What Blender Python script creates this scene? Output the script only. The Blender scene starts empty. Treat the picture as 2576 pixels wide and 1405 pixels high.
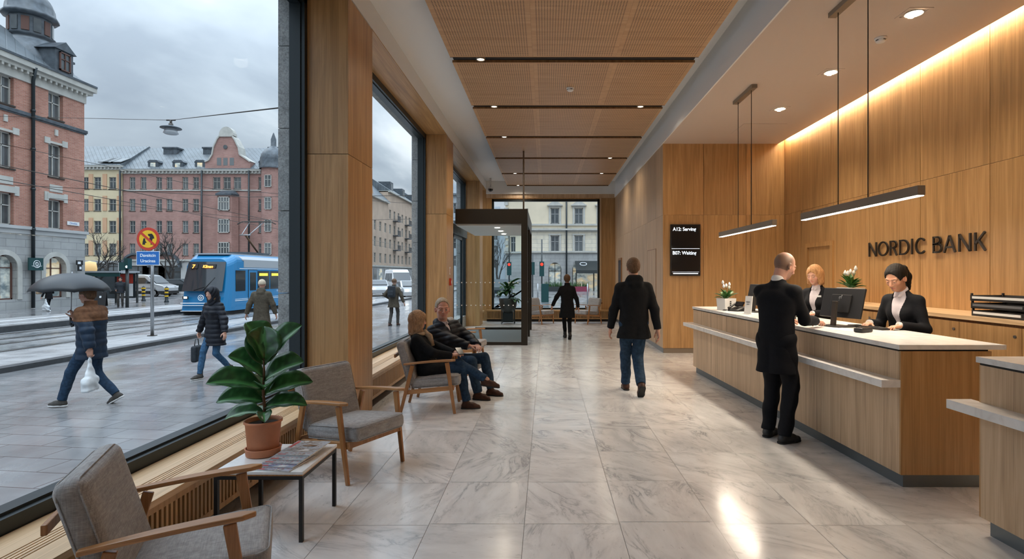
import bpy, math, random
import numpy as np
from mathutils import Vector, Matrix, Euler
R = math.radians
random.seed(7)
COL = bpy.context.scene.collection
F, CX, CY, EYE = 1400.0, 1374.0, 690.0, 1.58

# ------------------------------------------------------------------ materials
MATS = {}
def newmat(name):
    m = bpy.data.materials.new(name); m.use_nodes = True
    nt = m.node_tree; nt.nodes.clear()
    out = nt.nodes.new('ShaderNodeOutputMaterial')
    b = nt.nodes.new('ShaderNodeBsdfPrincipled')
    nt.links.new(b.outputs[0], out.inputs[0])
    MATS[name] = m
    return m, nt, b
def N(nt, typ, **kw):
    n = nt.nodes.new(typ)
    for k, v in kw.items():
        if k.startswith('i_'):
            n.inputs[k[2:].replace('_', ' ')].default_value = v
        else: setattr(n, k, v)
    return n
def L(nt, a, b): nt.links.new(a, b)
def mth(nt, op, a, b=None, clamp=False):
    n = nt.nodes.new('ShaderNodeMath'); n.operation = op; n.use_clamp = clamp
    for i, v in enumerate((a, b)):
        if v is None: continue
        if isinstance(v, (int, float)): n.inputs[i].default_value = v
        else: nt.links.new(v, n.inputs[i])
    return n.outputs[0]
def ramp(nt, fac, stops):
    r = nt.nodes.new('ShaderNodeValToRGB')
    el = r.color_ramp.elements
    while len(el) < len(stops): el.new(0.5)
    for e, (p, c) in zip(el, stops):
        e.position = p; e.color = (*c, 1) if len(c) == 3 else c
    nt.links.new(fac, r.inputs[0]); return r.outputs[0]
def mixc(nt, fac, a, b, mode='MIX'):
    n = nt.nodes.new('ShaderNodeMix'); n.data_type = 'RGBA'; n.blend_type = mode
    for i, v in ((0, fac), (6, a), (7, b)):
        if isinstance(v, (int, float)): n.inputs[i].default_value = v
        elif isinstance(v, tuple): n.inputs[i].default_value = (*v, 1) if len(v) == 3 else v
        else: nt.links.new(v, n.inputs[i])
    return n.outputs[2]
def objco(nt, scale=(1, 1, 1), rot=(0, 0, 0)):
    tc = N(nt, 'ShaderNodeTexCoord'); mp = N(nt, 'ShaderNodeMapping')
    mp.inputs['Scale'].default_value = scale; mp.inputs['Rotation'].default_value = rot
    L(nt, tc.outputs['Object'], mp.inputs[0]); return mp.outputs[0]
def noise(nt, vec, scale=5, detail=4, rough=.55, dist=0):
    n = N(nt, 'ShaderNodeTexNoise'); L(nt, vec, n.inputs['Vector'])
    n.inputs['Scale'].default_value = scale; n.inputs['Detail'].default_value = detail
    n.inputs['Roughness'].default_value = rough; n.inputs['Distortion'].default_value = dist
    return n.outputs[0]
def bump(nt, b, h, strength=.2, dist=.01):
    n = N(nt, 'ShaderNodeBump'); n.inputs['Strength'].default_value = strength
    n.inputs['Distance'].default_value = dist
    L(nt, h, n.inputs['Height']); L(nt, n.outputs[0], b.inputs['Normal'])
def plain(name, col, rough=.5, metal=0., var=.0, vs=8, emit=None, es=1, coat=0, spec=None, sheen=0, bmp=0, bs=60):
    if name in MATS: return MATS[name]
    m, nt, b = newmat(name)
    b.inputs['Base Color'].default_value = (*col, 1); b.inputs['Roughness'].default_value = rough
    b.inputs['Metallic'].default_value = metal
    if coat: b.inputs['Coat Weight'].default_value = coat
    if spec is not None: b.inputs['Specular IOR Level'].default_value = spec
    if sheen: b.inputs['Sheen Weight'].default_value = sheen
    if var:
        v = noise(nt, objco(nt), vs, 5)
        c = ramp(nt, v, [(.3, tuple(x*(1-var) for x in col)), (.7, tuple(min(1, x*(1+var)) for x in col))])
        L(nt, c, b.inputs['Base Color'])
    if bmp: bump(nt, b, noise(nt, objco(nt), bs, 4), bmp, .004)
    if emit:
        b.inputs['Emission Color'].default_value = (*emit, 1); b.inputs['Emission Strength'].default_value = es
    return m
def oak(name, c1, c2, axis='Z', rough=.42, k=1.):
    m, nt, b = newmat(name)
    lo, hi = {'X': ((.6, 13, 13), (1.5, 110, 110)), 'Y': ((13, .6, 13), (110, 1.5, 110)), 'Z': ((13, 13, .6), (110, 110, 1.5))}[axis]
    geo = N(nt, 'ShaderNodeNewGeometry')
    tc = N(nt, 'ShaderNodeTexCoord')
    off = N(nt, 'ShaderNodeVectorMath', operation='MULTIPLY_ADD')
    L(nt, geo.outputs['Random Per Island'], off.inputs[0])
    off.inputs[1].default_value = (17, 23, 31); L(nt, tc.outputs['Object'], off.inputs[2])
    m1 = N(nt, 'ShaderNodeMapping'); m1.inputs['Scale'].default_value = [v*k for v in lo]; L(nt, off.outputs[0], m1.inputs[0])
    m2 = N(nt, 'ShaderNodeMapping'); m2.inputs['Scale'].default_value = [v*k for v in hi]; L(nt, off.outputs[0], m2.inputs[0])
    n1 = noise(nt, m1.outputs[0], 1, 4, .6, 1.2); n2 = noise(nt, m2.outputs[0], 1, 3, .6)
    s = mth(nt, 'ADD', mth(nt, 'MULTIPLY', n1, .62), mth(nt, 'MULTIPLY', n2, .38))
    c = ramp(nt, s, [(.34, tuple(x*.72 for x in c1)), (.48, c1), (.66, c2)])
    br = mth(nt, 'ADD', mth(nt, 'MULTIPLY', geo.outputs['Random Per Island'], .16), .92)
    hsv = N(nt, 'ShaderNodeHueSaturation'); L(nt, br, hsv.inputs['Value']); L(nt, c, hsv.inputs['Color'])
    L(nt, hsv.outputs[0], b.inputs['Base Color'])
    b.inputs['Roughness'].default_value = rough
    bump(nt, b, n2, .08, .002)
    return m
OAK1, OAK2 = (.40, .222, .086), (.52, .31, .134)
oak('oak', OAK1, OAK2, 'Z'); oak('oak_y', (.56, .37, .2), (.7, .5, .31), 'Y', .4)
oak('oak_x', OAK1, OAK2, 'X'); oak('oak_soffit', OAK1, OAK2, 'Y')
oak('oak_pale', (.5, .345, .21), (.64, .47, .31), 'Z')
oak('oak_dark', (.25, .12, .045), (.36, .185, .075), 'Z')
oak('oak_arm', (.4, .19, .07), (.52, .27, .115), 'Y', .35, 1.6)
oak('oak_leg', (.34, .15, .05), (.46, .22, .085), 'Z', .35, 1.6)
oak('oak_ceiling', (.44, .25, .12), (.56, .34, .175), 'X')

def marble():
    m, nt, b = newmat('marble')
    geo = N(nt, 'ShaderNodeNewGeometry'); tc = N(nt, 'ShaderNodeTexCoord')
    rnd = geo.outputs['Random Per Island']
    off = N(nt, 'ShaderNodeVectorMath', operation='MULTIPLY_ADD'); L(nt, rnd, off.inputs[0])
    off.inputs[1].default_value = (57, 43, 11); L(nt, tc.outputs['Object'], off.inputs[2])
    rot = N(nt, 'ShaderNodeVectorRotate', rotation_type='Z_AXIS'); L(nt, off.outputs[0], rot.inputs['Vector'])
    ang = mth(nt, 'ADD', mth(nt, 'MULTIPLY', mth(nt, 'FRACT', mth(nt, 'MULTIPLY', rnd, 7.3)), 1.9), .1)
    L(nt, ang, rot.inputs['Angle'])
    mp = N(nt, 'ShaderNodeMapping'); mp.inputs['Scale'].default_value = (1.0, 2.7, 1); L(nt, rot.outputs[0], mp.inputs[0])
    a = noise(nt, mp.outputs[0], 1.6, 8, .62, .9)
    v = mth(nt, 'ABSOLUTE', mth(nt, 'SUBTRACT', a, .5))
    vein = ramp(nt, v, [(.0, (1, 1, 1)), (.022, (.35, .35, .35)), (.075, (0, 0, 0))])
    n2 = noise(nt, mp.outputs[0], .9, 5, .6, .4)
    mask = ramp(nt, n2, [(.42, (0, 0, 0)), (.66, (1, 1, 1))])
    base = ramp(nt, noise(nt, mp.outputs[0], 2.3, 6, .6, .5), [(.25, (.55, .54, .535)), (.5, (.68, .67, .66)), (.75, (.77, .765, .755))])
    vm = mixc(nt, 1., vein, mask, 'MULTIPLY')
    fac = N(nt, 'ShaderNodeRGBToBW'); L(nt, vm, fac.inputs[0])
    c = mixc(nt, mth(nt, 'MULTIPLY', fac.outputs[0], .8), base, (.25, .25, .26))
    sp = noise(nt, mp.outputs[0], 14, 3, .6)
    spk = ramp(nt, sp, [(.64, (0, 0, 0)), (.72, (1, 1, 1))])
    f2 = N(nt, 'ShaderNodeRGBToBW'); L(nt, spk, f2.inputs[0])
    c = mixc(nt, mth(nt, 'MULTIPLY', f2.outputs[0], .45), c, (.3, .3, .3))
    hsv = N(nt, 'ShaderNodeHueSaturation'); L(nt, c, hsv.inputs['Color'])
    L(nt, mth(nt, 'ADD', mth(nt, 'MULTIPLY', rnd, .16), .9), hsv.inputs['Value'])
    L(nt, hsv.outputs[0], b.inputs['Base Color'])
    rr = ramp(nt, noise(nt, objco(nt), 3, 4), [(.3, (.14, .14, .14)), (.7, (.25, .25, .25))])
    L(nt, rr, b.inputs['Roughness']); b.inputs['Specular IOR Level'].default_value = .75
    b.inputs['Coat Weight'].default_value = .08; b.inputs['Coat Roughness'].default_value = .1
marble()
def quartz():
    m, nt, b = newmat('quartz')
    v = noise(nt, objco(nt), 9, 7, .6, .8)
    L(nt, ramp(nt, v, [(.3, (.66, .64, .62)), (.5, (.76, .75, .73)), (.7, (.8, .79, .78))]), b.inputs['Base Color'])
    b.inputs['Roughness'].default_value = .22
quartz()
def fabric(name, c, dark=.62, sc=1., amp=.5):
    m, nt, b = newmat(name)
    w1 = noise(nt, objco(nt, (12*sc, 260*sc, 12*sc)), 1, 3, .7); w2 = noise(nt, objco(nt, (260*sc, 12*sc, 40*sc)), 1, 3, .7)
    w3 = noise(nt, objco(nt, (30*sc, 30*sc, 300*sc)), 1, 2, .6)
    s = mth(nt, 'ADD', mth(nt, 'ADD', mth(nt, 'MULTIPLY', w1, .36), mth(nt, 'MULTIPLY', w2, .36)), mth(nt, 'MULTIPLY', w3, .28))
    L(nt, ramp(nt, s, [(.38, tuple(x*dark for x in c)), (.52, c), (.64, tuple(min(1, x*1.35) for x in c))]), b.inputs['Base Color'])
    b.inputs['Roughness'].default_value = .95; b.inputs['Sheen Weight'].default_value = .15
    bump(nt, b, s, amp, .003)
fabric('grey_fabric', (.31, .30, .295))
def cloth(name, col, rough=.9, sheen=0, var=.25, vs=25, bmp=.25):
    return plain(name, col, rough, var=var, vs=vs, sheen=0, bmp=bmp, bs=vs*3, spec=.2)
def brick(name, c1, c2, mortar, sc=1., bw=.26, bh=.075, rough=.85, ms=.008):
    m, nt, b = newmat(name)
    tc = N(nt, 'ShaderNodeTexCoord'); sp = N(nt, 'ShaderNodeSeparateXYZ'); L(nt, tc.outputs['Object'], sp.inputs[0])
    cb = N(nt, 'ShaderNodeCombineXYZ'); L(nt, mth(nt, 'ADD', sp.outputs[0], sp.outputs[1]), cb.inputs[0]); L(nt, sp.outputs[2], cb.inputs[1])
    br = N(nt, 'ShaderNodeTexBrick'); L(nt, cb.outputs[0], br.inputs['Vector'])
    br.inputs['Color1'].default_value = (*c1, 1); br.inputs['Color2'].default_value = (*c2, 1); br.inputs['Mortar'].default_value = (*mortar, 1)
    br.inputs['Scale'].default_value = 1; br.inputs['Brick Width'].default_value = bw*sc; br.inputs['Row Height'].default_value = bh*sc
    br.inputs['Mortar Size'].default_value = ms*sc; br.inputs['Bias'].default_value = .1
    n = noise(nt, tc.outputs['Object'], .7, 5, .6)
    v = ramp(nt, n, [(.3, (.82, .82, .82)), (.7, (1.15, 1.15, 1.15))])
    L(nt, mixc(nt, 1., br.outputs[0], v, 'MULTIPLY'), b.inputs['Base Color']); b.inputs['Roughness'].default_value = rough
brick('brick_red', (.36, .14, .095), (.47, .215, .15), (.40, .31, .26))
brick('brick_far', (.33, .17, .14), (.39, .215, .18), (.37, .26, .23), 1.6)
brick('rusticated', (.33, .33, .32), (.37, .37, .355), (.2, .2, .2), 1, 1.1, .42, .7, .012)
brick('rusticated_cream', (.66, .59, .46), (.7, .63, .5), (.42, .4, .36), 1, 1.6, .5, .8, .02)
plain('plaster_cream', (.72, .62, .46), .85, var=.08, vs=.6); plain('plaster_yellow', (.62, .52, .34), .85, var=.1, vs=.5)
plain('plaster_pink', (.55, .33, .2), .85, var=.1, vs=.6); plain('plaster_beige', (.5, .38, .29), .85, var=.12, vs=.4)
plain('stone_trim', (.47, .46, .42), .85, var=.12, vs=2); plain('plaster_grey', (.42, .42, .41), .85, var=.1, vs=.6)
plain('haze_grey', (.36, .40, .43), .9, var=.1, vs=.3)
def granite():
    m, nt, b = newmat('granite')
    v = noise(nt, objco(nt), 60, 5, .7); w = noise(nt, objco(nt), 9, 3)
    c = ramp(nt, mth(nt, 'ADD', mth(nt, 'MULTIPLY', v, .7), mth(nt, 'MULTIPLY', w, .3)), [(.35, (.17, .175, .175)), (.5, (.31, .32, .32)), (.65, (.45, .46, .46))])
    L(nt, c, b.inputs['Base Color']); b.inputs['Roughness'].default_value = .8; bump(nt, b, v, .6, .01)
granite()
def roofmat(name, c, seam=.55):
    m, nt, b = newmat(name)
    tc = N(nt, 'ShaderNodeTexCoord'); sp = N(nt, 'ShaderNodeSeparateXYZ'); L(nt, tc.outputs['Object'], sp.inputs[0])
    u = mth(nt, 'FRACT', mth(nt, 'DIVIDE', mth(nt, 'ADD', sp.outputs[0], sp.outputs[1]), seam))
    k = ramp(nt, u, [(0, (0, 0, 0)), (.06, (0, 0, 0)), (.14, (1, 1, 1)), (1, (1, 1, 1))])
    n = noise(nt, tc.outputs['Object'], .8, 5)
    base = ramp(nt, n, [(.3, tuple(x*.75 for x in c)), (.7, tuple(x*1.25 for x in c))])
    L(nt, mixc(nt, mth(nt, 'MULTIPLY', mth(nt, 'SUBTRACT', 1., k), .6), base, (.04, .05, .055)), b.inputs['Base Color'])
    b.inputs['Roughness'].default_value = .45; b.inputs['Metallic'].default_value = .1
    bump(nt, b, k, .5, .05)
roofmat('roof_metal', (.12, .14, .155)); plain('slate', (.075, .09, .105), .4, .2, var=.35, vs=3)
def wet(name, c1, c2, joints=None, rmin=.04, rmax=.4, ns=.6):
    m, nt, b = newmat(name)
    tc = N(nt, 'ShaderNodeTexCoord'); co = tc.outputs['Object']
    n = noise(nt, co, 1.1, 6, .6, .4); c = ramp(nt, n, [(.3, c1), (.7, c2)])
    mp = N(nt, 'ShaderNodeMapping'); mp.inputs['Scale'].default_value = (1.6, .6, 1); L(nt, co, mp.inputs[0])
    w = noise(nt, mp.outputs[0], ns, 6, .65, .6)
    if joints:
        m2 = N(nt, 'ShaderNodeMapping'); m2.inputs['Rotation'].default_value = (0, 0, joints[2]); L(nt, co, m2.inputs[0])
        br = N(nt, 'ShaderNodeTexBrick'); L(nt, m2.outputs[0], br.inputs['Vector'])
        br.inputs['Scale'].default_value = 1; br.inputs['Brick Width'].default_value = joints[0]; br.inputs['Row Height'].default_value = joints[1]
        br.inputs['Mortar Size'].default_value = .007; br.inputs['Color1'].default_value = (1, 1, 1, 1); br.inputs['Color2'].default_value = (.84, .84, .84, 1); br.inputs['Mortar'].default_value = (.4, .35, .35, 1)
        c = mixc(nt, 1., c, br.outputs[0], 'MULTIPLY')
    L(nt, c, b.inputs['Base Color'])
    L(nt, ramp(nt, w, [(.38, (rmin,)*3), (.62, (rmax,)*3)]), b.inputs['Roughness'])
    b.inputs['Specular IOR Level'].default_value = .8
    fine = noise(nt, co, 55, 3, .6); slow = noise(nt, mp.outputs[0], 2.2, 5, .6)
    bump(nt, b, mth(nt, 'ADD', mth(nt, 'MULTIPLY', fine, .12), slow), .25, .02)
wet('wet_pavers', (.17, .17, .175), (.28, .28, .285), (.78, .36, .12), .04, .3)
wet('wet_asphalt', (.17, .175, .18), (.26, .265, .27), None, .1, .45)
wet('wet_island', (.28, .28, .285), (.4, .4, .4), (.9, .45, .1), .15, .5)
plain('curb_granite', (.035, .038, .042), .5, var=.3, vs=6); plain('road_paint', (.62, .63, .64), .4, var=.15, vs=4)
plain('white_wall', (.8, .79, .77), .8); plain('beige_ceiling', (.60, .50, .42), .85)
plain('dark_frame', (.018, .026, .03), .35, .3); plain('frame_grey', (.035, .04, .04), .4, .2); plain('bronze', (.03, .024, .017), .38, .5)
plain('black', (.008, .008, .009), .5); plain('black_gloss', (.01, .01, .012), .12); plain('grout', (.35, .34, .33), .8)
plain('steel', (.3, .31, .32), .35, .9); plain('plinth_metal', (.16, .18, .19), .35, .7); plain('white_gloss', (.8, .8, .8), .25)
plain('white_plastic', (.72, .72, .71), .4); plain('slot_black', (.006, .005, .005), .7); plain('mat_grey', (.13, .14, .14), .95, var=.2, vs=80)
plain('terracotta', (.5, .2, .1), .7, var=.12, vs=9); plain('soil', (.02, .014, .01), .95, bmp=.8)
plain('tram_blue', (.012, .185, .4), .3, coat=.3); plain('tram_silver', (.42, .45, .48), .3, .3); plain('dark_glass', (.03, .035, .04), .06, spec=.8)
plain('rubber', (.012, .012, .012), .8); plain('silver_paint', (.45, .46, .47), .3, .5, coat=.4); plain('red_paint', (.5, .04, .02), .4)
plain('yellow_paint', (.75, .45, .02), .4); plain('sign_blue', (.015, .13, .42), .35); plain('sign_green', (.008, .05, .05), .35)
plain('lamp_on', (1, .9, .7), .5, emit=(1, .84, .6), es=14); plain('lamp_white', (1, 1, 1), .5, emit=(1, .93, .82), es=5.5)
plain('tail_red', (.6, .02, .01), .3, emit=(1, .03, .015), es=1.4); plain('orange_led', (1, .35, .05), .5, emit=(1, .33, .05), es=1.6)
plain('yellow_led', (1, .8, .05), .5, emit=(1, .75, .05), es=.9); plain('screen_text', (.8, .9, 1), .5, emit=(.8, .9, 1), es=.9)
plain('headlight', (1, 1, 1), .2, emit=(1, .95, .85), es=2.5); plain('shop_glow', (.8, .55, .25), .6, emit=(1, .55, .18), es=.15)
plain('sign_metal', (.06, .052, .045), .4, .6); plain('bronze_light', (.24, .195, .15), .4, .35)
plain('umbrella_black', (.015, .018, .022), .45); plain('brick_brown', (.12, .055, .04), .6); plain('red_dull', (.22, .03, .06), .7)
plain('letter_white', (.8, .82, .84), .5)
def glass(name, tint=(.96, .98, .98), refl=1.0, ior=1.45):
    m, nt, b = newmat(name); nt.nodes.remove(b)
    out = [n for n in nt.nodes if n.type == 'OUTPUT_MATERIAL'][0]
    t = N(nt, 'ShaderNodeBsdfTransparent'); t.inputs[0].default_value = (*tint, 1)
    g = N(nt, 'ShaderNodeBsdfGlossy'); g.inputs['Roughness'].default_value = .01; g.inputs['Color'].default_value = (.9, .95, .95, 1)
    fr = N(nt, 'ShaderNodeFresnel'); fr.inputs[0].default_value = ior
    mx = N(nt, 'ShaderNodeMixShader'); L(nt, mth(nt, 'MULTIPLY', fr.outputs[0], refl), mx.inputs[0])
    L(nt, t.outputs[0], mx.inputs[1]); L(nt, g.outputs[0], mx.inputs[2]); L(nt, mx.outputs[0], out.inputs[0])
glass('glass', refl=.005); glass('car_glass', (.25, .28, .3), 1.5); glass('umbra_plastic', (.7, .7, .7), .5)
def windowglass():
    m, nt, b = newmat('far_pane')
    geo = N(nt, 'ShaderNodeObjectInfo')
    n = noise(nt, objco(nt, (1, 1, 1)), 1.3, 2)
    c = ramp(nt, mth(nt, 'ADD', mth(nt, 'MULTIPLY', geo.outputs['Random'], .5), mth(nt, 'MULTIPLY', n, .5)), [(.3, (.035, .045, .05)), (.7, (.13, .145, .15))])
    L(nt, c, b.inputs['Base Color']); b.inputs['Roughness'].default_value = .08; b.inputs['Specular IOR Level'].default_value = .9
windowglass()
def perforated():
    # oak veneer acoustic board drilled with rows of round holes
    m, nt, b = newmat('perforated_oak')
    tc = N(nt, 'ShaderNodeTexCoord'); sp = N(nt, 'ShaderNodeSeparateXYZ'); L(nt, tc.outputs['Object'], sp.inputs[0])
    P = .032
    fx = mth(nt, 'SUBTRACT', mth(nt, 'FRACT', mth(nt, 'DIVIDE', sp.outputs[0], P)), .5)
    fy = mth(nt, 'SUBTRACT', mth(nt, 'FRACT', mth(nt, 'DIVIDE', sp.outputs[1], P)), .5)
    d = mth(nt, 'SQRT', mth(nt, 'ADD', mth(nt, 'MULTIPLY', fx, fx), mth(nt, 'MULTIPLY', fy, fy)))
    hole = mth(nt, 'LESS_THAN', d, .235)
    # solid border round each board
    ax = mth(nt, 'ABSOLUTE', sp.outputs[0]); ay = mth(nt, 'ABSOLUTE', sp.outputs[1])
    inn = mth(nt, 'MULTIPLY', mth(nt, 'LESS_THAN', ax, .505), mth(nt, 'LESS_THAN', ay, .945))
    hole = mth(nt, 'MULTIPLY', hole, inn)
    g = noise(nt, objco(nt, (.8, 14, 14)), 1, 5, .6, 1.)
    c = ramp(nt, g, [(.3, (.45, .26, .13)), (.7, (.6, .38, .21))])
    L(nt, mixc(nt, hole, c, (.05, .025, .012)), b.inputs['Base Color']); b.inputs['Roughness'].default_value = .5
perforated()

# ------------------------------------------------------------------ mesh builder
def mesh_from(name, verts, faces, mats, midx=None, smooth=False):
    me = bpy.data.meshes.new(name)
    me.from_pydata(verts, [], faces)
    for m in mats: me.materials.append(MATS[m] if isinstance(m, str) else m)
    if midx is not None and len(mats) > 1: me.polygons.foreach_set('material_index', midx)
    if smooth is True: me.polygons.foreach_set('use_smooth', [True]*len(faces))
    elif smooth: me.polygons.foreach_set('use_smooth', smooth)
    me.update(); return me
def link(name, me, parent=None, loc=(0, 0, 0), rot=(0, 0, 0)):
    o = bpy.data.objects.new(name, me); COL.objects.link(o)
    o.location = loc; o.rotation_euler = rot
    if parent: o.parent = parent
    return o
def tag(o, label=None, cat=None, group=None, kind=None):
    if label: o['label'] = label
    if cat: o['category'] = cat
    if group: o['group'] = group
    if kind: o['kind'] = kind
    return o
def empty(name, loc=(0, 0, 0), rz=0, label=None, cat=None, group=None):
    o = bpy.data.objects.new(name, None); COL.objects.link(o); o.empty_display_size = .1
    o.location = loc; o.rotation_euler = (0, 0, rz)
    return tag(o, label, cat, group)
def copy_tree(o, parent=None):
    c = o.copy(); COL.objects.link(c)
    if parent: c.parent = parent
    for ch in list(o.children): copy_tree(ch, c)
    return c
class MB:
    def __init__(s): s.v = []; s.f = []; s.m = []; s.sm = []; s.mi = 0; s.T = None
    def mat(s, i): s.mi = i; return s
    def _add(s, vs, fs, smooth=False):
        n = len(s.v)
        if s.T is not None: vs = [tuple(s.T @ Vector(v)) for v in vs]
        s.v += [tuple(v) for v in vs]; s.f += [tuple(i+n for i in f) for f in fs]
        s.m += [s.mi]*len(fs); s.sm += [smooth]*len(fs); return s
    def box(s, x0, x1, y0, y1, z0, z1):
        return s._add([(x0, y0, z0), (x1, y0, z0), (x1, y1, z0), (x0, y1, z0), (x0, y0, z1), (x1, y0, z1), (x1, y1, z1), (x0, y1, z1)],
                      [(0, 3, 2, 1), (4, 5, 6, 7), (0, 1, 5, 4), (1, 2, 6, 5), (2, 3, 7, 6), (3, 0, 4, 7)])
    def boxc(s, c, size, rot=(0, 0, 0)):
        M_ = Euler(rot).to_matrix(); c = Vector(c); hx, hy, hz = [q/2 for q in size]
        vs = [c + M_ @ Vector(p) for p in ((-hx, -hy, -hz), (hx, -hy, -hz), (hx, hy, -hz), (-hx, hy, -hz), (-hx, -hy, hz), (hx, -hy, hz), (hx, hy, hz), (-hx, hy, hz))]
        return s._add(vs, [(0, 3, 2, 1), (4, 5, 6, 7), (0, 1, 5, 4), (1, 2, 6, 5), (2, 3, 7, 6), (3, 0, 4, 7)])
    def bar(s, a, b, w, h, w2=None, h2=None, up=(0, 0, 1)):
        a, b = Vector(a), Vector(b); d = (b-a).normalized(); u = Vector(up)
        sd = d.cross(u)
        if sd.length < 1e-4: sd = d.cross(Vector((0, 1, 0)))
        sd.normalize(); u = sd.cross(d)
        w2 = w if w2 is None else w2; h2 = h if h2 is None else h2
        vs = [a - sd*w/2 - u*h/2, a + sd*w/2 - u*h/2, a + sd*w/2 + u*h/2, a - sd*w/2 + u*h/2,
              b - sd*w2/2 - u*h2/2, b + sd*w2/2 - u*h2/2, b + sd*w2/2 + u*h2/2, b - sd*w2/2 + u*h2/2]
        return s._add(vs, [(0, 3, 2, 1), (4, 5, 6, 7), (0, 1, 5, 4), (1, 2, 6, 5), (2, 3, 7, 6), (3, 0, 4, 7)][::1])
    def cyl(s, a, b, r, r2=None, n=12, caps=True):
        return s.tube([a, b], [r, r if r2 is None else r2], n, caps)
    def tube(s, pts, rs, n=10, caps=True):
        pts = [Vector(p) for p in pts]
        if isinstance(rs, (int, float)): rs = [rs]*len(pts)
        vs = []; ref = None
        for i, p in enumerate(pts):
            d = (pts[min(i+1, len(pts)-1)] - pts[max(i-1, 0)]).normalized()
            if ref is None:
                ref = d.orthogonal().normalized()
            ref = (ref - d*ref.dot(d))
            ref = ref.normalized() if ref.length > 1e-5 else d.orthogonal().normalized()
            w = d.cross(ref)
            for k in range(n):
                t = 2*math.pi*k/n; vs.append(p + ref*math.cos(t)*rs[i] + w*math.sin(t)*rs[i])
        fs = []
        for i in range(len(pts)-1):
            for k in range(n):
                fs.append((i*n+k, i*n+(k+1) % n, (i+1)*n+(k+1) % n, (i+1)*n+k))
        s._add(vs, fs, True)
        if caps:
            m = len(s.v)-len(vs)
            s.f += [tuple(m+k for k in range(n))[::-1], tuple(m+(len(pts)-1)*n+k for k in range(n))]
            s.m += [s.mi]*2; s.sm += [False]*2
        return s
    def lathe(s, prof, c=(0, 0, 0), n=24, smooth=True, sx=1, sy=1):
        vs = []; fs = []; c = Vector(c)
        for r, z in prof:
            for k in range(n):
                t = 2*math.pi*(k+.5)/n; vs.append(c + Vector((r*math.cos(t)*sx, r*math.sin(t)*sy, z)))
        for i in range(len(prof)-1):
            for k in range(n): fs.append((i*n+k, i*n+(k+1) % n, (i+1)*n+(k+1) % n, (i+1)*n+k))
        return s._add(vs, fs, smooth)
    def prism(s, poly, d):
        n = len(poly); d = Vector(d); a = [Vector(p) for p in poly]; b = [p+d for p in a]
        return s._add(a+b, [tuple(range(n))[::-1], tuple(range(n, 2*n))] + [(i, (i+1) % n, n+(i+1) % n, n+i) for i in range(n)])
    def boxf(s, P, u0, u1, z0, z1, n0, n1):
        vs = [P(u, z, n) for n in (n0, n1) for u, z in ((u0, z0), (u1, z0), (u1, z1), (u0, z1))]
        return s._add(vs, [(0, 3, 2, 1), (4, 5, 6, 7), (0, 1, 5, 4), (1, 2, 6, 5), (2, 3, 7, 6), (3, 0, 4, 7)])
    def rbox(s, c, size, r, rot=(0, 0, 0), n=4, bulge=0):
        # cushion-like rounded box
        M_ = Euler(rot).to_matrix() if not isinstance(rot, Matrix) else rot
        c = Vector(c); hx, hy, hz = [q/2 for q in size]
        G = 10; vs = []; idx = {}; fs = []
        def put(p):
            q = [max(-h+r, min(h-r, v)) for v, h in zip(p, (hx, hy, hz))]
            dv = Vector([a-b for a, b in zip(p, q)])
            if dv.length > 1e-9: dv = dv.normalized()*r
            w = Vector(q)+dv
            if bulge:
                w.z += bulge*(1-(w.x/hx)**2)*(1-(w.y/hy)**2)*(1 if w.z > 0 else -.3)
            return w
        def key(p): return tuple(round(v, 6) for v in p)
        def lin(h):
            a = [-h, -h+r*.3, -h+r*.7, -h+r]; mid = [-h+r+(2*h-2*r)*i/6 for i in range(1, 6)]
            return a+mid+[h-r, h-r*.7, h-r*.3, h]
        ax = [lin(hx), lin(hy), lin(hz)]
        for a, b_, cc in ((0, 1, 2), (1, 2, 0), (2, 0, 1)):
            for sgn in (-1, 1):
                H = (hx, hy, hz)[cc]
                g = []
                for u in ax[a]:
                    row = []
                    for v in ax[b_]:
                        p = [0, 0, 0]; p[a] = u; p[b_] = v; p[cc] = sgn*H
                        k_ = key(p)
                        if k_ not in idx: idx[k_] = len(vs); vs.append(c + M_ @ put(p))
                        row.append(idx[k_])
                    g.append(row)
                for i in range(len(ax[a])-1):
                    for j in range(len(ax[b_])-1):
                        q = (g[i][j], g[i+1][j], g[i+1][j+1], g[i][j+1])
                        fs.append(q if sgn > 0 else q[::-1])
        return s._add(vs, fs, True)
    def build(s, name, mats, parent=None, loc=(0, 0, 0), rot=(0, 0, 0), bevel=0, label=None, cat=None, group=None, kind=None):
        if isinstance(mats, str): mats = [mats]
        me = mesh_from(name, s.v, s.f, mats, s.m, s.sm)
        o = link(name, me, parent, loc, rot)
        if bevel:
            b = o.modifiers.new('b', 'BEVEL'); b.width = bevel; b.segments = 2; b.limit_method = 'ANGLE'; b.angle_limit = R(40)
        return tag(o, label, cat, group, kind)
def text_mesh(txt, size, depth=.0, name='lettering', mat='letter_white', align='CENTER', width=1., offset=0, space=1.0):
    cu = bpy.data.curves.new(name, 'FONT'); cu.body = txt; cu.size = size; cu.extrude = depth; cu.align_x = align
    cu.offset = offset; cu.space_character = space
    ob = bpy.data.objects.new(name, cu); COL.objects.link(ob)
    dg = bpy.context.evaluated_depsgraph_get(); dg.update()
    me = bpy.data.meshes.new_from_object(ob.evaluated_get(dg))
    bpy.data.objects.remove(ob)
    me.materials.clear(); me.materials.append(MATS[mat])
    if width != 1.:
        for v in me.vertices: v.co.x *= width
    return me
def text_obj(txt, size, loc, rot, parent=None, depth=.001, mat='letter_white', name='lettering', **k):
    return link(name, text_mesh(txt, size, depth, name, mat, **k), parent, loc, rot)

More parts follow.
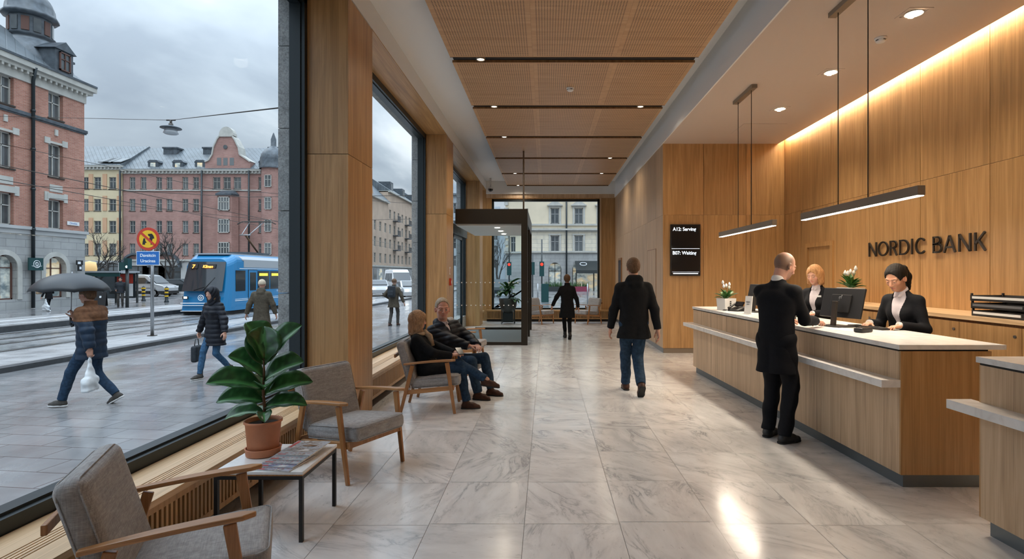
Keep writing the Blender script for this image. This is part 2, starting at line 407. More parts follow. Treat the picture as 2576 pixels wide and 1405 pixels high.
# ------------------------------------------------------------------ implicit surfaces for bodies, clothes, leaves
def V3(*a): return np.array(a if len(a) == 3 else a[0], dtype=np.float64)
def unit(v): v = np.asarray(v, float); return v/(np.linalg.norm(v)+1e-12)
class SDF:
    def __init__(s, lo, hi, h):
        s.lo = np.array(lo, float); s.h = h
        s.n = np.ceil((np.array(hi)-s.lo)/h).astype(int)+1
        s.f = np.full(s.n, 1., np.float32)
        s.ax = [(s.lo[i]+h*np.arange(s.n[i])).astype(np.float32) for i in range(3)]
    def reg(s, lo, hi):
        a = np.clip(np.floor((np.array(lo)-s.lo)/s.h).astype(int), 0, s.n); b = np.clip(np.ceil((np.array(hi)-s.lo)/s.h).astype(int)+1, 0, s.n)
        sl = tuple(slice(a[i], b[i]) for i in range(3))
        return sl, s.ax[0][sl[0]][:, None, None], s.ax[1][sl[1]][None, :, None], s.ax[2][sl[2]][None, None, :]
    def put(s, sl, d, k, sub=False):
        c = s.f[sl]
        if c.size == 0: return
        if sub:
            d = -d
            if k > 0:
                h = np.clip(.5-.5*(d-c)/k*-1, 0, 1); h = np.clip(.5+.5*(d-c)/k, 0, 1)
                s.f[sl] = c*(1-h)+d*h+k*h*(1-h)
            else: s.f[sl] = np.maximum(c, d)
        elif k > 0:
            h = np.clip(.5+.5*(c-d)/k, 0, 1)
            s.f[sl] = c*(1-h)+d*h-k*h*(1-h)
        else: s.f[sl] = np.minimum(c, d)
    def cone(s, a, b, ra, rb=None, k=.02, flat=None, ff=1., sub=False):
        rb = ra if rb is None else rb
        a = V3(a); b = V3(b); m = max(ra, rb)+k+3*s.h
        sl, X, Y, Z = s.reg(np.minimum(a, b)-m, np.maximum(a, b)+m)
        px, py, pz = X-a[0], Y-a[1], Z-a[2]
        if flat is not None:
            fl = unit(flat); dt = (px*fl[0]+py*fl[1]+pz*fl[2])*(ff-1)
            px, py, pz = px+fl[0]*dt, py+fl[1]*dt, pz+fl[2]*dt
        ba = b-a
        if flat is not None: ba = ba+fl*np.dot(ba, fl)*(ff-1)
        t = np.clip((px*ba[0]+py*ba[1]+pz*ba[2])/(np.dot(ba, ba)+1e-12), 0, 1)
        d = np.sqrt((px-ba[0]*t)**2+(py-ba[1]*t)**2+(pz-ba[2]*t)**2)-(ra+(rb-ra)*t)
        if flat is not None: d = d/max(1., ff*.85)
        s.put(sl, d.astype(np.float32), k, sub); return s
    def ell(s, c, r, k=.02, M=None, sub=False):
        c = V3(c); r = V3(r); m = max(r)+k+3*s.h
        sl, X, Y, Z = s.reg(c-m, c+m)
        px, py, pz = X-c[0], Y-c[1], Z-c[2]
        if M is not None:
            px, py, pz = [px*M[0, i]+py*M[1, i]+pz*M[2, i] for i in range(3)]
        k0 = np.sqrt((px/r[0])**2+(py/r[1])**2+(pz/r[2])**2); k1 = np.sqrt((px/r[0]**2)**2+(py/r[1]**2)**2+(pz/r[2]**2)**2)+1e-9
        s.put(sl, (k0*(k0-1)/k1).astype(np.float32), k, sub); return s
    def rbox(s, c, hs, r=.01, k=.01, M=None, sub=False):
        c = V3(c); hs = V3(hs); m = float(np.linalg.norm(hs))+k+3*s.h
        sl, X, Y, Z = s.reg(c-m, c+m)
        p = [X-c[0], Y-c[1], Z-c[2]]
        if M is not None: p = [p[0]*M[0, i]+p[1]*M[1, i]+p[2]*M[2, i] for i in range(3)]
        q = [np.abs(p[i])-(hs[i]-r) for i in range(3)]
        d = np.sqrt(np.maximum(q[0], 0)**2+np.maximum(q[1], 0)**2+np.maximum(q[2], 0)**2)+np.minimum(np.maximum(np.maximum(q[0], q[1]), q[2]), 0)-r
        s.put(sl, d.astype(np.float32), k, sub); return s
    def plane(s, p, n, k=0.):
        # cut away everything on the side the normal points to
        n = unit(n); X, Y, Z = s.ax[0][:, None, None], s.ax[1][None, :, None], s.ax[2][None, None, :]
        d = (X-p[0])*n[0]+(Y-p[1])*n[1]+(Z-p[2])*n[2]
        s.f = np.maximum(s.f, d.astype(np.float32)); return s
    def disc(s, p, n, rad):
        # remove a bounded cap: beyond the plane through p (normal n) and within rad of its axis
        p = V3(p); n = unit(n); m = rad*1.6
        sl, X, Y, Z = s.reg(p-m, p+m); px, py, pz = X-p[0], Y-p[1], Z-p[2]
        h = px*n[0]+py*n[1]+pz*n[2]; r = np.sqrt(np.maximum(px*px+py*py+pz*pz-h*h, 0))
        s.put(sl, np.maximum(np.maximum(-h, r-rad), h-rad*1.2).astype(np.float32), 0, True); return s
    def vee(s, chest, a, H, w, fw, rt, ln):
        X, Y, Z = s.grid()
        dot = lambda v, o: (X-o[0])*v[0]+(Y-o[1])*v[1]+(Z-o[2])*v[2]
        h = dot(ln, a); lat = np.abs(dot(rt, chest)); fr = dot(fw, chest)
        d = np.maximum(np.maximum(lat-w*np.clip(h/H, 0, 1.15), -h), .03-fr)
        s.f = np.maximum(s.f, -d.astype(np.float32)); return s
    def grid(s): return s.ax[0][:, None, None], s.ax[1][None, :, None], s.ax[2][None, None, :]
    def wrinkle(s, amp=.004, f=22, seed=0):
        X, Y, Z = s.grid(); a = seed*1.7
        w = np.sin(f*(Z+.35*X)+a+2.2*np.sin(f*.35*X+a))*np.sin(f*.45*Y+2*a+1.3*np.sin(f*.3*Z))
        s.f = s.f+(amp*w).astype(np.float32); return s
    def mesh(s):
        f = s.f; ins = f < 0
        c = np.zeros(tuple(s.n-1), np.int8)
        for i in (0, 1):
            for j in (0, 1):
                for k in (0, 1): c += ins[i:f.shape[0]-1+i, j:f.shape[1]-1+j, k:f.shape[2]-1+k]
        act = (c > 0) & (c < 8); cells = np.argwhere(act)
        if len(cells) == 0: return None
        idx = np.full(act.shape, -1, np.int64); idx[act] = np.arange(len(cells))
        acc = np.zeros((len(cells), 3)); cnt = np.zeros(len(cells))
        cor = [(i, j, k) for i in (0, 1) for j in (0, 1) for k in (0, 1)]
        val = {q: f[cells[:, 0]+q[0], cells[:, 1]+q[1], cells[:, 2]+q[2]].astype(float) for q in cor}
        for q in cor:
            for ax in range(3):
                if q[ax]: continue
                w = list(q); w[ax] = 1; w = tuple(w); fa, fb = val[q], val[w]
                m = (fa < 0) != (fb < 0); t = np.where(m, fa/np.where(m, fa-fb, 1), 0)
                for a in range(3): acc[:, a] += np.where(m, q[a]+(t if a == ax else 0), 0)
                cnt += m
        v = s.lo+s.h*(cells+acc/cnt[:, None])
        qs = []
        for ax in range(3):
            o1, o2 = [(1, 2), (2, 0), (0, 1)][ax]
            sl0 = [slice(None)]*3; sl1 = [slice(None)]*3
            sl0[ax] = slice(0, -1); sl1[ax] = slice(1, None)
            a, b = ins[tuple(sl0)], ins[tuple(sl1)]
            e = np.argwhere(a != b)
            e = e[(e[:, o1] > 0) & (e[:, o2] > 0) & (e[:, o1] < act.shape[o1]) & (e[:, o2] < act.shape[o2])]
            st = a[e[:, 0], e[:, 1], e[:, 2]]
            d1 = np.zeros(3, int); d1[o1] = 1; d2 = np.zeros(3, int); d2[o2] = 1
            g = lambda q: idx[q[:, 0], q[:, 1], q[:, 2]]
            A, B, C_, D = g(e-d1-d2), g(e-d2), g(e), g(e-d1)
            quad = np.stack([A, B, C_, D], 1); quad[~st] = quad[~st][:, ::-1]
            qs.append(quad)
        q = np.concatenate(qs); q = q[(q >= 0).all(1)]
        return v, q
    def obj(s, name, mat, parent=None, color=None):
        r = s.mesh()
        if r is None: return None
        v, q = r
        me = bpy.data.meshes.new(name); me.vertices.add(len(v)); me.vertices.foreach_set('co', v.ravel())
        me.loops.add(len(q)*4); me.loops.foreach_set('vertex_index', q.ravel().astype(np.int32))
        me.polygons.add(len(q)); me.polygons.foreach_set('loop_start', np.arange(0, len(q)*4, 4, dtype=np.int32))
        me.polygons.foreach_set('loop_total', np.full(len(q), 4, np.int32)); me.update(calc_edges=True)
        me.polygons.foreach_set('use_smooth', np.ones(len(q), bool))
        me.materials.append(MATS[mat] if isinstance(mat, str) else mat)
        if color is not None:
            at = me.color_attributes.new('Col', 'FLOAT_COLOR', 'POINT')
            at.data.foreach_set('color', np.concatenate([color(v), np.ones((len(v), 1))], 1).ravel())
        me.validate()
        return link(name, me, parent)

def skinmat():
    m, nt, b = newmat('skin')
    at = N(nt, 'ShaderNodeAttribute', attribute_name='Col'); L(nt, at.outputs[0], b.inputs['Base Color'])
    b.inputs['Roughness'].default_value = .5; b.inputs['Subsurface Weight'].default_value = .08
    b.inputs['Subsurface Radius'].default_value = (.02, .008, .004); b.inputs['Subsurface Scale'].default_value = .3
skinmat()
plain('eye_white', (.6, .58, .55), .2); plain('iris', (.03, .02, .015), .15)
def hairmat(name, c, c2):
    m, nt, b = newmat(name)
    v = noise(nt, objco(nt, (90, 90, 9)), 1, 4, .7)
    L(nt, ramp(nt, v, [(.35, c), (.65, c2)]), b.inputs['Base Color']); b.inputs['Roughness'].default_value = .55; b.inputs['Specular IOR Level'].default_value = .2
    bump(nt, b, v, .6, .004)
hairmat('hair_dark', (.004, .003, .002), (.012, .008, .006)); hairmat('hair_blond', (.26, .12, .045), (.5, .27, .12))
hairmat('hair_grey', (.2, .15, .1), (.42, .35, .27)); hairmat('hair_brown', (.07, .04, .022), (.16, .09, .05))
hairmat('hair_ash', (.2, .11, .055), (.42, .26, .15))

def ik(a, b, l1, l2, hint):
    a, b = V3(a), V3(b); d = b-a; D = np.linalg.norm(d)
    if D > (l1+l2)*.995: b = a+d/D*(l1+l2)*.995; d = b-a; D = np.linalg.norm(d)
    x = (l1*l1-l2*l2+D*D)/(2*D); h = math.sqrt(max(0, l1*l1-x*x)); u = d/D
    hn = V3(hint); hn = unit(hn-u*np.dot(hn, u))
    return a+u*x+hn*h, b
def rotz(v, a): c, s = math.cos(a), math.sin(a); return V3(v[0]*c-v[1]*s, v[0]*s+v[1]*c, v[2])
def hand(S, W, d, n, sg, sc=1., curl=.5, spread=1.):
    """palm, four fingers of unequal length and a side thumb; d = pointing, n = palm facing, sg = thumb side sign"""
    d = unit(d); n = unit(V3(n)-d*np.dot(n, d)); sd = np.cross(d, n)*sg
    M_ = np.stack([sd, d, n], 1)
    S.rbox(W+d*.052*sc+n*.002, V3(.039, .047, .0145)*sc, .013*sc, .012, M_)
    for i, (o, ln, ro) in enumerate(((.031, .066, .0088), (.0105, .075, .0092), (-.0105, .069, .0088), (-.030, .054, .0078))):
        p = W+d*(.094-.004*abs(i-1))*sc+sd*o*sc
        dirn = unit(d+sd*o*1.6*spread); ang = 0; q = p
        for j, (fr, rr) in enumerate(((.45, 1), (.3, .93), (.25, .86))):
            ang += curl*(.55, .9, .6)[j]*(1+.08*i)
            dd = dirn*math.cos(ang)+n*math.sin(ang); q2 = q+dd*ln*fr*sc*1.05
            S.cone(q, q2, ro*rr*sc, ro*(rr-.06)*sc, .004); q = q2
    t0 = W+d*.022*sc+sd*.026*sc+n*.006*sc; t1 = t0+unit(sd*.75+d*.62+n*.3)*.042*sc; t2 = t1+unit(sd*.25+d*.85+n*.45*(.5+curl))*.032*sc
    t3 = t2+unit(d*.9+n*.5*(.4+curl)-sd*.1)*.024*sc
    S.cone(t0, t1, .0145*sc, .0115*sc, .01); S.cone(t1, t2, .0112*sc, .0098*sc, .004); S.cone(t2, t3, .0098*sc, .008*sc, .004)
def rotm(yaw, pitch, roll=0):
    # columns: right, forward, up
    return np.array((Matrix.Rotation(yaw, 3, 'Z') @ Matrix.Rotation(pitch, 3, 'X') @ Matrix.Rotation(roll, 3, 'Y')))

def make_person(loc, rz, label, cat='person', group=None, H=1.75, h=.007, pelvis=None, lean=(0, 0), hands=None, elbows=None, feet=None, knees=None,
                head=(0, 0), skin=(.5, .26, .17), hair=None, paint=None, top=None, bottom=None, shoes=None, handpose=None, headscale=1., female=False, face=True, gaze=None, soften=0, twist=0, footyaw=(0, 0), footpitch=(0, 0), xmats=None, res_top=None, bulk=1.):
    s = H/1.75; root = empty('person', loc, rz, label, cat, group)
    pel = V3(pelvis) if pelvis is not None else V3(0, 0, .95)*s
    ln = unit(V3(lean[0], lean[1], 1)); SP = .50*s
    chest = pel+ln*SP*.68; nb = pel+ln*SP*1.03
    fw = rotz((0, 1, 0), twist); fw = unit(fw-ln*np.dot(fw, ln)); rt = np.cross(fw, ln)
    sw = (.152 if female else .172)*s*bulk**.5
    sh = [nb-ln*.078*s+rt*sw*q for q in (1, -1)]
    hip = [pel+V3(q*.09*s, 0, -.02*s) for q in (1, -1)]
    UA, FA, TH, SH = .285*s, .25*s, .435*s, .425*s
    hands = hands or [(.27*s, .02, pel[2]-.12*s), (-.27*s, .02, pel[2]-.12*s)]
    elbows = elbows or [(.3, -1, -.1), (-.3, -1, -.1)]
    feet = feet or [(.1*s, 0, 0), (-.1*s, 0, 0)]; knees = knees or [(.05, 1, 0), (-.05, 1, 0)]
    el, wr, kn, an = [], [], [], []
    for i in (0, 1):
        e, w = ik(sh[i], hands[i], UA, FA, elbows[i]); el.append(e); wr.append(w)
        k_, a_ = ik(hip[i], V3(feet[i])+V3(0, 0, .085*s), TH, SH, knees[i]); kn.append(k_); an.append(a_)
    Mh = rotm(head[0], head[1], head[2] if len(head) > 2 else 0); hs = s*headscale
    HC = nb+ln*.075*s+Mh @ V3(0, .028, .105)*hs+V3(0, .01, 0)
    def hp(x, y, z): return HC+Mh @ (V3(x, y, z)*hs)
    allp = np.array([pel, nb, *sh, *el, *wr, *kn, *an, HC])
    lo, hi = allp.min(0)-.22*s, allp.max(0)+.22*s
    hlo = max(lo[2], -.02); lo[2] = min(min(a[2] for a in an)-.13, lo[2]+.1)
    flt = 1.4
    # -------- body
    B = SDF(lo, hi, h)
    B.cone(pel+V3(0, 0, .0), chest, .10*s, .115*s, .04, fw, flt)
    B.cone(chest-rt*.05*s, chest+rt*.05*s, .11*s, .11*s, .05, fw, 1.3)
    for i in (0, 1):
        B.cone(nb-ln*.05*s, sh[i]-ln*.02*s, .042*s, .042*s, .03)
        B.cone(sh[i], el[i], .048*s, .038*s, .02); B.cone(el[i], wr[i], .039*s, .025*s, .015)
        B.cone(hip[i], kn[i], .075*s, .05*s, .03); B.cone(kn[i], an[i], .05*s, .035*s, .02)
        if hands is not None:
            d, n = (unit(wr[i]-el[i]), V3(-1 if i == 0 else 1, 0, 0)) if not handpose or handpose[i] is None else (V3(handpose[i][0]), V3(handpose[i][1]))
            cu = .45 if not handpose or handpose[i] is None or len(handpose[i]) < 3 else handpose[i][2]
            dd = unit(d); nn = unit(V3(n)-dd*np.dot(V3(n), dd)); sdv = np.cross(dd, nn)
            # thumb on the forward / inner side
            want = fw*.8+(-rt if i == 0 else rt)*.5+V3(0, 0, .3)
            sg = 1 if np.dot(sdv, want) > 0 else -1
            B.cone(wr[i]-dd*.01, wr[i]+dd*.02*s, .026*s, .024*s, .012)
            hand(B, wr[i]+dd*.008, dd, nn, sg, s*(.93 if female else 1.), cu)
    B.cone(nb-ln*.03*s, hp(0, -.022, -.07), .06*s*(.85 if female else 1), .053*hs*(.85 if female else 1.), .03)
    B.ell(hp(0, -.012, .022), V3(.076, .096, .094)*hs, .02, Mh)
    B.ell(hp(0, .02, -.045), V3(.058 if not female else .055, .07, .076)*hs, .03*hs, Mh)
    B.ell(hp(0, .062, -.094), V3(.024, .02, .02)*hs, .02*hs, Mh)
    if face:
        for q in (1, -1):
            B.ell(hp(q*.036, .060, -.028), V3(.024, .02, .022)*hs, .02*hs, Mh)
            B.cone(hp(q*.045, .072, .018), hp(q*.012, .084, .019), .009*hs, .009*hs, .012*hs)
            B.ell(hp(q*.031, .094, -.003), V3(.017, .014, .0115)*hs, .008*hs, Mh, sub=True)
            B.ell(hp(q*.078, -.004, -.014), V3(.011, .019, .031)*hs, .007*hs, Mh)
            B.ell(hp(q*.084, .004, -.010), V3(.006, .010, .018)*hs, .004*hs, Mh, sub=True)
        B.cone(hp(0, .086, .004), hp(0, .106, -.034), .0085*hs, .0125*hs, .01*hs)
        for q in (1, -1):
            B.ell(hp(q*.011, .097, -.038), V3(.0085, .009, .0075)*hs, .005*hs, Mh)
            B.cone(hp(q*.025, .076, -.0665), hp(0, .0895, -.063), .0035*hs, .0046*hs, .004*hs)
            B.cone(hp(q*.024, .076, -.0695), hp(0, .088, -.0735), .0035*hs, .005*hs, .004*hs)
            # upper lid
            B.ell(hp(q*.031, .0775, -.0005), V3(.0155, .0145, .0125)*hs, .003*hs, Mh)
            if gaze != 'down': B.ell(hp(q*.031, .092, -.0055), V3(.0105, .008, .0036)*hs, .002*hs, Mh, sub=True)
    else:
        for q in (1, -1): B.ell(hp(q*.078, -.004, -.014), V3(.012, .02, .032)*hs, .007*hs, Mh)
    sk = np.array(skin)
    def color(v):
        c = np.tile(sk, (len(v), 1)); q = (v-HC) @ Mh/hs
        def blob(cx, r, col, w=1.):
            d = np.sqrt((((q-np.array(cx))/np.array(r))**2).sum(1)); m = np.clip((1.15-d)/.3, 0, 1)[:, None]*w
            c[:] = c*(1-m)+np.array(col)*m
        if face:
            lip = sk*np.array([.95, .6, .62])
            blob((0, .088, -.069), (.026, .02, .0085), lip)
            for e in (1, -1):
                blob((e*.04, .065, -.035), (.024, .03, .02), sk*np.array([1.06, .86, .84]), .5)
                blob((e*.031, .085, .0195), (.019, .03, .0045), (sk*.25 if hair in ('hair_dark',) or female else sk*.42), .85)
                blob((e*.031, .09, -.0085 if gaze == 'down' else .0005), (.0145, .02, .0016), sk*.12, .9)
                blob((e*.078, 0, -.01), (.02, .03, .03), sk*np.array([1.05, .82, .78]), .5)
            blob((0, .1, -.036), (.018, .02, .016), sk*np.array([1.07, .84, .8]), .5)
        if paint: paint(q, c, blob, sk)
        return np.clip(c, 0, 1)
    B.obj('body', 'skin', root, color)
    if face:
        for q in (1, -1):
            mb = MB(); mb.T = Matrix.Translation(Vector(hp(q*.031, .0765, -.005))) @ Matrix(Mh.tolist()).to_4x4()
            r = .0125*hs; prof = [(r*math.sin(math.pi*t/8), -r*math.cos(math.pi*t/8)) for t in range(9)]
            mb.lathe(prof, (0, 0, 0), 12); mb.mat(1)
            mb.lathe([(.0001, .0), (.0046*hs, -.0006)], (0, 0, 0), 10)
            k_ = len(mb.v)-20
            for j in range(k_, len(mb.v)):
                lv = (mb.T.inverted() @ Vector(mb.v[j])); mb.v[j] = tuple(mb.T @ Vector((lv.x, r*1.03, lv.y-.002*hs)))
            mb.build('eye', ['eye_white', 'iris'], root)
    ctx = dict(root=root, s=s, pel=pel, chest=chest, nb=nb, ln=ln, fw=fw, rt=rt, sh=sh, el=el, wr=wr, hip=hip, kn=kn, an=an, HC=HC, Mh=Mh, hs=hs, hp=hp, lo=lo, hi=hi, h=h, female=female, feet=feet, footyaw=footyaw, footpitch=footpitch, bulk=bulk)
    if bottom: trousers(ctx, **bottom)
    if shoes: make_shoes(ctx, **shoes)
    if top: garment(ctx, **top)
    if hair: make_hair(ctx, hair, **(xmats or {}))
    return root, ctx

def trousers(c, mat, w=1., seed=1, hem=.02, wr=.004):
    s = c['s']; S = SDF(c['lo'], c['hi'], c['h'])
    S.cone(c['hip'][0]+V3(0, 0, .02), c['hip'][1]+V3(0, 0, .02), .082*s*w, .082*s*w, .04, (0, 1, 0), 1.0)
    S.cone(c['pel']+V3(0, 0, .0), c['pel']+c['ln']*.12*s, .115*s, .108*s, .03, c['fw'], 1.2)
    for i in (0, 1):
        a = c['an'][i]
        S.cone(c['hip'][i], c['kn'][i], .085*s*w, .064*s*w, .025); S.cone(c['kn'][i], a, .064*s*w, .053*s*w, .02)
        d = unit(c['an'][i]-c['kn'][i])
    S.wrinkle(wr, 30, seed)
    for i in (0, 1):
        d = unit(c['an'][i]-c['kn'][i]); S.disc(c['an'][i]+d*.012-d*hem, d, .13*s)
    S.obj('trousers', mat, c['root'])
def make_shoes(c, mat, boot=False, sole=None):
    s = c['s']
    for i in (0, 1):
        an = c['an'][i]; ya = c['footyaw'][i]; pi = c['footpitch'][i]
        Mf = rotm(ya, pi); T = lambda x, y, z: an+Mf @ (V3(x, y, z)*s)
        S = SDF(an-.24*s, an+.24*s, max(.0045, c['h']*.8))
        S.cone(T(0, -.035, -.05), T(0, .09, -.055), .038*s, .041*s, .02)
        S.cone(T(0, .09, -.056), T(0, .15, -.062), .041*s, .03*s, .02)
        S.cone(T(0, .0, -.03), T(0, .07, -.045), .04*s, .034*s, .03)
        S.cone(T(0, -.01, -.04), an+unit(c['kn'][i]-an)*(.03 if not boot else .10)*s, .042*s, .042*s if not boot else .047*s, .02)
        up = Mf[:, 2]
        S.plane(T(0, 0, -.078), -up); S.plane(an+unit(c['kn'][i]-an)*(.03 if not boot else .1)*s, c['kn'][i]-an)
        o = S.obj('shoe', mat, c['root'])
        S2 = SDF(an-.24*s, an+.24*s, max(.0045, c['h']*.8))
        S2.cone(T(0, -.038, -.075), T(0, .09, -.075), .04*s, .043*s, .02, up, 1.); S2.cone(T(0, .09, -.075), T(0, .152, -.075), .043*s, .031*s, .02)
        S2.plane(T(0, 0, -.086), -up); S2.plane(T(0, 0, -.068), up)
        S2.obj('sole', sole or 'rubber', o)
def garment(c, mat, length=.12, flare=1., puff=0, spacing=.085, thick=1., collar=.03, hood=None, hoodmat=None, opening=None, shirt=None, sleeve=1., seed=2, cuff=None, wr=.004, zip_=False, hooddown=False, yoke=None, lapel=False, kneewrap=False):
    s = c['s']; t = thick*c['bulk']; S = SDF(c['lo']-.05, c['hi']+.05, c['h'])
    pel, chest, nb, ln, fw, rt = [c[k] for k in ('pel', 'chest', 'nb', 'ln', 'fw', 'rt')]
    fem = c['female']
    S.cone(pel-rt*.045*s, pel+rt*.045*s, .120*s*t, .120*s*t, .012, fw, 1.15)
    S.cone(pel+ln*.02, chest, .135*s*t*(.9 if fem else 1), .152*s*t*(.9 if fem else 1), .05, fw, 1.28)
    for q in (1, -1): S.cone(pel+rt*q*.04*s, chest+rt*q*.055*s, .123*s*t*(.93 if fem else 1), .118*s*t*(.9 if fem else 1), .02, fw, 1.12)
    S.cone(chest-rt*.055*s, chest+rt*.055*s, .132*s*t*(.93 if fem else 1), .132*s*t*(.93 if fem else 1), .05, fw, 1.2)
    if fem:
        for q in (1, -1): S.ell(chest+rt*q*.065*s+fw*.085*s-ln*.02, V3(.06, .055, .06)*s*t, .03)
    for i in (0, 1):
        S.cone(nb-ln*.035*s, c['sh'][i]-ln*.0*s, .058*s*t, .056*s*t, .04)
        S.cone(c['sh'][i], c['el'][i], .057*s*t*sleeve, .052*s*t*sleeve, .035); S.cone(c['el'][i], c['wr'][i], .054*s*t*sleeve, .041*s*t*sleeve, .02)
    S.cone(nb-ln*.04*s, nb+ln*.015*s+fw*.008, .078*s, .066*s, .03)
    if length > 0:
        low = pel-V3(0, 0, 1)*length*s if abs(ln[1]) < .5 and not kneewrap else None
        if low is not None:
            S.cone(pel-rt*.04*s, low-rt*.05*s*flare, .123*s*t, .13*s*t*flare, .012, fw, 1.12); S.cone(pel+rt*.04*s, low+rt*.05*s*flare, .123*s*t, .13*s*t*flare, .012, fw, 1.12)
            S.plane(low, (0, 0, -1))
        elif kneewrap:
            for i in (0, 1):
                m_ = c['hip'][i]*(1-length)+c['kn'][i]*length
                S.cone(c['hip'][i], m_, .13*s, .105*s, .04)
    if puff:
        X, Y, Z = S.grid()
        u = X*ln[0]+Y*ln[1]+Z*ln[2]
        S.f = S.f-(puff*(np.abs(np.cos(math.pi*u/spacing))-.5)).astype(np.float32)
    S.wrinkle(wr, 26, seed)
    for i in (0, 1):
        d = unit(c['wr'][i]-c['el'][i]); S.disc(c['wr'][i]+d*.006, d, .11*s)
    up = ln
    if not hood:
        if collar < .04: S.disc(nb+ln*.034*s, unit(ln+fw*.3), .10*s)
        if collar >= .04:
            S.cone(nb+ln*.01*s, nb+ln*collar*s, .07*s, .075*s, .02); S.plane(nb+ln*(collar+.02)*s, ln)
    if opening:
        # V opening at the chest showing the shirt
        dep, wid = opening; a = chest-ln*dep*s; H_ = float(np.dot(nb+ln*.02*s-a, ln))
        S.vee(chest, a, H_, wid*.5*s, fw, rt, ln)
    if hooddown:
        S.cone(nb-fw*.05*s+rt*.05*s+ln*.02*s, nb-fw*.05*s-rt*.05*s+ln*.02*s, .06*s, .06*s, .03)
        S.cone(nb-fw*.085*s+rt*.04*s-ln*.04*s, nb-fw*.085*s-rt*.04*s-ln*.04*s, .05*s, .05*s, .04)
        for q in (1, -1): S.cone(nb-fw*.02*s+rt*q*.075*s+ln*.01*s, nb+fw*.07*s+rt*q*.045*s-ln*.04*s, .035*s, .022*s, .02)
    o = S.obj('coat', mat, c['root'])
    if yoke:
        zc, m2 = yoke
        Y_ = SDF(c['lo']-.05, c['hi']+.05, c['h']); Y_.f = S.f-np.float32(.004)
        Y_.plane(chest+ln*zc*s, -ln); Y_.obj('yoke', m2, c['root'])
    if hood:
        hs, hp = c['hs'], c['hp']; Hd = SDF(c['HC']-.25*s, c['HC']+.22*s, c['h'])
        Hd.ell(hp(0, -.02, .015), V3(.112, .13, .135)*hs, .02, c['Mh']); Hd.cone(hp(0, -.03, -.05), nb+ln*.01, .105*s, .11*s, .03)
        if puff: 
            X, Y, Z = Hd.grid(); Hd.f = Hd.f-(puff*.8*(np.abs(np.cos(math.pi*(Y*1.+Z*.6)/.06))-.5)).astype(np.float32)
        Hd.ell(hp(0, .11, -.03), V3(.068, .09, .092)*hs, .01, c['Mh'], sub=True)
        Hd.obj('hood', hoodmat or mat, c['root'])
    if shirt:
        Sh = SDF(c['lo'], c['hi'], c['h'])
        Sh.cone(pel+ln*.05, chest, .118*s*t, .137*s*t, .05, fw, 1.28); Sh.cone(chest-rt*.045*s, chest+rt*.045*s, .118*s*t, .118*s*t, .05, fw, 1.2)
        if fem:
            for q in (1, -1): Sh.ell(chest+rt*q*.06*s+fw*.078*s-ln*.02, V3(.055, .05, .055)*s*t, .03)
        Sh.cone(nb-ln*.06*s, nb-ln*.0*s+fw*.006, .074*s, .062*s, .03)
        Sh.cone(nb-ln*.0*s+fw*.004, nb+ln*.035*s, .061*s, .059*s, .01)
        for q in (1, -1): Sh.cone(nb+ln*.03*s+rt*q*.045*s+fw*.02*s, nb-ln*.02*s+rt*q*.022*s+fw*.085*s, .011*s, .012*s, .008)
        Sh.plane(nb+ln*.058*s-fw*.0, unit(ln+fw*.35))
        Sh.obj('shirt', shirt, c['root'])
    if cuff:
        for i in (0, 1):
            d = unit(c['wr'][i]-c['el'][i]); mb = MB(); p = c['wr'][i]
            mb.tube([p+d*.0, p+d*.02, p+d*.036*s], [.0335*s, .0335*s, .033*s], 16); mb.build('cuff', cuff, c['root'])
    if lapel:
        for q in (1, -1):
            mb = MB(); a = nb+ln*.045*s+rt*q*.062*s+fw*.01*s; b_ = chest+ln*.045*s+rt*q*.078*s+fw*.112*s; d_ = chest-ln*(opening[0]+.0)*s+rt*q*.012*s+fw*.140*s
            i1 = chest+ln*.06*s+rt*q*.03*s+fw*.118*s
            mb.tube([a, (a+i1)/2+fw*.02*s+rt*q*.01*s, i1+rt*q*.018*s, d_], [.012*s, .015*s, .016*s, .006*s], 8); mb.build('lapel', mat, o)
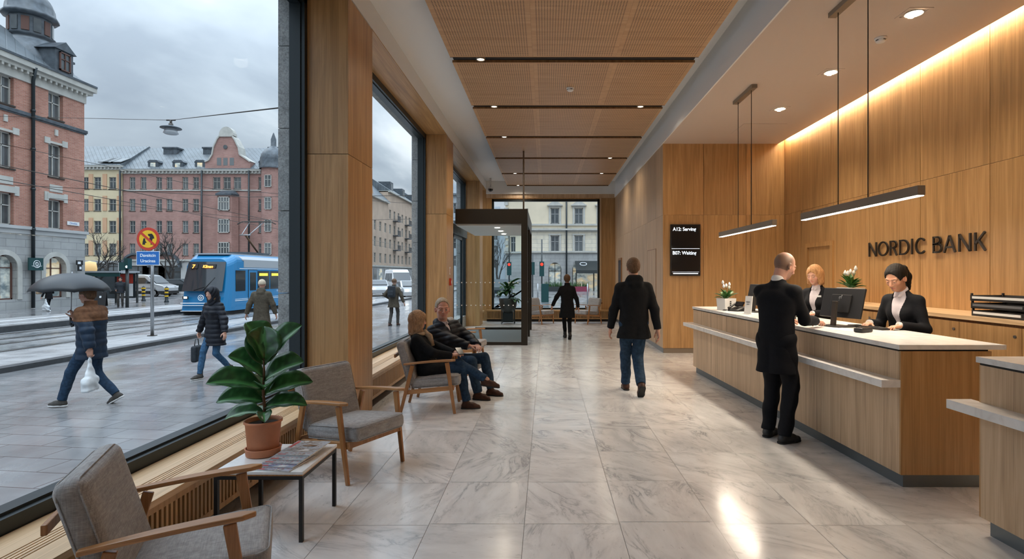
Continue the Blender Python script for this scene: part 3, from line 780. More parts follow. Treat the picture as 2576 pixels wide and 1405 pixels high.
def make_hair(c, mat, style='short', top=.012, hairline=.112):
    hp, hs, Mh = c['hp'], c['hs'], c['Mh']; h = min(c['h'], .006)
    S = SDF(c['HC']-.36*hs, c['HC']+.2*hs, h)
    e = top
    S.ell(hp(0, -.014, .025), V3(.076+e, .097+e, .095+e)*hs, .01, Mh)
    if style == 'short':
        S.cone(hp(0, -.06, -.03), hp(0, -.05, -.065), .05*hs, .035*hs, .03)
        S.ell(hp(0, .090, -.035), V3(.095, .080, hairline)*hs, .012, Mh, sub=True)
        S.ell(hp(.075, .02, -.045), V3(.04, .045, .06)*hs, .01, Mh, sub=True); S.ell(hp(-.075, .02, -.045), V3(.04, .045, .06)*hs, .01, Mh, sub=True)
        S.plane(hp(0, 0, -.075), -Mh[:, 2])
    elif style == 'long':
        for q in (1, -1):
            S.cone(hp(q*.062, .0, .03), hp(q*.075, .01, -.12), .036*hs, .04*hs, .03); S.cone(hp(q*.05, -.05, 0), hp(q*.06, -.045, -.155), .05*hs, .045*hs, .04)
            S.cone(hp(q*.075, .01, -.12), hp(q*.07, .02, -.165), .038*hs, .024*hs, .03)
        S.cone(hp(0, -.06, 0), hp(0, -.065, -.16), .06*hs, .05*hs, .04)
        S.ell(hp(0, .105, -.04), V3(.062, .085, .095)*hs, .015, Mh, sub=True)
    elif style == 'bob':
        for q in (1, -1):
            S.cone(hp(q*.06, .01, .03), hp(q*.07, .015, -.10), .03*hs, .03*hs, .03); S.cone(hp(q*.05, -.05, 0), hp(q*.055, -.04, -.115), .045*hs, .035*hs, .04)
        S.cone(hp(0, -.06, 0), hp(0, -.055, -.11), .055*hs, .04*hs, .04)
        S.ell(hp(0, .105, -.045), V3(.062, .085, .105)*hs, .012, Mh, sub=True)
    elif style == 'ponytail':
        S.ell(hp(0, .098, -.045), V3(.080, .080, .125)*hs, .012, Mh, sub=True)
        S.ell(hp(.08, .015, -.06), V3(.035, .05, .065)*hs, .01, Mh, sub=True); S.ell(hp(-.08, .015, -.06), V3(.035, .05, .065)*hs, .01, Mh, sub=True)
        S.plane(hp(0, .0, -.085), -Mh[:, 2])
        S.cone(hp(0, -.1, .03), hp(0, -.135, .02), .028*hs, .03*hs, .01); S.cone(hp(0, -.135, .02), hp(0, -.15, -.07), .036*hs, .042*hs, .02)
        S.cone(hp(0, -.15, -.07), hp(0, -.135, -.19), .042*hs, .014*hs, .02)
    elif style == 'beanie':
        S.ell(hp(0, -.015, .035), V3(.09, .108, .105)*hs, .01, Mh); S.plane(hp(0, 0, .0), -Mh[:, 2])
    X, Y, Z = S.grid()
    if style != 'beanie':
        if style == 'long': S.f = S.f+(.006*np.sin(60*Z+40*X)*np.sin(55*Y+20*Z)).astype(np.float32)
        S.f = S.f+(.0022*np.sin(230*(X+.3*Z)+3*np.sin(30*Z))*np.sin(210*Y+2*np.sin(25*Z))).astype(np.float32)
    S.obj('hair' if style != 'beanie' else 'hat', mat, c['root'])

# ------------------------------------------------------------------ the room
ZP, ZC, ZB, ZS = EYE+2.95, 4.75, 4.21, 4.45        # acoustic panels, white ceiling, beige ceiling, window-bay soffit
XG, XF, XW, XR = -2.53, -2.04, 2.35, 4.8           # glass line, column faces, hall wall, right wall
YB, YE = -4.0, 19.0
def st(mb, name, mats, **k): return mb.build(name, mats, kind='structure', **k)
# floor: marble slabs with hair joints
mb = MB(); mb.box(-2.75, XR+.1, YB-.2, YE+.2, -.2, -.002); mb.mat(1)
tw, tl, g = .604, .71, .0016
i0 = int((-2.5+.742)/tw)-2
for i in range(i0, i0+14):
    x0 = -.742+tw*i; x1 = x0+tw
    if x0 > XR or x1 < -2.5: continue
    off = (0, .0, .03, 0, -.02)[i % 5]; j = -11
    while True:
        y0 = 3.53+tl*j+off
        if y0 > YE: break
        mb._add([(max(x0, -2.6)+g, max(y0, YB)+g, 0), (min(x1, XR)-g, max(y0, YB)+g, 0), (min(x1, XR)-g, min(y0+tl, YE)-g, 0), (max(x0, -2.6)+g, min(y0+tl, YE)-g, 0)], [(0, 1, 2, 3)])
        j += 1
st(mb, 'floor', ['grout', 'marble'])

def panel_wall(name, P, us, zs, depth=.02, mats=('slot_black', 'oak'), gap=.004, back=.05):
    """veneer boards with shadow gaps over a dark backing; P(u, z, n)"""
    mb = MB(); mb.boxf(P, us[0], us[-1], zs[0], zs[-1], -back-depth, -depth); mb.mat(1)
    for a, b in zip(us, us[1:]):
        for c, d in zip(zs, zs[1:]):
            if isinstance(a, tuple): continue
            mb.boxf(P, a+gap, b-gap, c+gap*(c != zs[0]), d-gap, -depth, 0)
    return mb
# right wall (behind counter), with an opening for the door
PR = lambda u, z, n: (XR-n, u, z)
mb = MB(); mb.boxf(PR, YB, 11.3, 0, 4.6, -.12, -.02); mb.mat(1)
seam = [6.02+1.12*k for k in range(-9, 5)]+[11.3]
for a, b in zip(seam, seam[1:]):
    for c, d in ((0, 2.78), (2.78, 4.6)):
        if c == 0 and b > 9.3 and a < 10.25:
            if a < 9.2: mb.boxf(PR, a+.004, 9.28, c, d-.004, -.02, 0)
            if b > 10.3: mb.boxf(PR, 10.24, b-.004, c, d-.004, -.02, 0)
            mb.boxf(PR, max(a, 9.28), min(b, 10.24), 2.14, d-.004, -.02, 0)
        else: mb.boxf(PR, a+.004, b-.004, c, d-.004, -.02, 0)
st(mb, 'wall_right', ['slot_black', 'oak'])
mb = MB(); mb.box(XR-.004, XR+.015, 9.36, 10.16, 0, 2.07)
d = st(mb, 'door_1', 'oak')
m2 = MB(); m2.box(XR-.035, XR+.02, 9.275, 9.36, 0, 2.07); m2.box(XR-.035, XR+.02, 10.16, 10.245, 0, 2.07); m2.box(XR-.035, XR+.02, 9.275, 10.245, 2.0705, 2.145)
m2.build('door_frame', 'oak', d)
m2 = MB(); m2.cyl((XR-.05, 9.45, 1.02), (XR-.05, 9.57, 1.02), .009); m2.cyl((XR-.05, 9.45, 1.02), (XR, 9.45, 1.02), .009); m2.build('door_handle', 'steel', d)
# wood block closing the teller area (faces the camera), and the hall wall
PB = lambda u, z, n: (u, 11.2-n, z)
mb = MB(); mb.boxf(PB, XW+.02, XR, .1, ZB+.3, -.3, -.02); mb.mat(1)
us = [XW, 3.17, 4.02, 4.12, XR-.003]
for a, b in zip(us, us[1:]):
    for c, d_ in ((.1, 2.78), (2.78, ZB+.2)): mb.boxf(PB, a+.003*(a > XW), b-.003, c+.0*c, d_-.003, -.02, 0)
st(mb, 'wall_block', ['slot_black', 'oak'])
PH = lambda u, z, n: (XW-n, u, z)
mb = MB(); mb.boxf(PH, 11.23, YE+.1, .1, ZB+.3, -.2, -.02); mb.mat(1)
us = [11.2205, 11.9, 12.9, 13.75, 14.6, 15.4, 16.2, 17.0, 17.8, 18.4, YE+.02]
for a, b in zip(us, us[1:]):
    for c, d_ in ((.1, 2.78), (2.78, ZB+.25)): mb.boxf(PH, a+.003*(a > 11.3), b-.003, c, d_-.003, -.02, 0)
st(mb, 'wall_hall', ['slot_black', 'oak_pale'])
mb = MB(); mb.boxf(PH, 11.9, 12.9, 0.11, 2.12, -.001, .006)
d = st(mb, 'door_2', 'oak_pale'); m2 = MB()
for a, b, c, e in ((11.89, 11.905, .1, 2.135), (12.895, 12.91, .1, 2.135), (11.89, 12.91, 2.12, 2.135)): m2.boxf(PH, a, b, c, e, 0, .0075)
m2.build('door_gap', 'oak_dark', d)
m2 = MB(); m2.boxf(PH, 12.02, 12.035, .98, 1.12, .006, .03); m2.build('door_handle', 'steel', d)
mb = MB(); mb.boxf(PH, 11.22, YE, 0, .1, -.03, -.012); st(mb, 'baseboard_hall', 'steel')
mb = MB(); mb.boxf(PB, XW+.012, XR, 0, .1, -.03, -.012); st(mb, 'baseboard_block', 'bronze_light')
# niche display on hall wall
t = MB(); t.boxf(PH, 17.25, 17.95, 1.2, 2.1, -.0, .03); nd = t.build('wall_niche', 'oak_dark', label='small oak-framed niche on the pale hall wall near the far window', cat='niche')
t = MB(); t.boxf(PH, 17.32, 17.88, 1.27, 2.03, .03, .034); t.build('niche_panel', 'black', nd)

# ceilings
mb = MB(); mb.box(XF, XW+.1, YB, YE, ZC, ZC+.15); st(mb, 'ceiling', 'white_wall')
mb = MB(); mb.box(XW, XR-.13, YB, 11.25, ZB, ZB+.06); mb.box(XW, XW+.05, YB, 11.25, ZB+.06, ZC+.15); mb.box(XW+.05, XR+.1, YB, 11.25, 4.6, 4.7)
st(mb, 'ceiling_teller', 'beige_ceiling')
mb = MB(); mb.box(XW-.02, XW, YB, YE, ZB, ZC); st(mb, 'trim_bulkhead', 'white_wall')
mb = MB(); mb.box(XF-.5, XF, YB, YE, ZS+.012, ZC+.15); st(mb, 'trim_beam', 'white_wall')
mb = MB(); mb.box(XF, XW, YE-.12, YE+.1, 4.32, ZC+.01); st(mb, 'trim_end', 'white_wall')
mb = MB(); mb.box(XR-.12, XR-.02, YB, 11.15, ZB+.07, ZB+.085); st(mb, 'trim_cove', 'lamp_on')
mb = MB(); mb.box(3.45, 4.2, 9.7, 10.4, ZB-.008, ZB-.0005); mb.build('access_hatch', 'beige_ceiling', label='flush square access hatch in the teller ceiling near the oak block', cat='hatch')

# acoustic panels, six rows of three
slots = [7.65+2.156*k for k in range(-5, 7)]
pw = 1.125
proto = None
xs0 = -.4425*2.95
for r in range(len(slots)-1):
    y0, y1 = slots[r]+.1, slots[r+1]-.1
    if slots[r+1] < 2.0: continue
    for c_ in range(3):
        xc = xs0+pw*(c_+.5); yc = (y0+y1)/2
        if y1 > YE-.3: continue
        m = MB(); m.box(-pw/2+.0008, pw/2-.0008, -(y1-y0)/2, (y1-y0)/2, 0, .028)
        if proto is None: o = m.build('acoustic_panel', 'perforated_oak'); proto = o
        else: o = proto.copy(); COL.objects.link(o)
        o.location = (xc, yc, ZP)
        side = ('left', 'middle', 'right')[c_]; rr = r
        row = {3: 'nearest row in view', 4: 'second row, before the first black slot'}.get(r, '')
        k_vis = r-3
        words = ['nearest, cut by the picture top', 'just past the first black slot', 'past the second black slot', 'past the third black slot', 'past the fourth black slot', 'past the fifth black slot', 'past the sixth black slot', 'past the seventh black slot']
        tag(o, f'perforated oak ceiling board, {side} one {words[max(0, k_vis-1)]}', 'ceiling panel', 'perforated oak ceiling boards')
# carrier above with the black slots
mb = MB(); mb.box(xs0+.02, xs0+3*pw-.02, 1.0, 18.5, ZP+.03, ZP+.22); mb.build('ceiling_carrier', 'slot_black', kind='structure')
mb = MB()
for y in slots:
    if 2 < y < 18.7: mb.box(xs0, xs0+3*pw, y-.098, y-.09, ZP-.003, ZP+.03); mb.box(xs0, xs0+3*pw, y+.09, y+.098, ZP-.003, ZP+.03)
mb.build('trim_slots', 'oak_dark', kind='structure')

# left wall: oak-clad piers, bench, glazing
cols = [(-8, -4.0), (.06, .86), (5.73, 6.53), (11.4, 12.2), (17.07, 17.87)]
PC = ['', 'first', 'second', 'third', 'fourth']
for i, (a, b) in enumerate(cols):
    if i == 0: continue
    mb = MB(); mb.box(-2.46, XF-.02, a+.02, b-.02, 0, ZS); mb.mat(1)
    for z0, z1 in ((.0, 2.82), (2.82, ZS)):
        mb.box(-2.46, XF-.02, a, a+.02, z0+.003, z1-.003); mb.box(XF-.02, XF, a, b, z0+.003, z1-.003); mb.box(-2.46, XF-.02, b-.02, b, z0+.003, z1-.003)
    st(mb, f'wall_pier_{i}', ['slot_black', 'oak'])
    mb = MB(); z = -.3
    while z < 4.9:
        mb.box(-2.75, -2.62, a-.02, b+.02, z+.003, z+.84); z += .845
    st(mb, f'wall_stone_{i}', 'granite')
mb = MB(); mb.box(-2.78, -2.47, YB-.2, 17.9, ZS-.02, 5.3); st(mb, 'wall_lintel', 'granite')
mb = MB(); mb.box(-2.72, -2.46, YB, 18.0, -.3, .33); st(mb, 'wall_sill', 'granite')
mb = MB()
for a, b in ((YB, .06), (.86, 5.73), (6.53, 11.4), (12.2, 17.07), (17.87, YE)): mb.box(-2.5, XF-.003, a+.002, b-.002, ZS, ZS+.012)
st(mb, 'trim_soffit', 'oak_soffit')
bays = [(-4.0, .06), (.86, 5.73), (6.53, 11.4), (12.2, 17.07)]
for i, (a, b) in enumerate(bays):
    z0 = .33 if i < 3 else 0.0
    mb = MB(); 
    zt = ZS
    for (ya, yb) in ((a, a+.06), (b-.06, b)): mb.box(-2.62, -2.462, ya, yb, z0, zt)
    mb.box(-2.62, -2.462, a, b, zt-.10, zt); mb.box(-2.62, -2.462, a, b, z0, z0+.14)
    # slim stepped glazing beads
    for (ya, yb) in ((a+.06, a+.075), (b-.075, b-.06)): mb.box(-2.59, -2.50, ya, yb, z0+.14, zt-.1)
    mb.box(-2.59, -2.50, a+.06, b-.06, z0+.14, z0+.155); mb.box(-2.59, -2.50, a+.06, b-.06, zt-.115, zt-.1)
    w = st(mb, f'window_{i+1}', 'dark_frame')
    m2 = MB(); m2.box(-2.548, -2.536, a+.06, b-.06, z0+.14, zt-.1)
    m2.build('pane', 'glass', w)
    if i == 3: continue
# bench / convector cover along the windows
for i, (a, b) in enumerate(bays[:3]+[(17.87, 18.45)]):
    root = empty('window_bench', ((XF+XG)/2, (a+b)/2, 0), 0, ['pale oak window bench cut by the lower left corner', 'pale oak window bench with slatted front beside the side table', 'pale oak window bench behind the seated couple', 'short pale oak bench beyond the glass vestibule'][i], 'bench', 'oak window benches with slatted fronts')
    ox, oy = (XF+XG)/2, (a+b)/2; hw = (b-a)/2-.002
    x0, x1 = -2.455-ox, XF-.01-ox
    m = MB()
    m.box(x0, -2.275-ox, -hw, hw, .365, .40)
    for k in range(4): m.box(-2.275-ox+.008+.022*k, -2.275-ox+.022+.022*k, -hw, hw, .372, .40)
    m.box(-2.179-ox, x1, -hw, hw, .365, .40)
    m.build('bench_top', 'oak_y', root)
    m = MB(); m.box(-2.275-ox, -2.179-ox, -hw, hw, .34, .366); m.box(x0, x1-.03, -hw, hw, .11, .12); m.box(x0, x0+.01, -hw, hw, 0, .36); m.box(-2.2-ox, -2.19-ox, -hw, hw, 0, .11); m.box(-2.1-ox, -2.09-ox, -hw, hw, .12, .34)
    m.build('bench_carcass', 'slot_black', root)
    m = MB(); m.box(x1-.03, x1-.005, -hw, hw, .33, .364); m.box(x1-.03, x1-.005, -hw, hw, .10, .135); m.box(x1-.03, x1-.005, -hw, -hw+.05, .1, .36); m.box(x1-.03, x1-.005, hw-.05, hw, .1, .36)
    y = -hw+.06
    while y < hw-.06:
        m.box(x1-.028, x1-.007, y, y+.019, .135, .331); y += .038
    m.build('slatted_front', 'oak', root)
# wall behind camera, and end wall with window
mb = MB(); mb.box(-2.6, XR+.1, YB-.2, YB, 0, 4.9); st(mb, 'wall_back', 'white_wall')
PE = lambda u, z, n: (u, YE-n, z)
wx0, wx1, wz0, wz1 = -1.86, 1.83, .38, 4.16
mb = MB(); mb.boxf(PE, -3, wx0, -.3, 4.9, -.3, -.0); mb.boxf(PE, wx1, XW+.3, -.3, 4.9, -.3, 0); mb.boxf(PE, wx0, wx1, wz1, 4.9, -.3, 0); mb.boxf(PE, wx0, wx1, -.3, .3, -.3, 0)
st(mb, 'wall_far', 'oak')
mb = MB(); mb.boxf(PE, wx0, wx0+.07, wz0, wz1, -.16, -.05); mb.boxf(PE, wx1-.07, wx1, wz0, wz1, -.16, -.05); mb.boxf(PE, wx0, wx1, wz1-.08, wz1, -.16, -.05); mb.boxf(PE, wx0, wx1, .3, wz0+.06, -.16, -.05)
w = st(mb, 'window_5', 'dark_frame'); m2 = MB(); m2.boxf(PE, wx0+.07, wx1-.07, wz0+.06, wz1-.08, -.11, -.10); m2.build('pane', 'glass', w)
mb = MB(); mb.boxf(PE, XF, XW, 4.19, 4.32, 0, .03); mb.boxf(PE, wx1, wx1+.05, .38, 4.19, 0, .03); st(mb, 'trim_header', 'oak_pale')
root = empty('convector_cover', (0, YE-.15, 0), 0, 'low slatted oak cover running under the far window', 'bench')
m = MB(); m.box(-2.03, 2.3, -.13, .13, .36, .385); m.build('cover_top', 'oak_x', root)
m = MB(); x = -2.0
while x < 2.28: m.box(x, x+.028, -.13, -.11, .1, .36); x += .05
m.box(-2.03, 2.3, -.132, -.108, .34, .362); m.box(-2.03, 2.3, -.132, -.108, .08, .11)
m.build('slatted_front', 'oak', root)
m = MB(); m.box(-2.0, 2.28, -.1, .1, 0, .35); m.build('cover_core', 'slot_black', root)

# ------------------------------------------------------------------ glass entrance vestibule
vx, vy0, vy1, vz = -.417, 12.43, 16.0, 3.045
root = empty('entrance_vestibule', (-1.2, 14.2, 0), 0, 'bronze-framed glass entrance vestibule beside the window piers', 'vestibule')
def L2(m): m.T = Matrix.Translation((1.2, -14.2, 0)); return m
m = L2(MB())
m.box(-2.03, vx, vy0, vy0+.14, vz-.33, vz); m.box(vx-.14, vx, vy0+.14, vy1, vz-.33, vz); m.box(-2.03, vx, vy1-.12, vy1, vz-.33, vz)
m.box(-2.03, vx-.14, vy0+.14, vy1-.12, vz-.02, vz)
m.build('header', 'bronze', root)
for (x, y) in ((vx-.07, vy0+.07), (vx-.05, vy1-.06), (vx-.03, 14.2)):
    m = L2(MB()); w_ = .07 if y < 14 else (.05 if y > 15 else .03); m.box(x-w_, x+w_, y-w_, y+w_, 0, vz-.33); m.build('post', 'bronze', root)
m = L2(MB()); m.box(-2.03, vx-.14, vy0+.03, vy0+.09, 0, .07); m.build('bottom_rail', 'bronze', root)
m = L2(MB()); m.box(-2.03, vx-.1, vy1-.1, vy1-.04, 0, .07); m.build('bottom_rail', 'bronze', root)
m = L2(MB()); m.box(-2.03, vx-.14, vy0+.055, vy0+.067, .07, vz-.33); m.build('glass_pane', 'glass', root)
m = L2(MB()); m.box(vx-.06, vx-.048, vy0+.14, 14.17, .07, vz-.33); m.build('glass_pane', 'glass', root)
m = L2(MB()); m.box(vx-.06, vx-.048, 14.23, vy1-.1, .07, vz-.33); m.build('glass_pane', 'glass', root)
m = L2(MB()); m.box(-2.03, vx-.14, vy1-.08, vy1-.07, .07, vz-.33); m.build('glass_pane', 'glass', root)
m = L2(MB())
m.box(-2.03, vx-.14, vy0+.14, vy1-.12, vz-.36, vz-.33); m.build('soffit', 'white_wall', root)
for y in (13.1, 14.1, 15.1):
    m = L2(MB()); m.cyl((-1.15, y, vz-.362), (-1.15, y, vz-.372), .06, n=16); m.build('spot', 'lamp_white', root)
m = L2(MB()); x = -2.0
while x < vx-.16:
    for z in (1.40, .89):
        if random.random() < .93: m.cyl((x, vy0+.053, z), (x, vy0+.0555, z), .014, n=10)
    x += .105
m.build('dot_marking', 'white_gloss', root)
m = L2(MB()); y = vy0+.25
while y < vy1-.2:
    for z in (1.40, .89): m.cyl((vx-.046, y, z), (vx-.044, y, z), .014, n=8)
    y += .12
m.build('dot_marking', 'white_gloss', root)
m = MB(); m.box(-2.3, vx-.15, vy0+.15, vy1-.13, .0, .012); m.build('entrance_mat', 'mat_grey', label='grey ribbed entrance mat inside the glass vestibule', cat='mat')
# sliding outer door in the window wall
root = empty('sliding_door', (-2.4, 14.2, 0), 0, 'dark-framed sliding glass entrance door on the left of the vestibule', 'door')
for a, b in ((-1.6, -.02), (.02, 1.6)):
    m = MB(); m.box(-.03, .03, a, a+.08, 0, 2.62); m.box(-.03, .03, b-.08, b, 0, 2.62); m.box(-.03, .03, a, b, 0, .1); m.box(-.03, .03, a, b, 2.54, 2.62)
    lf = m.build('door_leaf', 'dark_frame', root); m = MB(); m.box(-.006, .006, a+.08, b-.08, .1, 2.54); m.build('pane', 'glass', lf)
m = MB(); m.box(-.06, .1, -2.0, 2.0, 2.62, 2.85); m.build('operator_box', 'frame_grey', root)
m = MB(); m.cyl((-.54, 13.3, vz), (-.54, 13.3, ZP), .02, n=10); m.build('hanger_rod', 'bronze_light', label='thin metal rod rising from the vestibule roof to the ceiling', cat='rod')
# fire call point + pictogram on the pier beside the vestibule
m = MB(); m.box(XF, XF+.035, 11.72, 11.84, 1.35, 1.5); cp = m.build('fire_call_point', 'red_paint', label='small red fire call point on the second oak pier', cat='alarm')
m = MB(); m.box(XF+.035, XF+.038, 11.75, 11.81, 1.39, 1.45); m.build('press_plate', 'white_plastic', cp)
m = MB(); m.box(XF, XF+.005, 11.73, 11.83, 1.58, 1.74); sg = m.build('pictogram_sign', 'white_plastic', label='tiny white pictogram sign above the red call point', cat='sign')
m = MB(); m.cyl((XF+.005, 11.78, 1.69), (XF+.008, 11.78, 1.69), .018, n=10); m.box(XF+.005, XF+.008, 11.765, 11.795, 1.6, 1.67); m.build('symbol', 'red_paint', sg)
# security camera dome, smoke detectors
root = empty('dome_camera', (-1.83, 18.3, ZC), 0, 'small dark dome camera at the far left ceiling corner', 'camera')
m = MB(); m.cyl((0, 0, 0), (0, 0, -.32), .03); m.lathe([(.001, -.30), (.1, -.30), (.1, -.36)], (0, 0, 0), 16); m.build('mount', 'white_plastic', root)
m = MB(); m.lathe([(.085, -.36), (.075, -.41), (.045, -.44), (.001, -.45)], (0, 0, 0), 16); m.build('dome', 'black_gloss', root)
def detector(x, y, z, label):
    root = empty('smoke_detector', (x, y, z), 0, label, 'smoke detector', 'ceiling smoke detectors')
    m = MB(); m.lathe([(.001, 0), (.062, 0), (.062, -.018), (.05, -.022)], n=24); m.build('base', 'white_plastic', root)
    m = MB(); m.lathe([(.05, -.02), (.052, -.04), (.04, -.052), (.001, -.054)], n=24); m.build('cap', 'white_plastic', root)
    for k in range(4): a = k*math.pi/2+.3; m = MB(); m.boxc((.051*math.cos(a), .051*math.sin(a), -.032), (.008, .03, .008), (0, 0, a)); m.build('vent', 'black', root)
detector(.38, 8.8, ZP, 'round white smoke detector on the middle perforated oak board')
detector(3.72, 6.19, ZB, 'round white smoke detector on the plain beige teller ceiling')
# downlights in the black slots
LIGHTS = []
for x, y, w in ((-.90, 7.65, 'left end of the nearest black slot'), (-.915, 9.8, 'left end of the second black slot'), (1.66, 9.8, 'right end of the second black slot'), (-.90, 11.96, 'left end of the third black slot'),
             (1.62, 14.12, 'right end of the fourth black slot'), (-.91, 16.27, 'left end of the fifth black slot'), (1.62, 16.27, 'right end of the fifth black slot'), (-.93, 18.43, 'left end of the sixth black slot')):
    root = empty('slot_downlight', (x, y, ZP), 0, f'small round downlight at the {w}', 'ceiling light', 'downlights in the black ceiling slots')
    m = MB(); m.lathe([(.062, .028), (.062, -.002), (.05, -.003), (.048, .02)], n=20); m.build('ring', 'bronze_light', root)
    m = MB(); m.lathe([(.049, .008), (.03, .002), (.001, .001)], n=20); m.build('lens', 'lamp_on', root)
    LIGHTS.append((x, y, ZP-.02, 75 if x < 0 else 50, 2.7))
for x, y, w in ((3.70, 5.6, 'nearest of the three'), (3.70, 7.23, 'middle one of the three'), (3.71, 8.83, 'farthest of the three')):
    root = empty('square_downlight', (x, y, ZB), 0, f'square recessed downlight in the beige ceiling, {w}', 'ceiling light', 'square downlights above the tellers')
    m = MB(); m.box(-.12, .12, -.12, -.09, -.006, 0); m.box(-.12, .12, .09, .12, -.006, 0); m.box(-.12, -.09, -.09, .09, -.006, 0); m.box(.09, .12, -.09, .09, -.006, 0); m.build('frame', 'beige_ceiling', root)
    m = MB(); m.lathe([(.001, -.004), (.075, -.004), (.085, -.012)], n=20); m.build('reflector', 'white_gloss', root)
    m = MB(); m.boxc((.01, .0, -.016), (.045, .15, .012)); m.build('lens', 'lamp_on', root)
    LIGHTS.append((x, y, ZB-.04, 125, 2.0))

# ------------------------------------------------------------------ linear pendants
def pendant(y0, y1, x, z, cy0, cy1, label):
    yc = (y0+y1)/2; root = empty('linear_pendant', (x, yc, z), 0, label, 'pendant lamp', 'linear pendants over the teller counter')
    hl = (y1-y0)/2
    m = MB(); m.box(-.03, .03, -hl, hl, 0, .075); m.build('housing', 'bronze_light', root, bevel=.002)
    m = MB(); m.box(-.025, .025, -hl+.01, hl-.01, -.006, .0); m.build('diffuser', 'lamp_white', root)
    for cy in (cy0, cy1):
        m = MB(); m.cyl((0, cy-yc, .075), (0, cy-yc, ZB-z-.03), .005, n=8); m.build('cable', 'black', root)
    m = MB(); m.box(-.04, .04, cy0-yc-.12, cy1-yc+.12, ZB-z-.05, ZB-z); m.build('canopy', 'bronze_light', root, bevel=.003)
    l = bpy.data.lights.new('pendant_light', 'AREA'); l.shape = 'RECTANGLE'; l.size = .05; l.size_y = y1-y0; l.energy = 21; l.color = (1, .86, .68)
    lo = bpy.data.objects.new('pendant_light', l); COL.objects.link(lo); lo.location = (x, yc, z-.012)
pendant(4.27, 6.24, 2.88, 2.19, 4.98, 5.49, 'long linear pendant lamp hanging over the near end of the counter')
pendant(7.02, 9.2, 2.88, 2.2, 7.81, 8.35, 'linear pendant lamp hanging over the far end of the counter')
# spots
for x, y, z, e, sz in LIGHTS:
    l = bpy.data.lights.new('downlight', 'SPOT'); l.energy = e; l.color = (1, .86, .68); l.spot_size = sz; l.spot_blend = 1.; l.shadow_soft_size = .09
    lo = bpy.data.objects.new('downlight', l); COL.objects.link(lo); lo.location = (x, y, z)
# hidden cove strip washing the right wall
l = bpy.data.lights.new('cove_light', 'AREA'); l.shape = 'RECTANGLE'; l.size = .06; l.size_y = 15; l.energy = 165; l.color = (1, .76, .46)
lo = bpy.data.objects.new('cove_light', l); COL.objects.link(lo); lo.location = (XR-.07, 3.65, ZB+.13); lo.rotation_euler = (0, 0, 0)

# ------------------------------------------------------------------ queue screen
root = empty('queue_screen', (2.79, 11.195, 2.07), 0, 'black upright queue display on the oak block wall', 'screen')
m = MB(); m.box(-.3, .3, -.055, -.0, -.515, .515); m.build('casing', 'black', root, bevel=.006)
m = MB(); m.box(-.285, .285, -.058, -.055, -.5, .5); sc = m.build('display', 'black_gloss', root)
RX = (R(90), 0, 0)
text_obj('A12: Serving', .098, (-.255, -.059, .385), RX, root, .0004, 'screen_text', align='LEFT', width=.93, offset=.0012)
text_obj('B07: Waiting', .098, (-.262, -.059, -.09), RX, root, .0004, 'screen_text', align='LEFT', width=.93, offset=.0012)
for a_, b_, z_ in ((.28, .024, .03), (.25, -.478, -.462), (.27, -.44, -.437)): m = MB(); m.box(-a_, a_, -.0595, -.058, b_, z_); m.build('screen_line', 'screen_text', root)
# bank sign, letters one by one
root = empty('wall_sign', (XR, 7.14, 1.84), 0, 'dark metal NORDIC BANK lettering mounted on the oak wall', 'sign')
W_ = .108   # stroke width relative to letter height
def arc(cx, cz, rx, rz, a0, a1, n=14): return [(cx+rx*math.cos(R(a0+(a1-a0)*k/n)), cz+rz*math.sin(R(a0+(a1-a0)*k/n))) for k in range(n+1)]
h_ = W_/2
GLY = {'N': [[(h_, 0), (h_, 1)], [(h_, 1-.02), (1-h_, .02)], [(1-h_, 0), (1-h_, 1)]], 'O': [arc(.5, .5, .5-h_, .5-h_+.01, 0, 360, 32)],
       'R': [[(h_, 0), (h_, 1)], [(h_, 1-h_), (.5, 1-h_)]+arc(.5, .73, .36, .27-h_, 90, -90, 12)+[(h_, .46+h_)], [(.5, .5), (.93, 0)]],
       'D': [[(h_, 0), (h_, 1)], [(h_, 1-h_), (.42, 1-h_)]+arc(.42, .5, .52, .5-h_, 90, -90, 18)+[(h_, h_)]], 'I': [[(.5, 0), (.5, 1)]],
       'C': [arc(.54, .5, .5-h_, .5-h_+.01, 48, 312, 24)], 'B': [[(h_, 0), (h_, 1)], [(h_, 1-h_), (.5, 1-h_)]+arc(.5, .76, .3, .24-h_, 90, -90, 12)+[(h_, .52)], [(h_, .52), (.55, .52)]+arc(.55, .29, .36, .29-h_, 90, -90, 12)+[(h_, h_)]],
       'A': [[(.03, 0), (.5, 1-.03)], [(.5, 1-.03), (.97, 0)], [(.2, .3), (.8, .3)]], 'K': [[(h_, 0), (h_, 1)], [(h_, .36), (.9, 1)], [(.34, .58), (.95, 0)]]}
for ch, ya, yb in (('N', 8.232, 8.041), ('O', 8.007, 7.764), ('R', 7.726, 7.567), ('D', 7.52, 7.32), ('I', 7.28, 7.246), ('C', 7.202, 6.994), ('B', 6.866, 6.706), ('A', 6.682, 6.491), ('N', 6.44, 6.257), ('K', 6.199, 6.039)):
    m = MB(); hh = .205; w_ = ya-yb
    for st__ in GLY[ch]:
        pts = [Vector((0, ya-7.14-u*w_, z*hh)) for u, z in st__]
        for p, q in zip(pts, pts[1:]):
            d = (q-p).normalized(); e = d*(.0035 if len(pts) > 2 else 0); m.bar(p-e, q+e, W_*hh, .02, up=(1, 0, 0))
    m.build('letter', 'sign_metal', root, loc=(-.025, 0, .002))

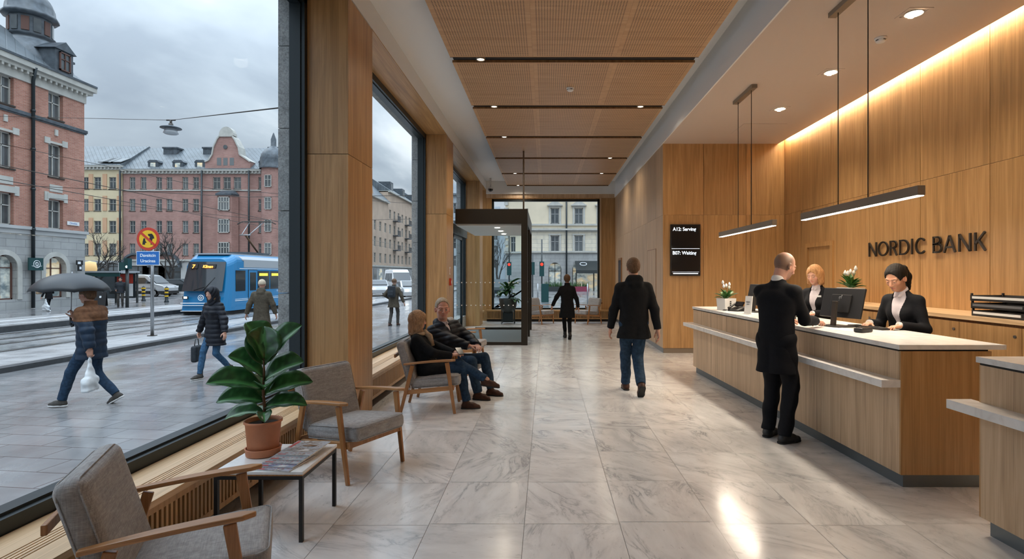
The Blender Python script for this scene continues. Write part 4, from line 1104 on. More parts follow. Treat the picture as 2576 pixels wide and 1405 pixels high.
# ------------------------------------------------------------------ counters
def counter(name, pts_front, y0, y1, label, ztop, depth=.75, near=True):
    """front line X(y), from y0 (near) to y1 (far); ends parallel to the hall's cross direction"""
    X = lambda y: 2.62+(4.11-y)*.047
    root = empty(name, (X((y0+y1)/2)+depth/2, (y0+y1)/2, 0), 0, label, 'counter', 'oak teller counters')
    T_ = Matrix.Translation(-Vector(root.location))
    def slab(ya, yb, off0, off1, z0, z1, mat, nm, seams=(), end=0):
        m = MB(); m.T = T_
        ys = [ya]+list(seams)+[yb]
        for a, b in zip(ys, ys[1:]):
            a2 = a+(.002 if a != ya else 0); b2 = b-(.002 if b != yb else 0)
            vs = [(X(a2)+off0, a2, z0), (X(a2)+off1, a2, z0), (X(b2)+off1, b2, z0), (X(b2)+off0, b2, z0)]
            m.prism(vs, (0, 0, z1-z0))
        return m.build(nm, mat, root)
    zb = ztop-.035
    body = slab(y0+.02, y1, .02, depth-.08, .1, zb-.015, 'oak_dark', 'body')
    slab(y0+.018, y1, 0, .02, .1, .745, 'oak_pale', 'front_panel', seams=[s for s in (5.2, 7.6) if y0 < s < y1])
    slab(y0+.018, y1, 0, .02, .79, zb-.012, 'oak_pale', 'front_panel', seams=[s for s in (5.2, 7.6) if y0 < s < y1])
    m = MB(); m.T = T_; m.box(X(y0), X(y0)+depth-.08, y0, y0+.018, .1, zb-.012); m.build('end_panel', 'oak', root)
    m = MB(); m.T = T_; m.box(X(y1), X(y1)+depth-.08, y1, y1+.01, .1, zb-.012); m.build('end_panel', 'oak', root)
    slab(y0+.03, y1-.03, .035, depth-.12, 0, .1, 'plinth_metal', 'plinth')
    slab(y0-.0, y1+.02, -.012, depth+.03, zb, ztop, 'quartz', 'worktop')
    slab(y0+.02, y1, -.003, depth-.09, zb-.014, zb, 'slot_black', 'shadow_gap')
    slab(y0+.005, y1+.09, -.14, .015, .745, .80, 'quartz', 'bag_shelf')
    return root
counter('teller_counter', None, 4.11, 9.03, 'long oak teller counter with white worktop where the two tellers stand', 1.06)
counter('teller_counter', None, -.6, 3.4, 'near oak counter end cut by the right edge of the picture', 1.077)
# credenza along right wall
root = empty('wall_credenza', (4.5, 5.9, 0), 0, 'low oak cabinet run along the wall behind the tellers', 'cabinet')
T_ = Matrix.Translation((-4.5, -5.9, 0))
def bx(nm, mat, *a, par=root, **k): m = MB(); m.T = T_; m.box(*a); return m.build(nm, mat, par, **k)
bx('cabinet_top', 'oak_y', 4.18, XR-.002, 2.6, 9.2, 1.13, 1.17)
bx('carcass', 'oak_dark', 4.24, XR-.01, 2.62, 9.18, .08, 1.13); bx('plinth', 'plinth_metal', 4.28, XR-.02, 2.64, 9.16, 0, .08)
ys = [2.64, 3.4, 4.15, 4.93, 5.68, 6.43, 7.18, 7.93, 8.68, 9.17]
for a, b in zip(ys, ys[1:]):
    d = bx('door', 'oak', 4.215, 4.238, a+.003, b-.003, .1, 1.1)
    m = MB(); m.T = T_; m.cyl((4.215, a+.07, 1.02), (4.205, a+.07, 1.02), .014, n=14); m.build('lock', 'steel', d)

# ------------------------------------------------------------------ lounge chairs
def rrect(hx, hy, r, n=5):
    p = []
    for cx, cy, a0 in ((hx-r, hy-r, 0), (-hx+r, hy-r, 90), (-hx+r, -hy+r, 180), (hx-r, -hy+r, 270)):
        p += [(cx+r*math.cos(R(a0+90*k/n)), cy+r*math.sin(R(a0+90*k/n))) for k in range(n+1)]
    return p+[p[0]]
def lounge_chair():
    root = empty('lounge_chair')
    m = MB(); m.rbox((0, .05, .355), (.54, .56, .12), .042, (R(4), 0, 0), bulge=.018); c = m.build('seat_cushion', 'grey_fabric', root)
    m = MB()
    for z in (.305, .405):
        pts = [(a, .05+b, z+.07*b) for a, b in rrect(.2645, .2745, .05)]
        m.tube(pts, .0035, 6)
    m.build('piping', 'grey_fabric', c)
    m = MB(); m.rbox((0, -.28, .57), (.55, .11, .51), .046, (R(16), 0, 0), bulge=0); b_ = m.build('back_cushion', 'grey_fabric', root)
    m = MB(); Mx = Euler((R(16), 0, 0)).to_matrix()
    for y in (-.045, .045):
        pts = [Vector((0, -.28, .57))+Mx @ Vector((a, y*.8, b)) for a, b in rrect(.2685, .2485, .055)]
        m.tube(pts, .0035, 6)
    m.build('piping', 'grey_fabric', b_)
    for s in (-1, 1):
        m = MB(); m.bar((s*.30, .27, .0), (s*.312, .185, .585), .022, .032, .026, .048, up=(0, 1, 0)); m.build('leg', 'oak_leg', root, bevel=.005)
        m = MB(); m.bar((s*.30, -.34, .0), (s*.312, -.20, .555), .022, .032, .026, .046, up=(0, 1, 0)); m.build('leg', 'oak_leg', root, bevel=.005)
        # paddle-shaped arm
        m = MB(); w0 = .0; N_ = 12; tp = []; bt = []
        prof = []
        for i in range(N_+1):
            t = i/N_; y = -.30+.58*t; z = .557+.04*t+.008*math.sin(math.pi*t)
            hw = .017+.015*math.sin(min(1, t*1.25)*math.pi/2)
            if t > .9: hw *= math.sqrt(max(.05, 1-((t-.9)/.1)**2))
            prof.append((y, z, hw))
        vs = []
        for y, z, hw in prof: vs += [(s*.312-hw, y, z), (s*.312+hw, y, z), (s*.312+hw, y, z+.022), (s*.312-hw, y, z+.022)]
        fs = [(0, 1, 2, 3), tuple(N_*4+k for k in (3, 2, 1, 0))]
        for i in range(N_):
            for k in range(4): fs.append((i*4+k, (i+1)*4+k, (i+1)*4+(k+1) % 4, i*4+(k+1) % 4))
        m._add(vs, fs); m.build('armrest', 'oak_arm', root, bevel=.006)
        m = MB(); m.bar((s*.283, -.30, .245), (s*.283, .262, .292), .024, .05); m.build('side_rail', 'oak_arm', root, bevel=.004)
    m = MB(); m.box(-.29, .29, .235, .258, .262, .315); m.build('front_rail', 'oak_leg', root, bevel=.004)
    m = MB(); m.bar((-.29, -.27, .27), (.29, -.27, .27), .024, .05); m.build('back_rail', 'oak_leg', root, bevel=.004); m = MB(); m.bar((-.29, -.40, .66), (.29, -.40, .66), .02, .04); m.build('back_rail', 'oak_leg', root, bevel=.004)
    m = MB()
    for k in range(4): m.bar((-.2+.133*k, -.25, .285), (-.2+.133*k, -.37, .72), .02, .012)
    m.build('back_slat', 'oak_leg', root)
    return root
ch0 = lounge_chair()
GC = 'grey upholstered oak lounge chairs'
for k, (x, y, ang, lab) in enumerate((
        (-1.565, 2.43, 25, 'grey lounge chair in the bottom left corner, nearest the viewer'),
        (-1.59, 4.56, -27, 'empty grey lounge chair beyond the side table with magazines'),
        (-1.33, 6.60, 4, 'grey lounge chair holding the woman with crossed legs'),
        (-1.25, 7.38, -15, 'grey lounge chair under the man in the padded jacket'),
        (-1.42, 9.75, -8, 'empty lounge chair behind the seated man, before the vestibule'),
        (-.16, 17.95, -38, 'grey lounge chair under the far window, left of the walking woman'),
        (1.33, 17.95, 218, 'grey lounge chair under the far window, right of the walking woman'))):
    o = ch0 if k == 0 else copy_tree(ch0)
    o.location = (x, y, 0); o.rotation_euler = (0, 0, R(ang-90)); tag(o, lab, 'chair', GC)

# ------------------------------------------------------------------ side table, plant, magazines
tx, ty = -1.70, 3.55
root = empty('side_table', (tx, ty, 0), 0, 'low side table with pale top and thin black square legs', 'table')
m = MB(); m.box(-.265, .265, -.27, .27, .40, .418); m.build('tabletop', 'quartz', root, bevel=.002)
m = MB(); m.box(-.262, .262, -.267, .267, .392, .3995); m.build('edge_band', 'oak_arm', root)
m = MB(); 
for a, b, c_, d_ in ((-.262, .262, -.267, -.245), (-.262, .262, .245, .267), (-.262, -.24, -.245, .245), (.24, .262, -.245, .245)): m.box(a, b, c_, d_, .37, .3918)
m.build('frame', 'black', root)
for sx in (-1, 1):
    for sy in (-1, 1): m = MB(); m.box(sx*.251-.011, sx*.251+.011, sy*.256-.011, sy*.256+.011, 0, .37); m.build('leg', 'black', root)
px, py = -1.83, 3.60
root = empty('potted_fig', (px, py, .418), 0, 'fiddle leaf fig with large glossy leaves in a terracotta pot', 'plant')
m = MB(); m.lathe([(.001, .002), (.092, .002), (.102, .005), (.107, .045), (.110, .047), (.110, .050), (.100, .050), (.098, .012)], n=40); m.build('saucer', 'terracotta', root)
m = MB(); m.lathe([(.001, .012), (.086, .012), (.09, .016), (.106, .205), (.114, .21), (.115, .222), (.112, .226), (.105, .224), (.100, .20)], n=40); m.build('pot', 'terracotta', root)
m = MB(); m.lathe([(.102, .2), (.05, .206), (.001, .204)], n=24); m.build('soil', 'soil', root)
stem = [(0, 0, .2), (.008, .0, .3), (-.004, .004, .42), (.006, 0, .54), (.0, 0, .62)]
m = MB(); m.tube(stem, [.011, .010, .009, .007, .005], 10); m.build('stem', 'hair_brown', root)
def leafmat(name, a, b_, rough=.3):
    m, nt, b = newmat(name)
    at = N(nt, 'ShaderNodeAttribute', attribute_name='Vein'); n = noise(nt, objco(nt), 14, 4)
    c = ramp(nt, n, [(.3, a), (.7, b_)]); L(nt, mixc(nt, at.outputs[2], c, tuple(min(1, x*2.6+.02) for x in b_)), b.inputs['Base Color'])
    b.inputs['Roughness'].default_value = rough; b.inputs['Specular IOR Level'].default_value = .6
    b.inputs['Subsurface Weight'].default_value = 0
    tr = N(nt, 'ShaderNodeBsdfTranslucent'); tr.inputs[0].default_value = (.06, .25, .02, 1)
    mx = N(nt, 'ShaderNodeMixShader'); mx.inputs[0].default_value = .16; out = [q for q in nt.nodes if q.type == 'OUTPUT_MATERIAL'][0]
    L(nt, b.outputs[0], mx.inputs[1]); L(nt, tr.outputs[0], mx.inputs[2]); L(nt, mx.outputs[0], out.inputs[0])
leafmat('fig_leaf', (.012, .05, .016), (.03, .12, .03), .3); leafmat('plant_leaf', (.02, .07, .015), (.05, .15, .03), .4)
def leaf(root, base, az, el, ln, wd, droop, roll=0, mat='fig_leaf', fiddle=True, name='leaf', fold=.25):
    NU, NV = 16, 8; vs = []; fs = []; vein = []
    M_ = Matrix.Rotation(az, 3, 'Z')
    p = Vector((0, 0, 0)); th = el; st_ = ln/NU; cs = []
    for i in range(NU+1):
        cs.append((p.copy(), th)); p = p+Vector((math.cos(th)*st_, 0, math.sin(th)*st_)); th -= droop/NU
    for i, (c_, t_) in enumerate(cs):
        t = i/NU
        if fiddle: w = wd*(.05+1.0*math.sin(math.pi*min(1, t**.8))**.75*(.62+.5*t))*(1 if t < .93 else max(.1, (1-t)/.07))
        else: w = wd*math.sin(math.pi*(t*.93+.05))**.8
        nrm = Vector((-math.sin(t_), 0, math.cos(t_)))
        for j in range(NV+1):
            v = (j/NV-.5)*2
            q = c_+Vector((0, v*w/2*math.cos(roll), v*w/2*math.sin(roll)))+nrm*(abs(v)**1.3*w*fold+math.sin(t*15+v*3)*w*.035*abs(v)-.006*ln*math.cos(t*2*math.pi*6.5)*abs(v)*(1-abs(v)))
            vs.append(Vector(base)+M_ @ q)
            vein.append(max(0, 1-abs(v)*14) if abs(v) < .1 else (.35 if abs(math.sin((t*6.5-abs(v)*.9)*math.pi)) < .13 else 0))
    for i in range(NU):
        for j in range(NV): a = i*(NV+1)+j; fs.append((a, a+1, a+NV+2, a+NV+1))
    me = mesh_from(name, [tuple(v) for v in vs], fs, [mat], None, True)
    at = me.attributes.new('Vein', 'FLOAT', 'POINT'); at.data.foreach_set('value', vein)
    o = link(name, me, root); sd = o.modifiers.new('s', 'SOLIDIFY'); sd.thickness = .0015
    return o
LV = [(.61, 165, 72, .28, .25, .5, -.3), (.58, 117, 76, .26, .24, .25, 0), (.57, 42, 55, .35, .19, .35, .75), (.50, 203, 46, .25, .18, .4, -.8), (.42, 212, 28, .33, .18, .6, -.85), (.47, 24, 38, .27, .19, .5, .75),
      (.38, 32, 24, .31, .17, .5, .75), (.34, 204, 20, .27, .16, .6, -.75), (.30, 14, 16, .27, .15, .6, .6), (.27, 196, 8, .23, .14, .6, -.5), (.27, 45, 25, .2, .11, .8, .3), (.27, -60, 10, .16, .1, .8, 0), (.37, 117, 50, .22, .16, .5, 0), (.42, -60, 35, .2, .14, .8, 0), (.25, 150, 18, .18, .11, .8, -.2)]
for z, az, el_, ln, wd, dr, ro in LV: leaf(root, (.0, 0, z), R(az), R(el_), ln, wd, dr, ro)

# magazines fanned towards the viewer
def magmat(k, c1, c2, c3):
    nm = f'magazine_cover_{k}'; m, nt, b = newmat(nm)
    tc = N(nt, 'ShaderNodeTexCoord'); sp = N(nt, 'ShaderNodeSeparateXYZ'); L(nt, tc.outputs['Object'], sp.inputs[0])
    v = noise(nt, objco(nt, (9, 14, 1)), 1, 4, .6, .8)
    c = ramp(nt, v, [(.34, c1), (.46, c2), (.52, c3), (.6, (.72, .72, .72))])
    L(nt, c, b.inputs['Base Color']); b.inputs['Roughness'].default_value = .3
for k, cc in enumerate([((.3, .33, .38), (.5, .52, .55), (.2, .14, .1)), ((.1, .12, .16), (.45, .47, .5), (.3, .3, .32)), ((.25, .27, .3), (.5, .5, .52), (.1, .1, .12)), ((.08, .1, .2), (.3, .35, .45), (.5, .5, .5)), ((.2, .2, .25), (.4, .42, .5), (.12, .1, .1))]): magmat(k, *cc)
magl = ['topmost magazine of the fan, with an animal photo cover', 'second magazine from the top of the fan', 'middle magazine of the fan on the table', 'second magazine from the bottom of the fan', 'bottom magazine of the fan, nearest the table edge']
for k in range(5):
    z = .418+.0075*(4-k)+.0012
    root = empty('magazine', (-1.575-.012*k*(k < 3)-.012*(k >= 3)*2.6, 3.60-.042*k-(.0 if k else -.02), z), R(-3-1.2*k), magl[k], 'magazine', 'magazines on the side table')
    m = MB(); m.box(-.112, .112, -.145, .145, 0, .0052); m.build('pages', 'white_plastic', root)
    m = MB(); m.box(-.113, .113, -.147, .147, .0052, .006); cv = m.build('cover', f'magazine_cover_{k}', root)
    m = MB(); rr = random.Random(k); x = -.1
    m.box(-.10, -.05, -.14, -.128, .006, .0064)
    while x < .09: w_ = rr.uniform(.012, .03); m.box(x, x+w_*.6, -.112, -.108, .006, .0063); x += w_+.008
    m.box(-.105, -.085, .0, .135, .006, .0063) if k == 0 else None
    m.build('printed_title', 'red_paint', cv)
    if k == 0:
        m = MB(); m.lathe([(.001, .0061), (.05, .0061), (.001, .0067)], (.02, .04, 0), 20, sy=.35); m.build('printed_picture', 'oak_dark', cv)

# ------------------------------------------------------------------ things on the counter
ZT = 1.0602
def monitor(x, y, rz, label, w=.5, h=.30):
    root = empty('computer_monitor', (x, y, ZT), rz, label, 'monitor', 'black monitors seen from behind')
    tl = Matrix.Rotation(R(-14), 4, 'X')      # local +Y = screen side
    m = MB(); m.T = Matrix.Translation((0, .05, .235)) @ tl; m.box(-w/2, w/2, -.012, .012, -h/2, h/2); m.box(-.12, .12, -.032, -.012, -.1, .08); m.build('housing', 'black', root, bevel=.006)
    m = MB(); m.T = Matrix.Translation((0, .05, .235)) @ tl; m.box(-w/2+.008, w/2-.008, .012, .013, -h/2+.008, h/2-.008); m.build('display', 'black_gloss', root)
    m = MB(); m.T = Matrix.Translation((0, .05, .235)) @ tl
    m.T = m.T @ Matrix.Translation((0, -.0335, .045))
    m.tube([(.012+.0, 0, .03), (.006, 0, -.01)], .0022, 6); m.tube([(.009, 0, .012), (-.003, 0, .016), (-.006, 0, -.005)], .0022, 6); m.tube([(-.008, 0, .012), (-.014, 0, -.03)], .0022, 6); m.tube([(-.010, 0, .012), (-.022, 0, .01), (-.022, 0, -.006), (-.012, 0, -.006)], .0022, 6)
    m.build('emblem', 'steel', root)
    m = MB(); m.boxc((0, -.055, .13), (.05, .03, .25), (R(-6), 0, 0)); m.build('stand_column', 'sign_metal', root, bevel=.004)
    m = MB(); m.box(-.13, .13, -.13, .09, .0, .012); m.build('stand_foot', 'black', root, bevel=.005)
    return root
monitor(2.93, 5.58, R(-72), 'large black monitor in front of the dark-haired teller')
monitor(2.93, 7.72, R(-72), 'black monitor in front of the blond teller, half hidden by the customer')
def keyboard(x, y, rz, label):
    root = empty('keyboard', (x, y, ZT), rz, label, 'keyboard', 'black keyboards on the worktop')
    m = MB(); m.box(-.22, .22, -.065, .065, 0, .014); m.build('base', 'black', root, bevel=.003)
    m = MB()
    for r in range(5):
        for c_ in range(15): m.box(-.21+.028*c_, -.187+.028*c_, -.058+.0235*r, -.039+.0235*r, .014, .019)
    m.build('keys', 'rubber', root)
keyboard(3.135, 5.40, R(-77), 'black keyboard under the hands of the dark-haired teller')
keyboard(3.1, 7.35, R(-72), 'black keyboard in front of the blond teller')
root = empty('card_terminal', (2.86, 5.02, ZT), R(-60), 'small black payment terminal lying by the near keyboard', 'card terminal')
m = MB(); m.rbox((0, 0, .022), (.085, .17, .04), .012); m.build('casing', 'black', root)
m = MB(); m.box(-.03, .03, .02, .065, .0421, .0435); m.build('display', 'black_gloss', root)
m = MB()
for r in range(4):
    for c_ in range(3): m.box(-.03+.023*c_, -.014+.023*c_, -.065+.018*r, -.052+.018*r, .042, .046)
m.build('keypad', 'sign_metal', root)
root = empty('desk_phone', (2.72, 7.92, ZT), R(-65), 'black desk telephone between the flower pot and the leaflet holder', 'telephone')
m = MB(); m.prism([(-.1, -.09, 0), (-.1, .09, 0), (-.1, .09, .07), (-.1, -.09, .02)], (.2, 0, 0)); m.build('base', 'black', root, bevel=.005)
m = MB(); m.boxc((.0, .04, .1), (.15, .02, .07), (R(-35), 0, 0)); m.build('display', 'black_gloss', root)
m = MB(); m.tube([(-.075, .085, .095), (-.078, .04, .105), (-.078, -.05, .055), (-.075, -.09, .04)], [.02, .014, .014, .021], 10); m.build('handset', 'black', root)
m = MB()
for r in range(4):
    for c_ in range(3): m.boxc((-.02+.03*c_, -.07+.024*r, .03+.0068*r), (.018, .014, .01))
m.build('keypad', 'sign_metal', root)
m = MB(); m.tube([(-.08, -.09, .03)]+[(-.1+.012*math.cos(k*1.3), -.1-.01*k*.3, .012+.008*math.sin(k*1.3)) for k in range(24)], .003, 6); m.build('cord', 'black', root)
root = empty('leaflet_holder', (2.66, 7.32, ZT), R(-60), 'white upright leaflet holder beside the desk telephone', 'leaflet holder')
m = MB(); m.box(-.055, .055, -.05, .05, 0, .006); m.build('foot', 'white_plastic', root)
m = MB(); m.boxc((0, 0, .12), (.11, .012, .235), (R(-8), 0, 0)); m.build('card', 'white_plastic', root)
m = MB(); m.boxc((0, -.0085, .16), (.06, .002, .012), (R(-8), 0, 0)); m.boxc((0, -.0095, .13), (.045, .002, .006), (R(-8), 0, 0)); m.build('printed_mark', 'steel', root)
def flowerpot(x, y, z, label, s=1., pot=True):
    root = empty('flower_pot', (x, y, z), R(20), label, 'plant')
    h = .165*s; w = .095*s
    m = MB(); vs = [(-w*.9, -w*.9, 0), (w*.9, -w*.9, 0), (w*.9, w*.9, 0), (-w*.9, w*.9, 0), (-w, -w, h), (w, -w, h), (w, w, h), (-w, w, h)]
    m._add(vs, [(0, 3, 2, 1), (0, 1, 5, 4), (1, 2, 6, 5), (2, 3, 7, 6), (3, 0, 4, 7)]); m.box(-w*.93, w*.93, -w*.93, w*.93, h-.02, h-.015); p = m.build('pot', 'white_plastic', root)
    m = MB()
    for k in range(4): m.box(-.012, .012, -w-.0, -w+.003, .04*s+.024*k*s, .056*s+.024*k*s)
    m.build('printed_mark', 'black', p)
    rr = random.Random(int(x*100))
    for k in range(26):
        a = k*2.4; e = rr.uniform(25, 80)
        leaf(root, (0, 0, h-.02), a, R(e), rr.uniform(.11, .2)*s, .05*s, rr.uniform(.2, .9), mat='plant_leaf', fiddle=False)
    for k in range(5):
        a = k*1.5+.4; r_ = .055*s*(k > 0); bx_, by_ = r_*math.cos(a), r_*math.sin(a); zt = h+rr.uniform(.12, .2)*s
        m = MB(); m.tube([(0, 0, h), (bx_, by_, zt)], .003, 6)
        fl = m.build('flower_stem', 'plant_leaf', root)
        m = MB(); m.lathe([(.004, 0), (.016*s, .014*s), (.018*s, .03*s), (.006*s, .055*s), (.001, .058*s)], (bx_, by_, zt-.005), 10); m.build('blossom', 'white_plastic', fl)
flowerpot(2.64, 8.16, ZT, 'white square pot with green leaves and white buds at the counter end', 1.05)
flowerpot(4.42, 8.08, 1.17, 'white flower arrangement on the cabinet behind the monitor', 1.35)
root = empty('paper_cup', (2.88, 6.48, ZT), 0, 'small dark cup standing beside the customer\'s hand', 'cup')
m = MB(); m.lathe([(.001, 0), (.028, 0), (.037, .085), (.035, .086), (.027, .004)], n=20); m.build('cup_wall', 'sign_metal', root)
m = MB(); m.lathe([(.038, .082), (.039, .09), (.001, .093)], n=20); m.build('lid', 'black', root)
root = empty('computer_mouse', (2.98, 6.2, ZT), R(30), 'black computer mouse near the cup on the worktop', 'mouse'); m = MB(); m.rbox((0, 0, .016), (.06, .1, .032), .015); m.build('shell', 'black', root)
m = MB(); m.box(-.003, .003, .01, .035, .031, .035); m.build('wheel', 'rubber', root)
for k, (x, y, rz, lb) in enumerate(((2.74, 5.92, 20, 'white form lying under the hand of the customer'), (3.0, 6.75, -30, 'white papers in front of the blond teller'), (2.82, 5.28, 12, 'white sheet beside the monitor foot'))):
    m = MB(); m.box(-.105, .105, -.148, .148, 0, .0015); m.build('paper_sheet', 'white_plastic', loc=(x, y, ZT), rot=(0, 0, R(rz)), label=lb, cat='paper')
root = empty('spectacles', (2.76, 5.78, ZT+.002), R(15), 'thin-framed spectacles on the form by the customer', 'glasses')
for s in (-1, 1):
    m = MB(); m.tube([(s*.034+.024*math.cos(a*math.pi/8), .0, .022+.02*math.sin(a*math.pi/8)) for a in range(17)], .0016, 6); m.build('rim', 'black', root)
    m = MB(); m.tube([(s*.058, 0, .03), (s*.06, .08, .028), (s*.055, .13, .006)], .0016, 6); m.build('temple', 'black', root)
# cable box cluster near the cup
root = empty('cable_bundle', (3.02, 6.7, ZT), 0, 'tangle of black cables on the worktop between the two monitors', 'cable')
for k in range(4):
    rr = random.Random(k); m = MB(); pts = [(rr.uniform(-.1, .1), rr.uniform(-.1, .1), rr.uniform(.006, .04)) for _ in range(6)]
    m.tube(pts, .004, 6); m.build('cable', 'black', root)
# document trays on the credenza
for k in range(3):
    root = empty('document_tray', (4.42, 5.24, 1.1702+.075*k), R(2*(k-1)), ['black document tray at the bottom of the stack on the cabinet', 'black document tray in the middle of the stack on the cabinet', 'black document tray on top of the stack on the cabinet'][k], 'tray', 'black document trays')
    m = MB(); m.box(-.17, .17, -.33, .33, 0, .004); m.box(-.17, -.165, -.33, .33, 0, .055); m.box(.165, .17, -.33, .33, 0, .055); m.box(-.17, .17, .325, .33, 0, .055); m.box(-.17, .17, -.33, -.325, 0, .055)
    for sx in (-1, 1):
        for sy in (-1, 1): m.box(sx*.16-.008, sx*.16+.008, sy*.32-.008, sy*.32+.008, .0, .0745)
    m.build('tray_body', 'black', root)
    m = MB(); m.box(-.176, -.15, -.28, .30, .022, .045); m.boxc((0, .0, .02), (.3, .6, .02)); m.build('document', 'white_plastic' if k != 1 else 'steel', root)
# plant by the far window
root = empty('potted_plant', (-1.22, 17.9, 0), 0, 'leafy plant in a dark planter on a wire stand near the far window', 'plant')
m = MB(); m.lathe([(.001, .35), (.17, .35), (.26, .55), (.3, .8), (.28, .82), (.26, .8)], n=24); m.build('planter', 'frame_grey', root)
m = MB(); m.box(-.16, .16, -.16, .16, .06, .36)
for sx in (-1, 1):
    for sy in (-1, 1): m.box(sx*.2-.01, sx*.2+.01, sy*.2-.01, sy*.2+.01, 0, .5)
m.build('stand', 'dark_frame', root)
m = MB(); m.lathe([(.27, .78), (.001, .8)], n=20); m.build('soil', 'soil', root)
rr = random.Random(5)
for k in range(26): leaf(root, (rr.uniform(-.08, .08), rr.uniform(-.08, .08), .78+rr.uniform(0, .45)), rr.uniform(0, 6.28), R(rr.uniform(5, 80)), rr.uniform(.3, .55), rr.uniform(.13, .2), rr.uniform(.4, 1.5))
root = empty('bench_plant', (-2.2, 18.15, .4), 0, 'small leafy plant in a white trough on the far bench', 'plant')
m = MB(); m.box(-.1, .1, -.22, .22, 0, .14); m.build('trough', 'white_plastic', root)
for k in range(22): leaf(root, (rr.uniform(-.05, .05), rr.uniform(-.18, .18), .13), rr.uniform(0, 6.28), R(rr.uniform(20, 80)), rr.uniform(.15, .3), .07, .6, mat='plant_leaf', fiddle=False)

# ================================================================== street
G0 = -.3
def at(px, py, z=G0):
    Y = (EYE-z)*F/(py-CY); return ((px-CX)*Y/F, Y)
mb = MB(); mb.box(-10.35, -2.72, -12, 130, G0-.3, G0); mb.build('pavement', 'wet_pavers', kind='structure')
mb = MB(); mb.box(-3.0, 60, YE+.35, 130, G0-.3, G0); mb.build('pavement_square', 'wet_pavers', kind='structure')
mb = MB(); mb.box(-130, -10.35, -40, 220, G0-.3, G0-.1); mb.build('road', 'wet_asphalt', kind='structure')
mb = MB(); mb.box(-130, 130, 130, 320, G0-.3, G0-.1); mb.build('road_far', 'wet_asphalt', kind='structure')
mb = MB(); mb.box(-12.4, -10.6, -12, 72, G0-.15, G0+.09); mb.build('traffic_island', 'wet_island', kind='structure')
mb = MB(); mb.box(-10.6, -10.34, -12, 72, G0-.2, G0+.1); mb.build('curb', 'curb_granite', kind='structure')
mb = MB(); mb.box(-18.7, -18.45, -12, 130, G0-.2, G0+.1); mb.build('curb_tram_stop', 'curb_granite', kind='structure')
mb = MB(); mb.box(-22.2, -18.7, -12, 130, G0-.2, G0+.09); mb.build('tram_platform', 'wet_island', kind='structure')
mb = MB(); mb.box(-22.35, -22.15, -12, 62, G0-.2, G0+.03); mb.build('curb_far', 'curb_granite', kind='structure')
mb = MB(); mb.box(-60, -22.35, -12, 62, G0-.2, G0+.01); mb.build('far_sidewalk', 'wet_pavers', kind='structure')
for k, (xa, xb) in enumerate(((-12.75, -12.5), (-21.0, -20.7), (-19.6, -19.45))):
    mb = MB(); mb.box(xa, xb, -12, 72, G0-.1, G0-.092 if k == 0 else G0+.096); mb.build('lane_line', 'road_paint', kind='structure')
for k, xa in enumerate((-14.0, -15.45, -16.6, -18.0)):
    mb = MB(); mb.box(xa, xa+.07, -12, 130, G0-.1, G0-.088); mb.build('tram_rail', 'sign_metal', kind='structure')
    mb = MB(); mb.box(xa-.22, xa-.2, -12, 130, G0-.1, G0-.096); mb.build('rail_joint', 'black', kind='structure')

# ---- facades
def facade_hole_cells(mb, P, u0, u1, z0, z1, holes, depth=.35, seg=None):
    us = sorted({u0, u1} | {h[0] for h in holes} | {h[1] for h in holes}); zs = sorted({z0, z1} | {h[2] for h in holes} | {h[3] for h in holes})
    for a, b in zip(us, us[1:]):
        c0 = None
        for c, d in zip(zs, zs[1:]):
            mu, mz = (a+b)/2, (c+d)/2
            if any(h[0] < mu < h[1] and h[2] < mz < h[3] for h in holes):
                if c0 is not None: mb.boxf(P, a, b, c0, c, -depth, 0); c0 = None
            elif c0 is None: c0 = c
        if c0 is not None: mb.boxf(P, a, b, c0, zs[-1], -depth, 0)
def win(root, P, u0, u1, z0, z1, n=-.2, fr='plaster_grey', t=.07, mull=1, trans=.62, arch=False, glow=False, sill=True):
    m = MB(); m.boxf(P, u0, u0+t, z0, z1, n-.05, n+.03); m.boxf(P, u1-t, u1, z0, z1, n-.05, n+.03); m.boxf(P, u0, u1, z0, z0+t, n-.05, n+.03); m.boxf(P, u0, u1, z1-t, z1, n-.05, n+.03)
    for k in range(mull):
        c = u0+(u1-u0)*(k+1)/(mull+1); m.boxf(P, c-t*.4, c+t*.4, z0+t, z1-t, n-.04, n+.02)
    if trans: zt = z0+(z1-z0)*trans; m.boxf(P, u0+t, u1-t, zt-t*.4, zt+t*.4, n-.04, n+.02)
    w_ = m.build('window', fr, root)
    m = MB(); m.boxf(P, u0+t*.5, u1-t*.5, z0+t*.5, z1-t*.5, n-.08, n-.03); m.build('pane', 'shop_pane' if glow else 'far_pane', w_)
    if sill:
        m = MB(); m.boxf(P, u0-.06, u1+.06, z0-.08, z0, -.1, .06); m.build('sill', 'sign_metal', w_)
def shoppane():
    m, nt, b = newmat('shop_pane'); n = noise(nt, objco(nt, (.6, .6, .9)), 1.2, 4, .6)
    c = ramp(nt, n, [(.38, (.12, .15, .16)), (.5, (.42, .45, .42)), (.6, (.65, .5, .3)), (.7, (.8, .7, .5))])
    L(nt, c, b.inputs['Base Color']); b.inputs['Roughness'].default_value = .12; L(nt, c, b.inputs['Emission Color']); b.inputs['Emission Strength'].default_value = .28
shoppane()
def arch_fill(mb, P, u0, u1, zs, zt, depth=.35, n0=0):
    c = (u0+u1)/2; r = (u1-u0)/2; N_ = 10; prev = None
    for k in range(N_+1):
        a = math.pi-math.pi*k/N_; u = c+r*math.cos(a); z = zs+r*math.sin(a)
        if prev: 
            (pu, pz) = prev
            vs = [P(pu, pz, n0), P(u, z, n0), P(u, zt, n0), P(pu, zt, n0), P(pu, pz, n0-depth), P(u, z, n0-depth), P(u, zt, n0-depth), P(pu, zt, n0-depth)]
            mb._add(vs, [(0, 1, 2, 3), (7, 6, 5, 4), (0, 4, 5, 1)])
        prev = (u, z)
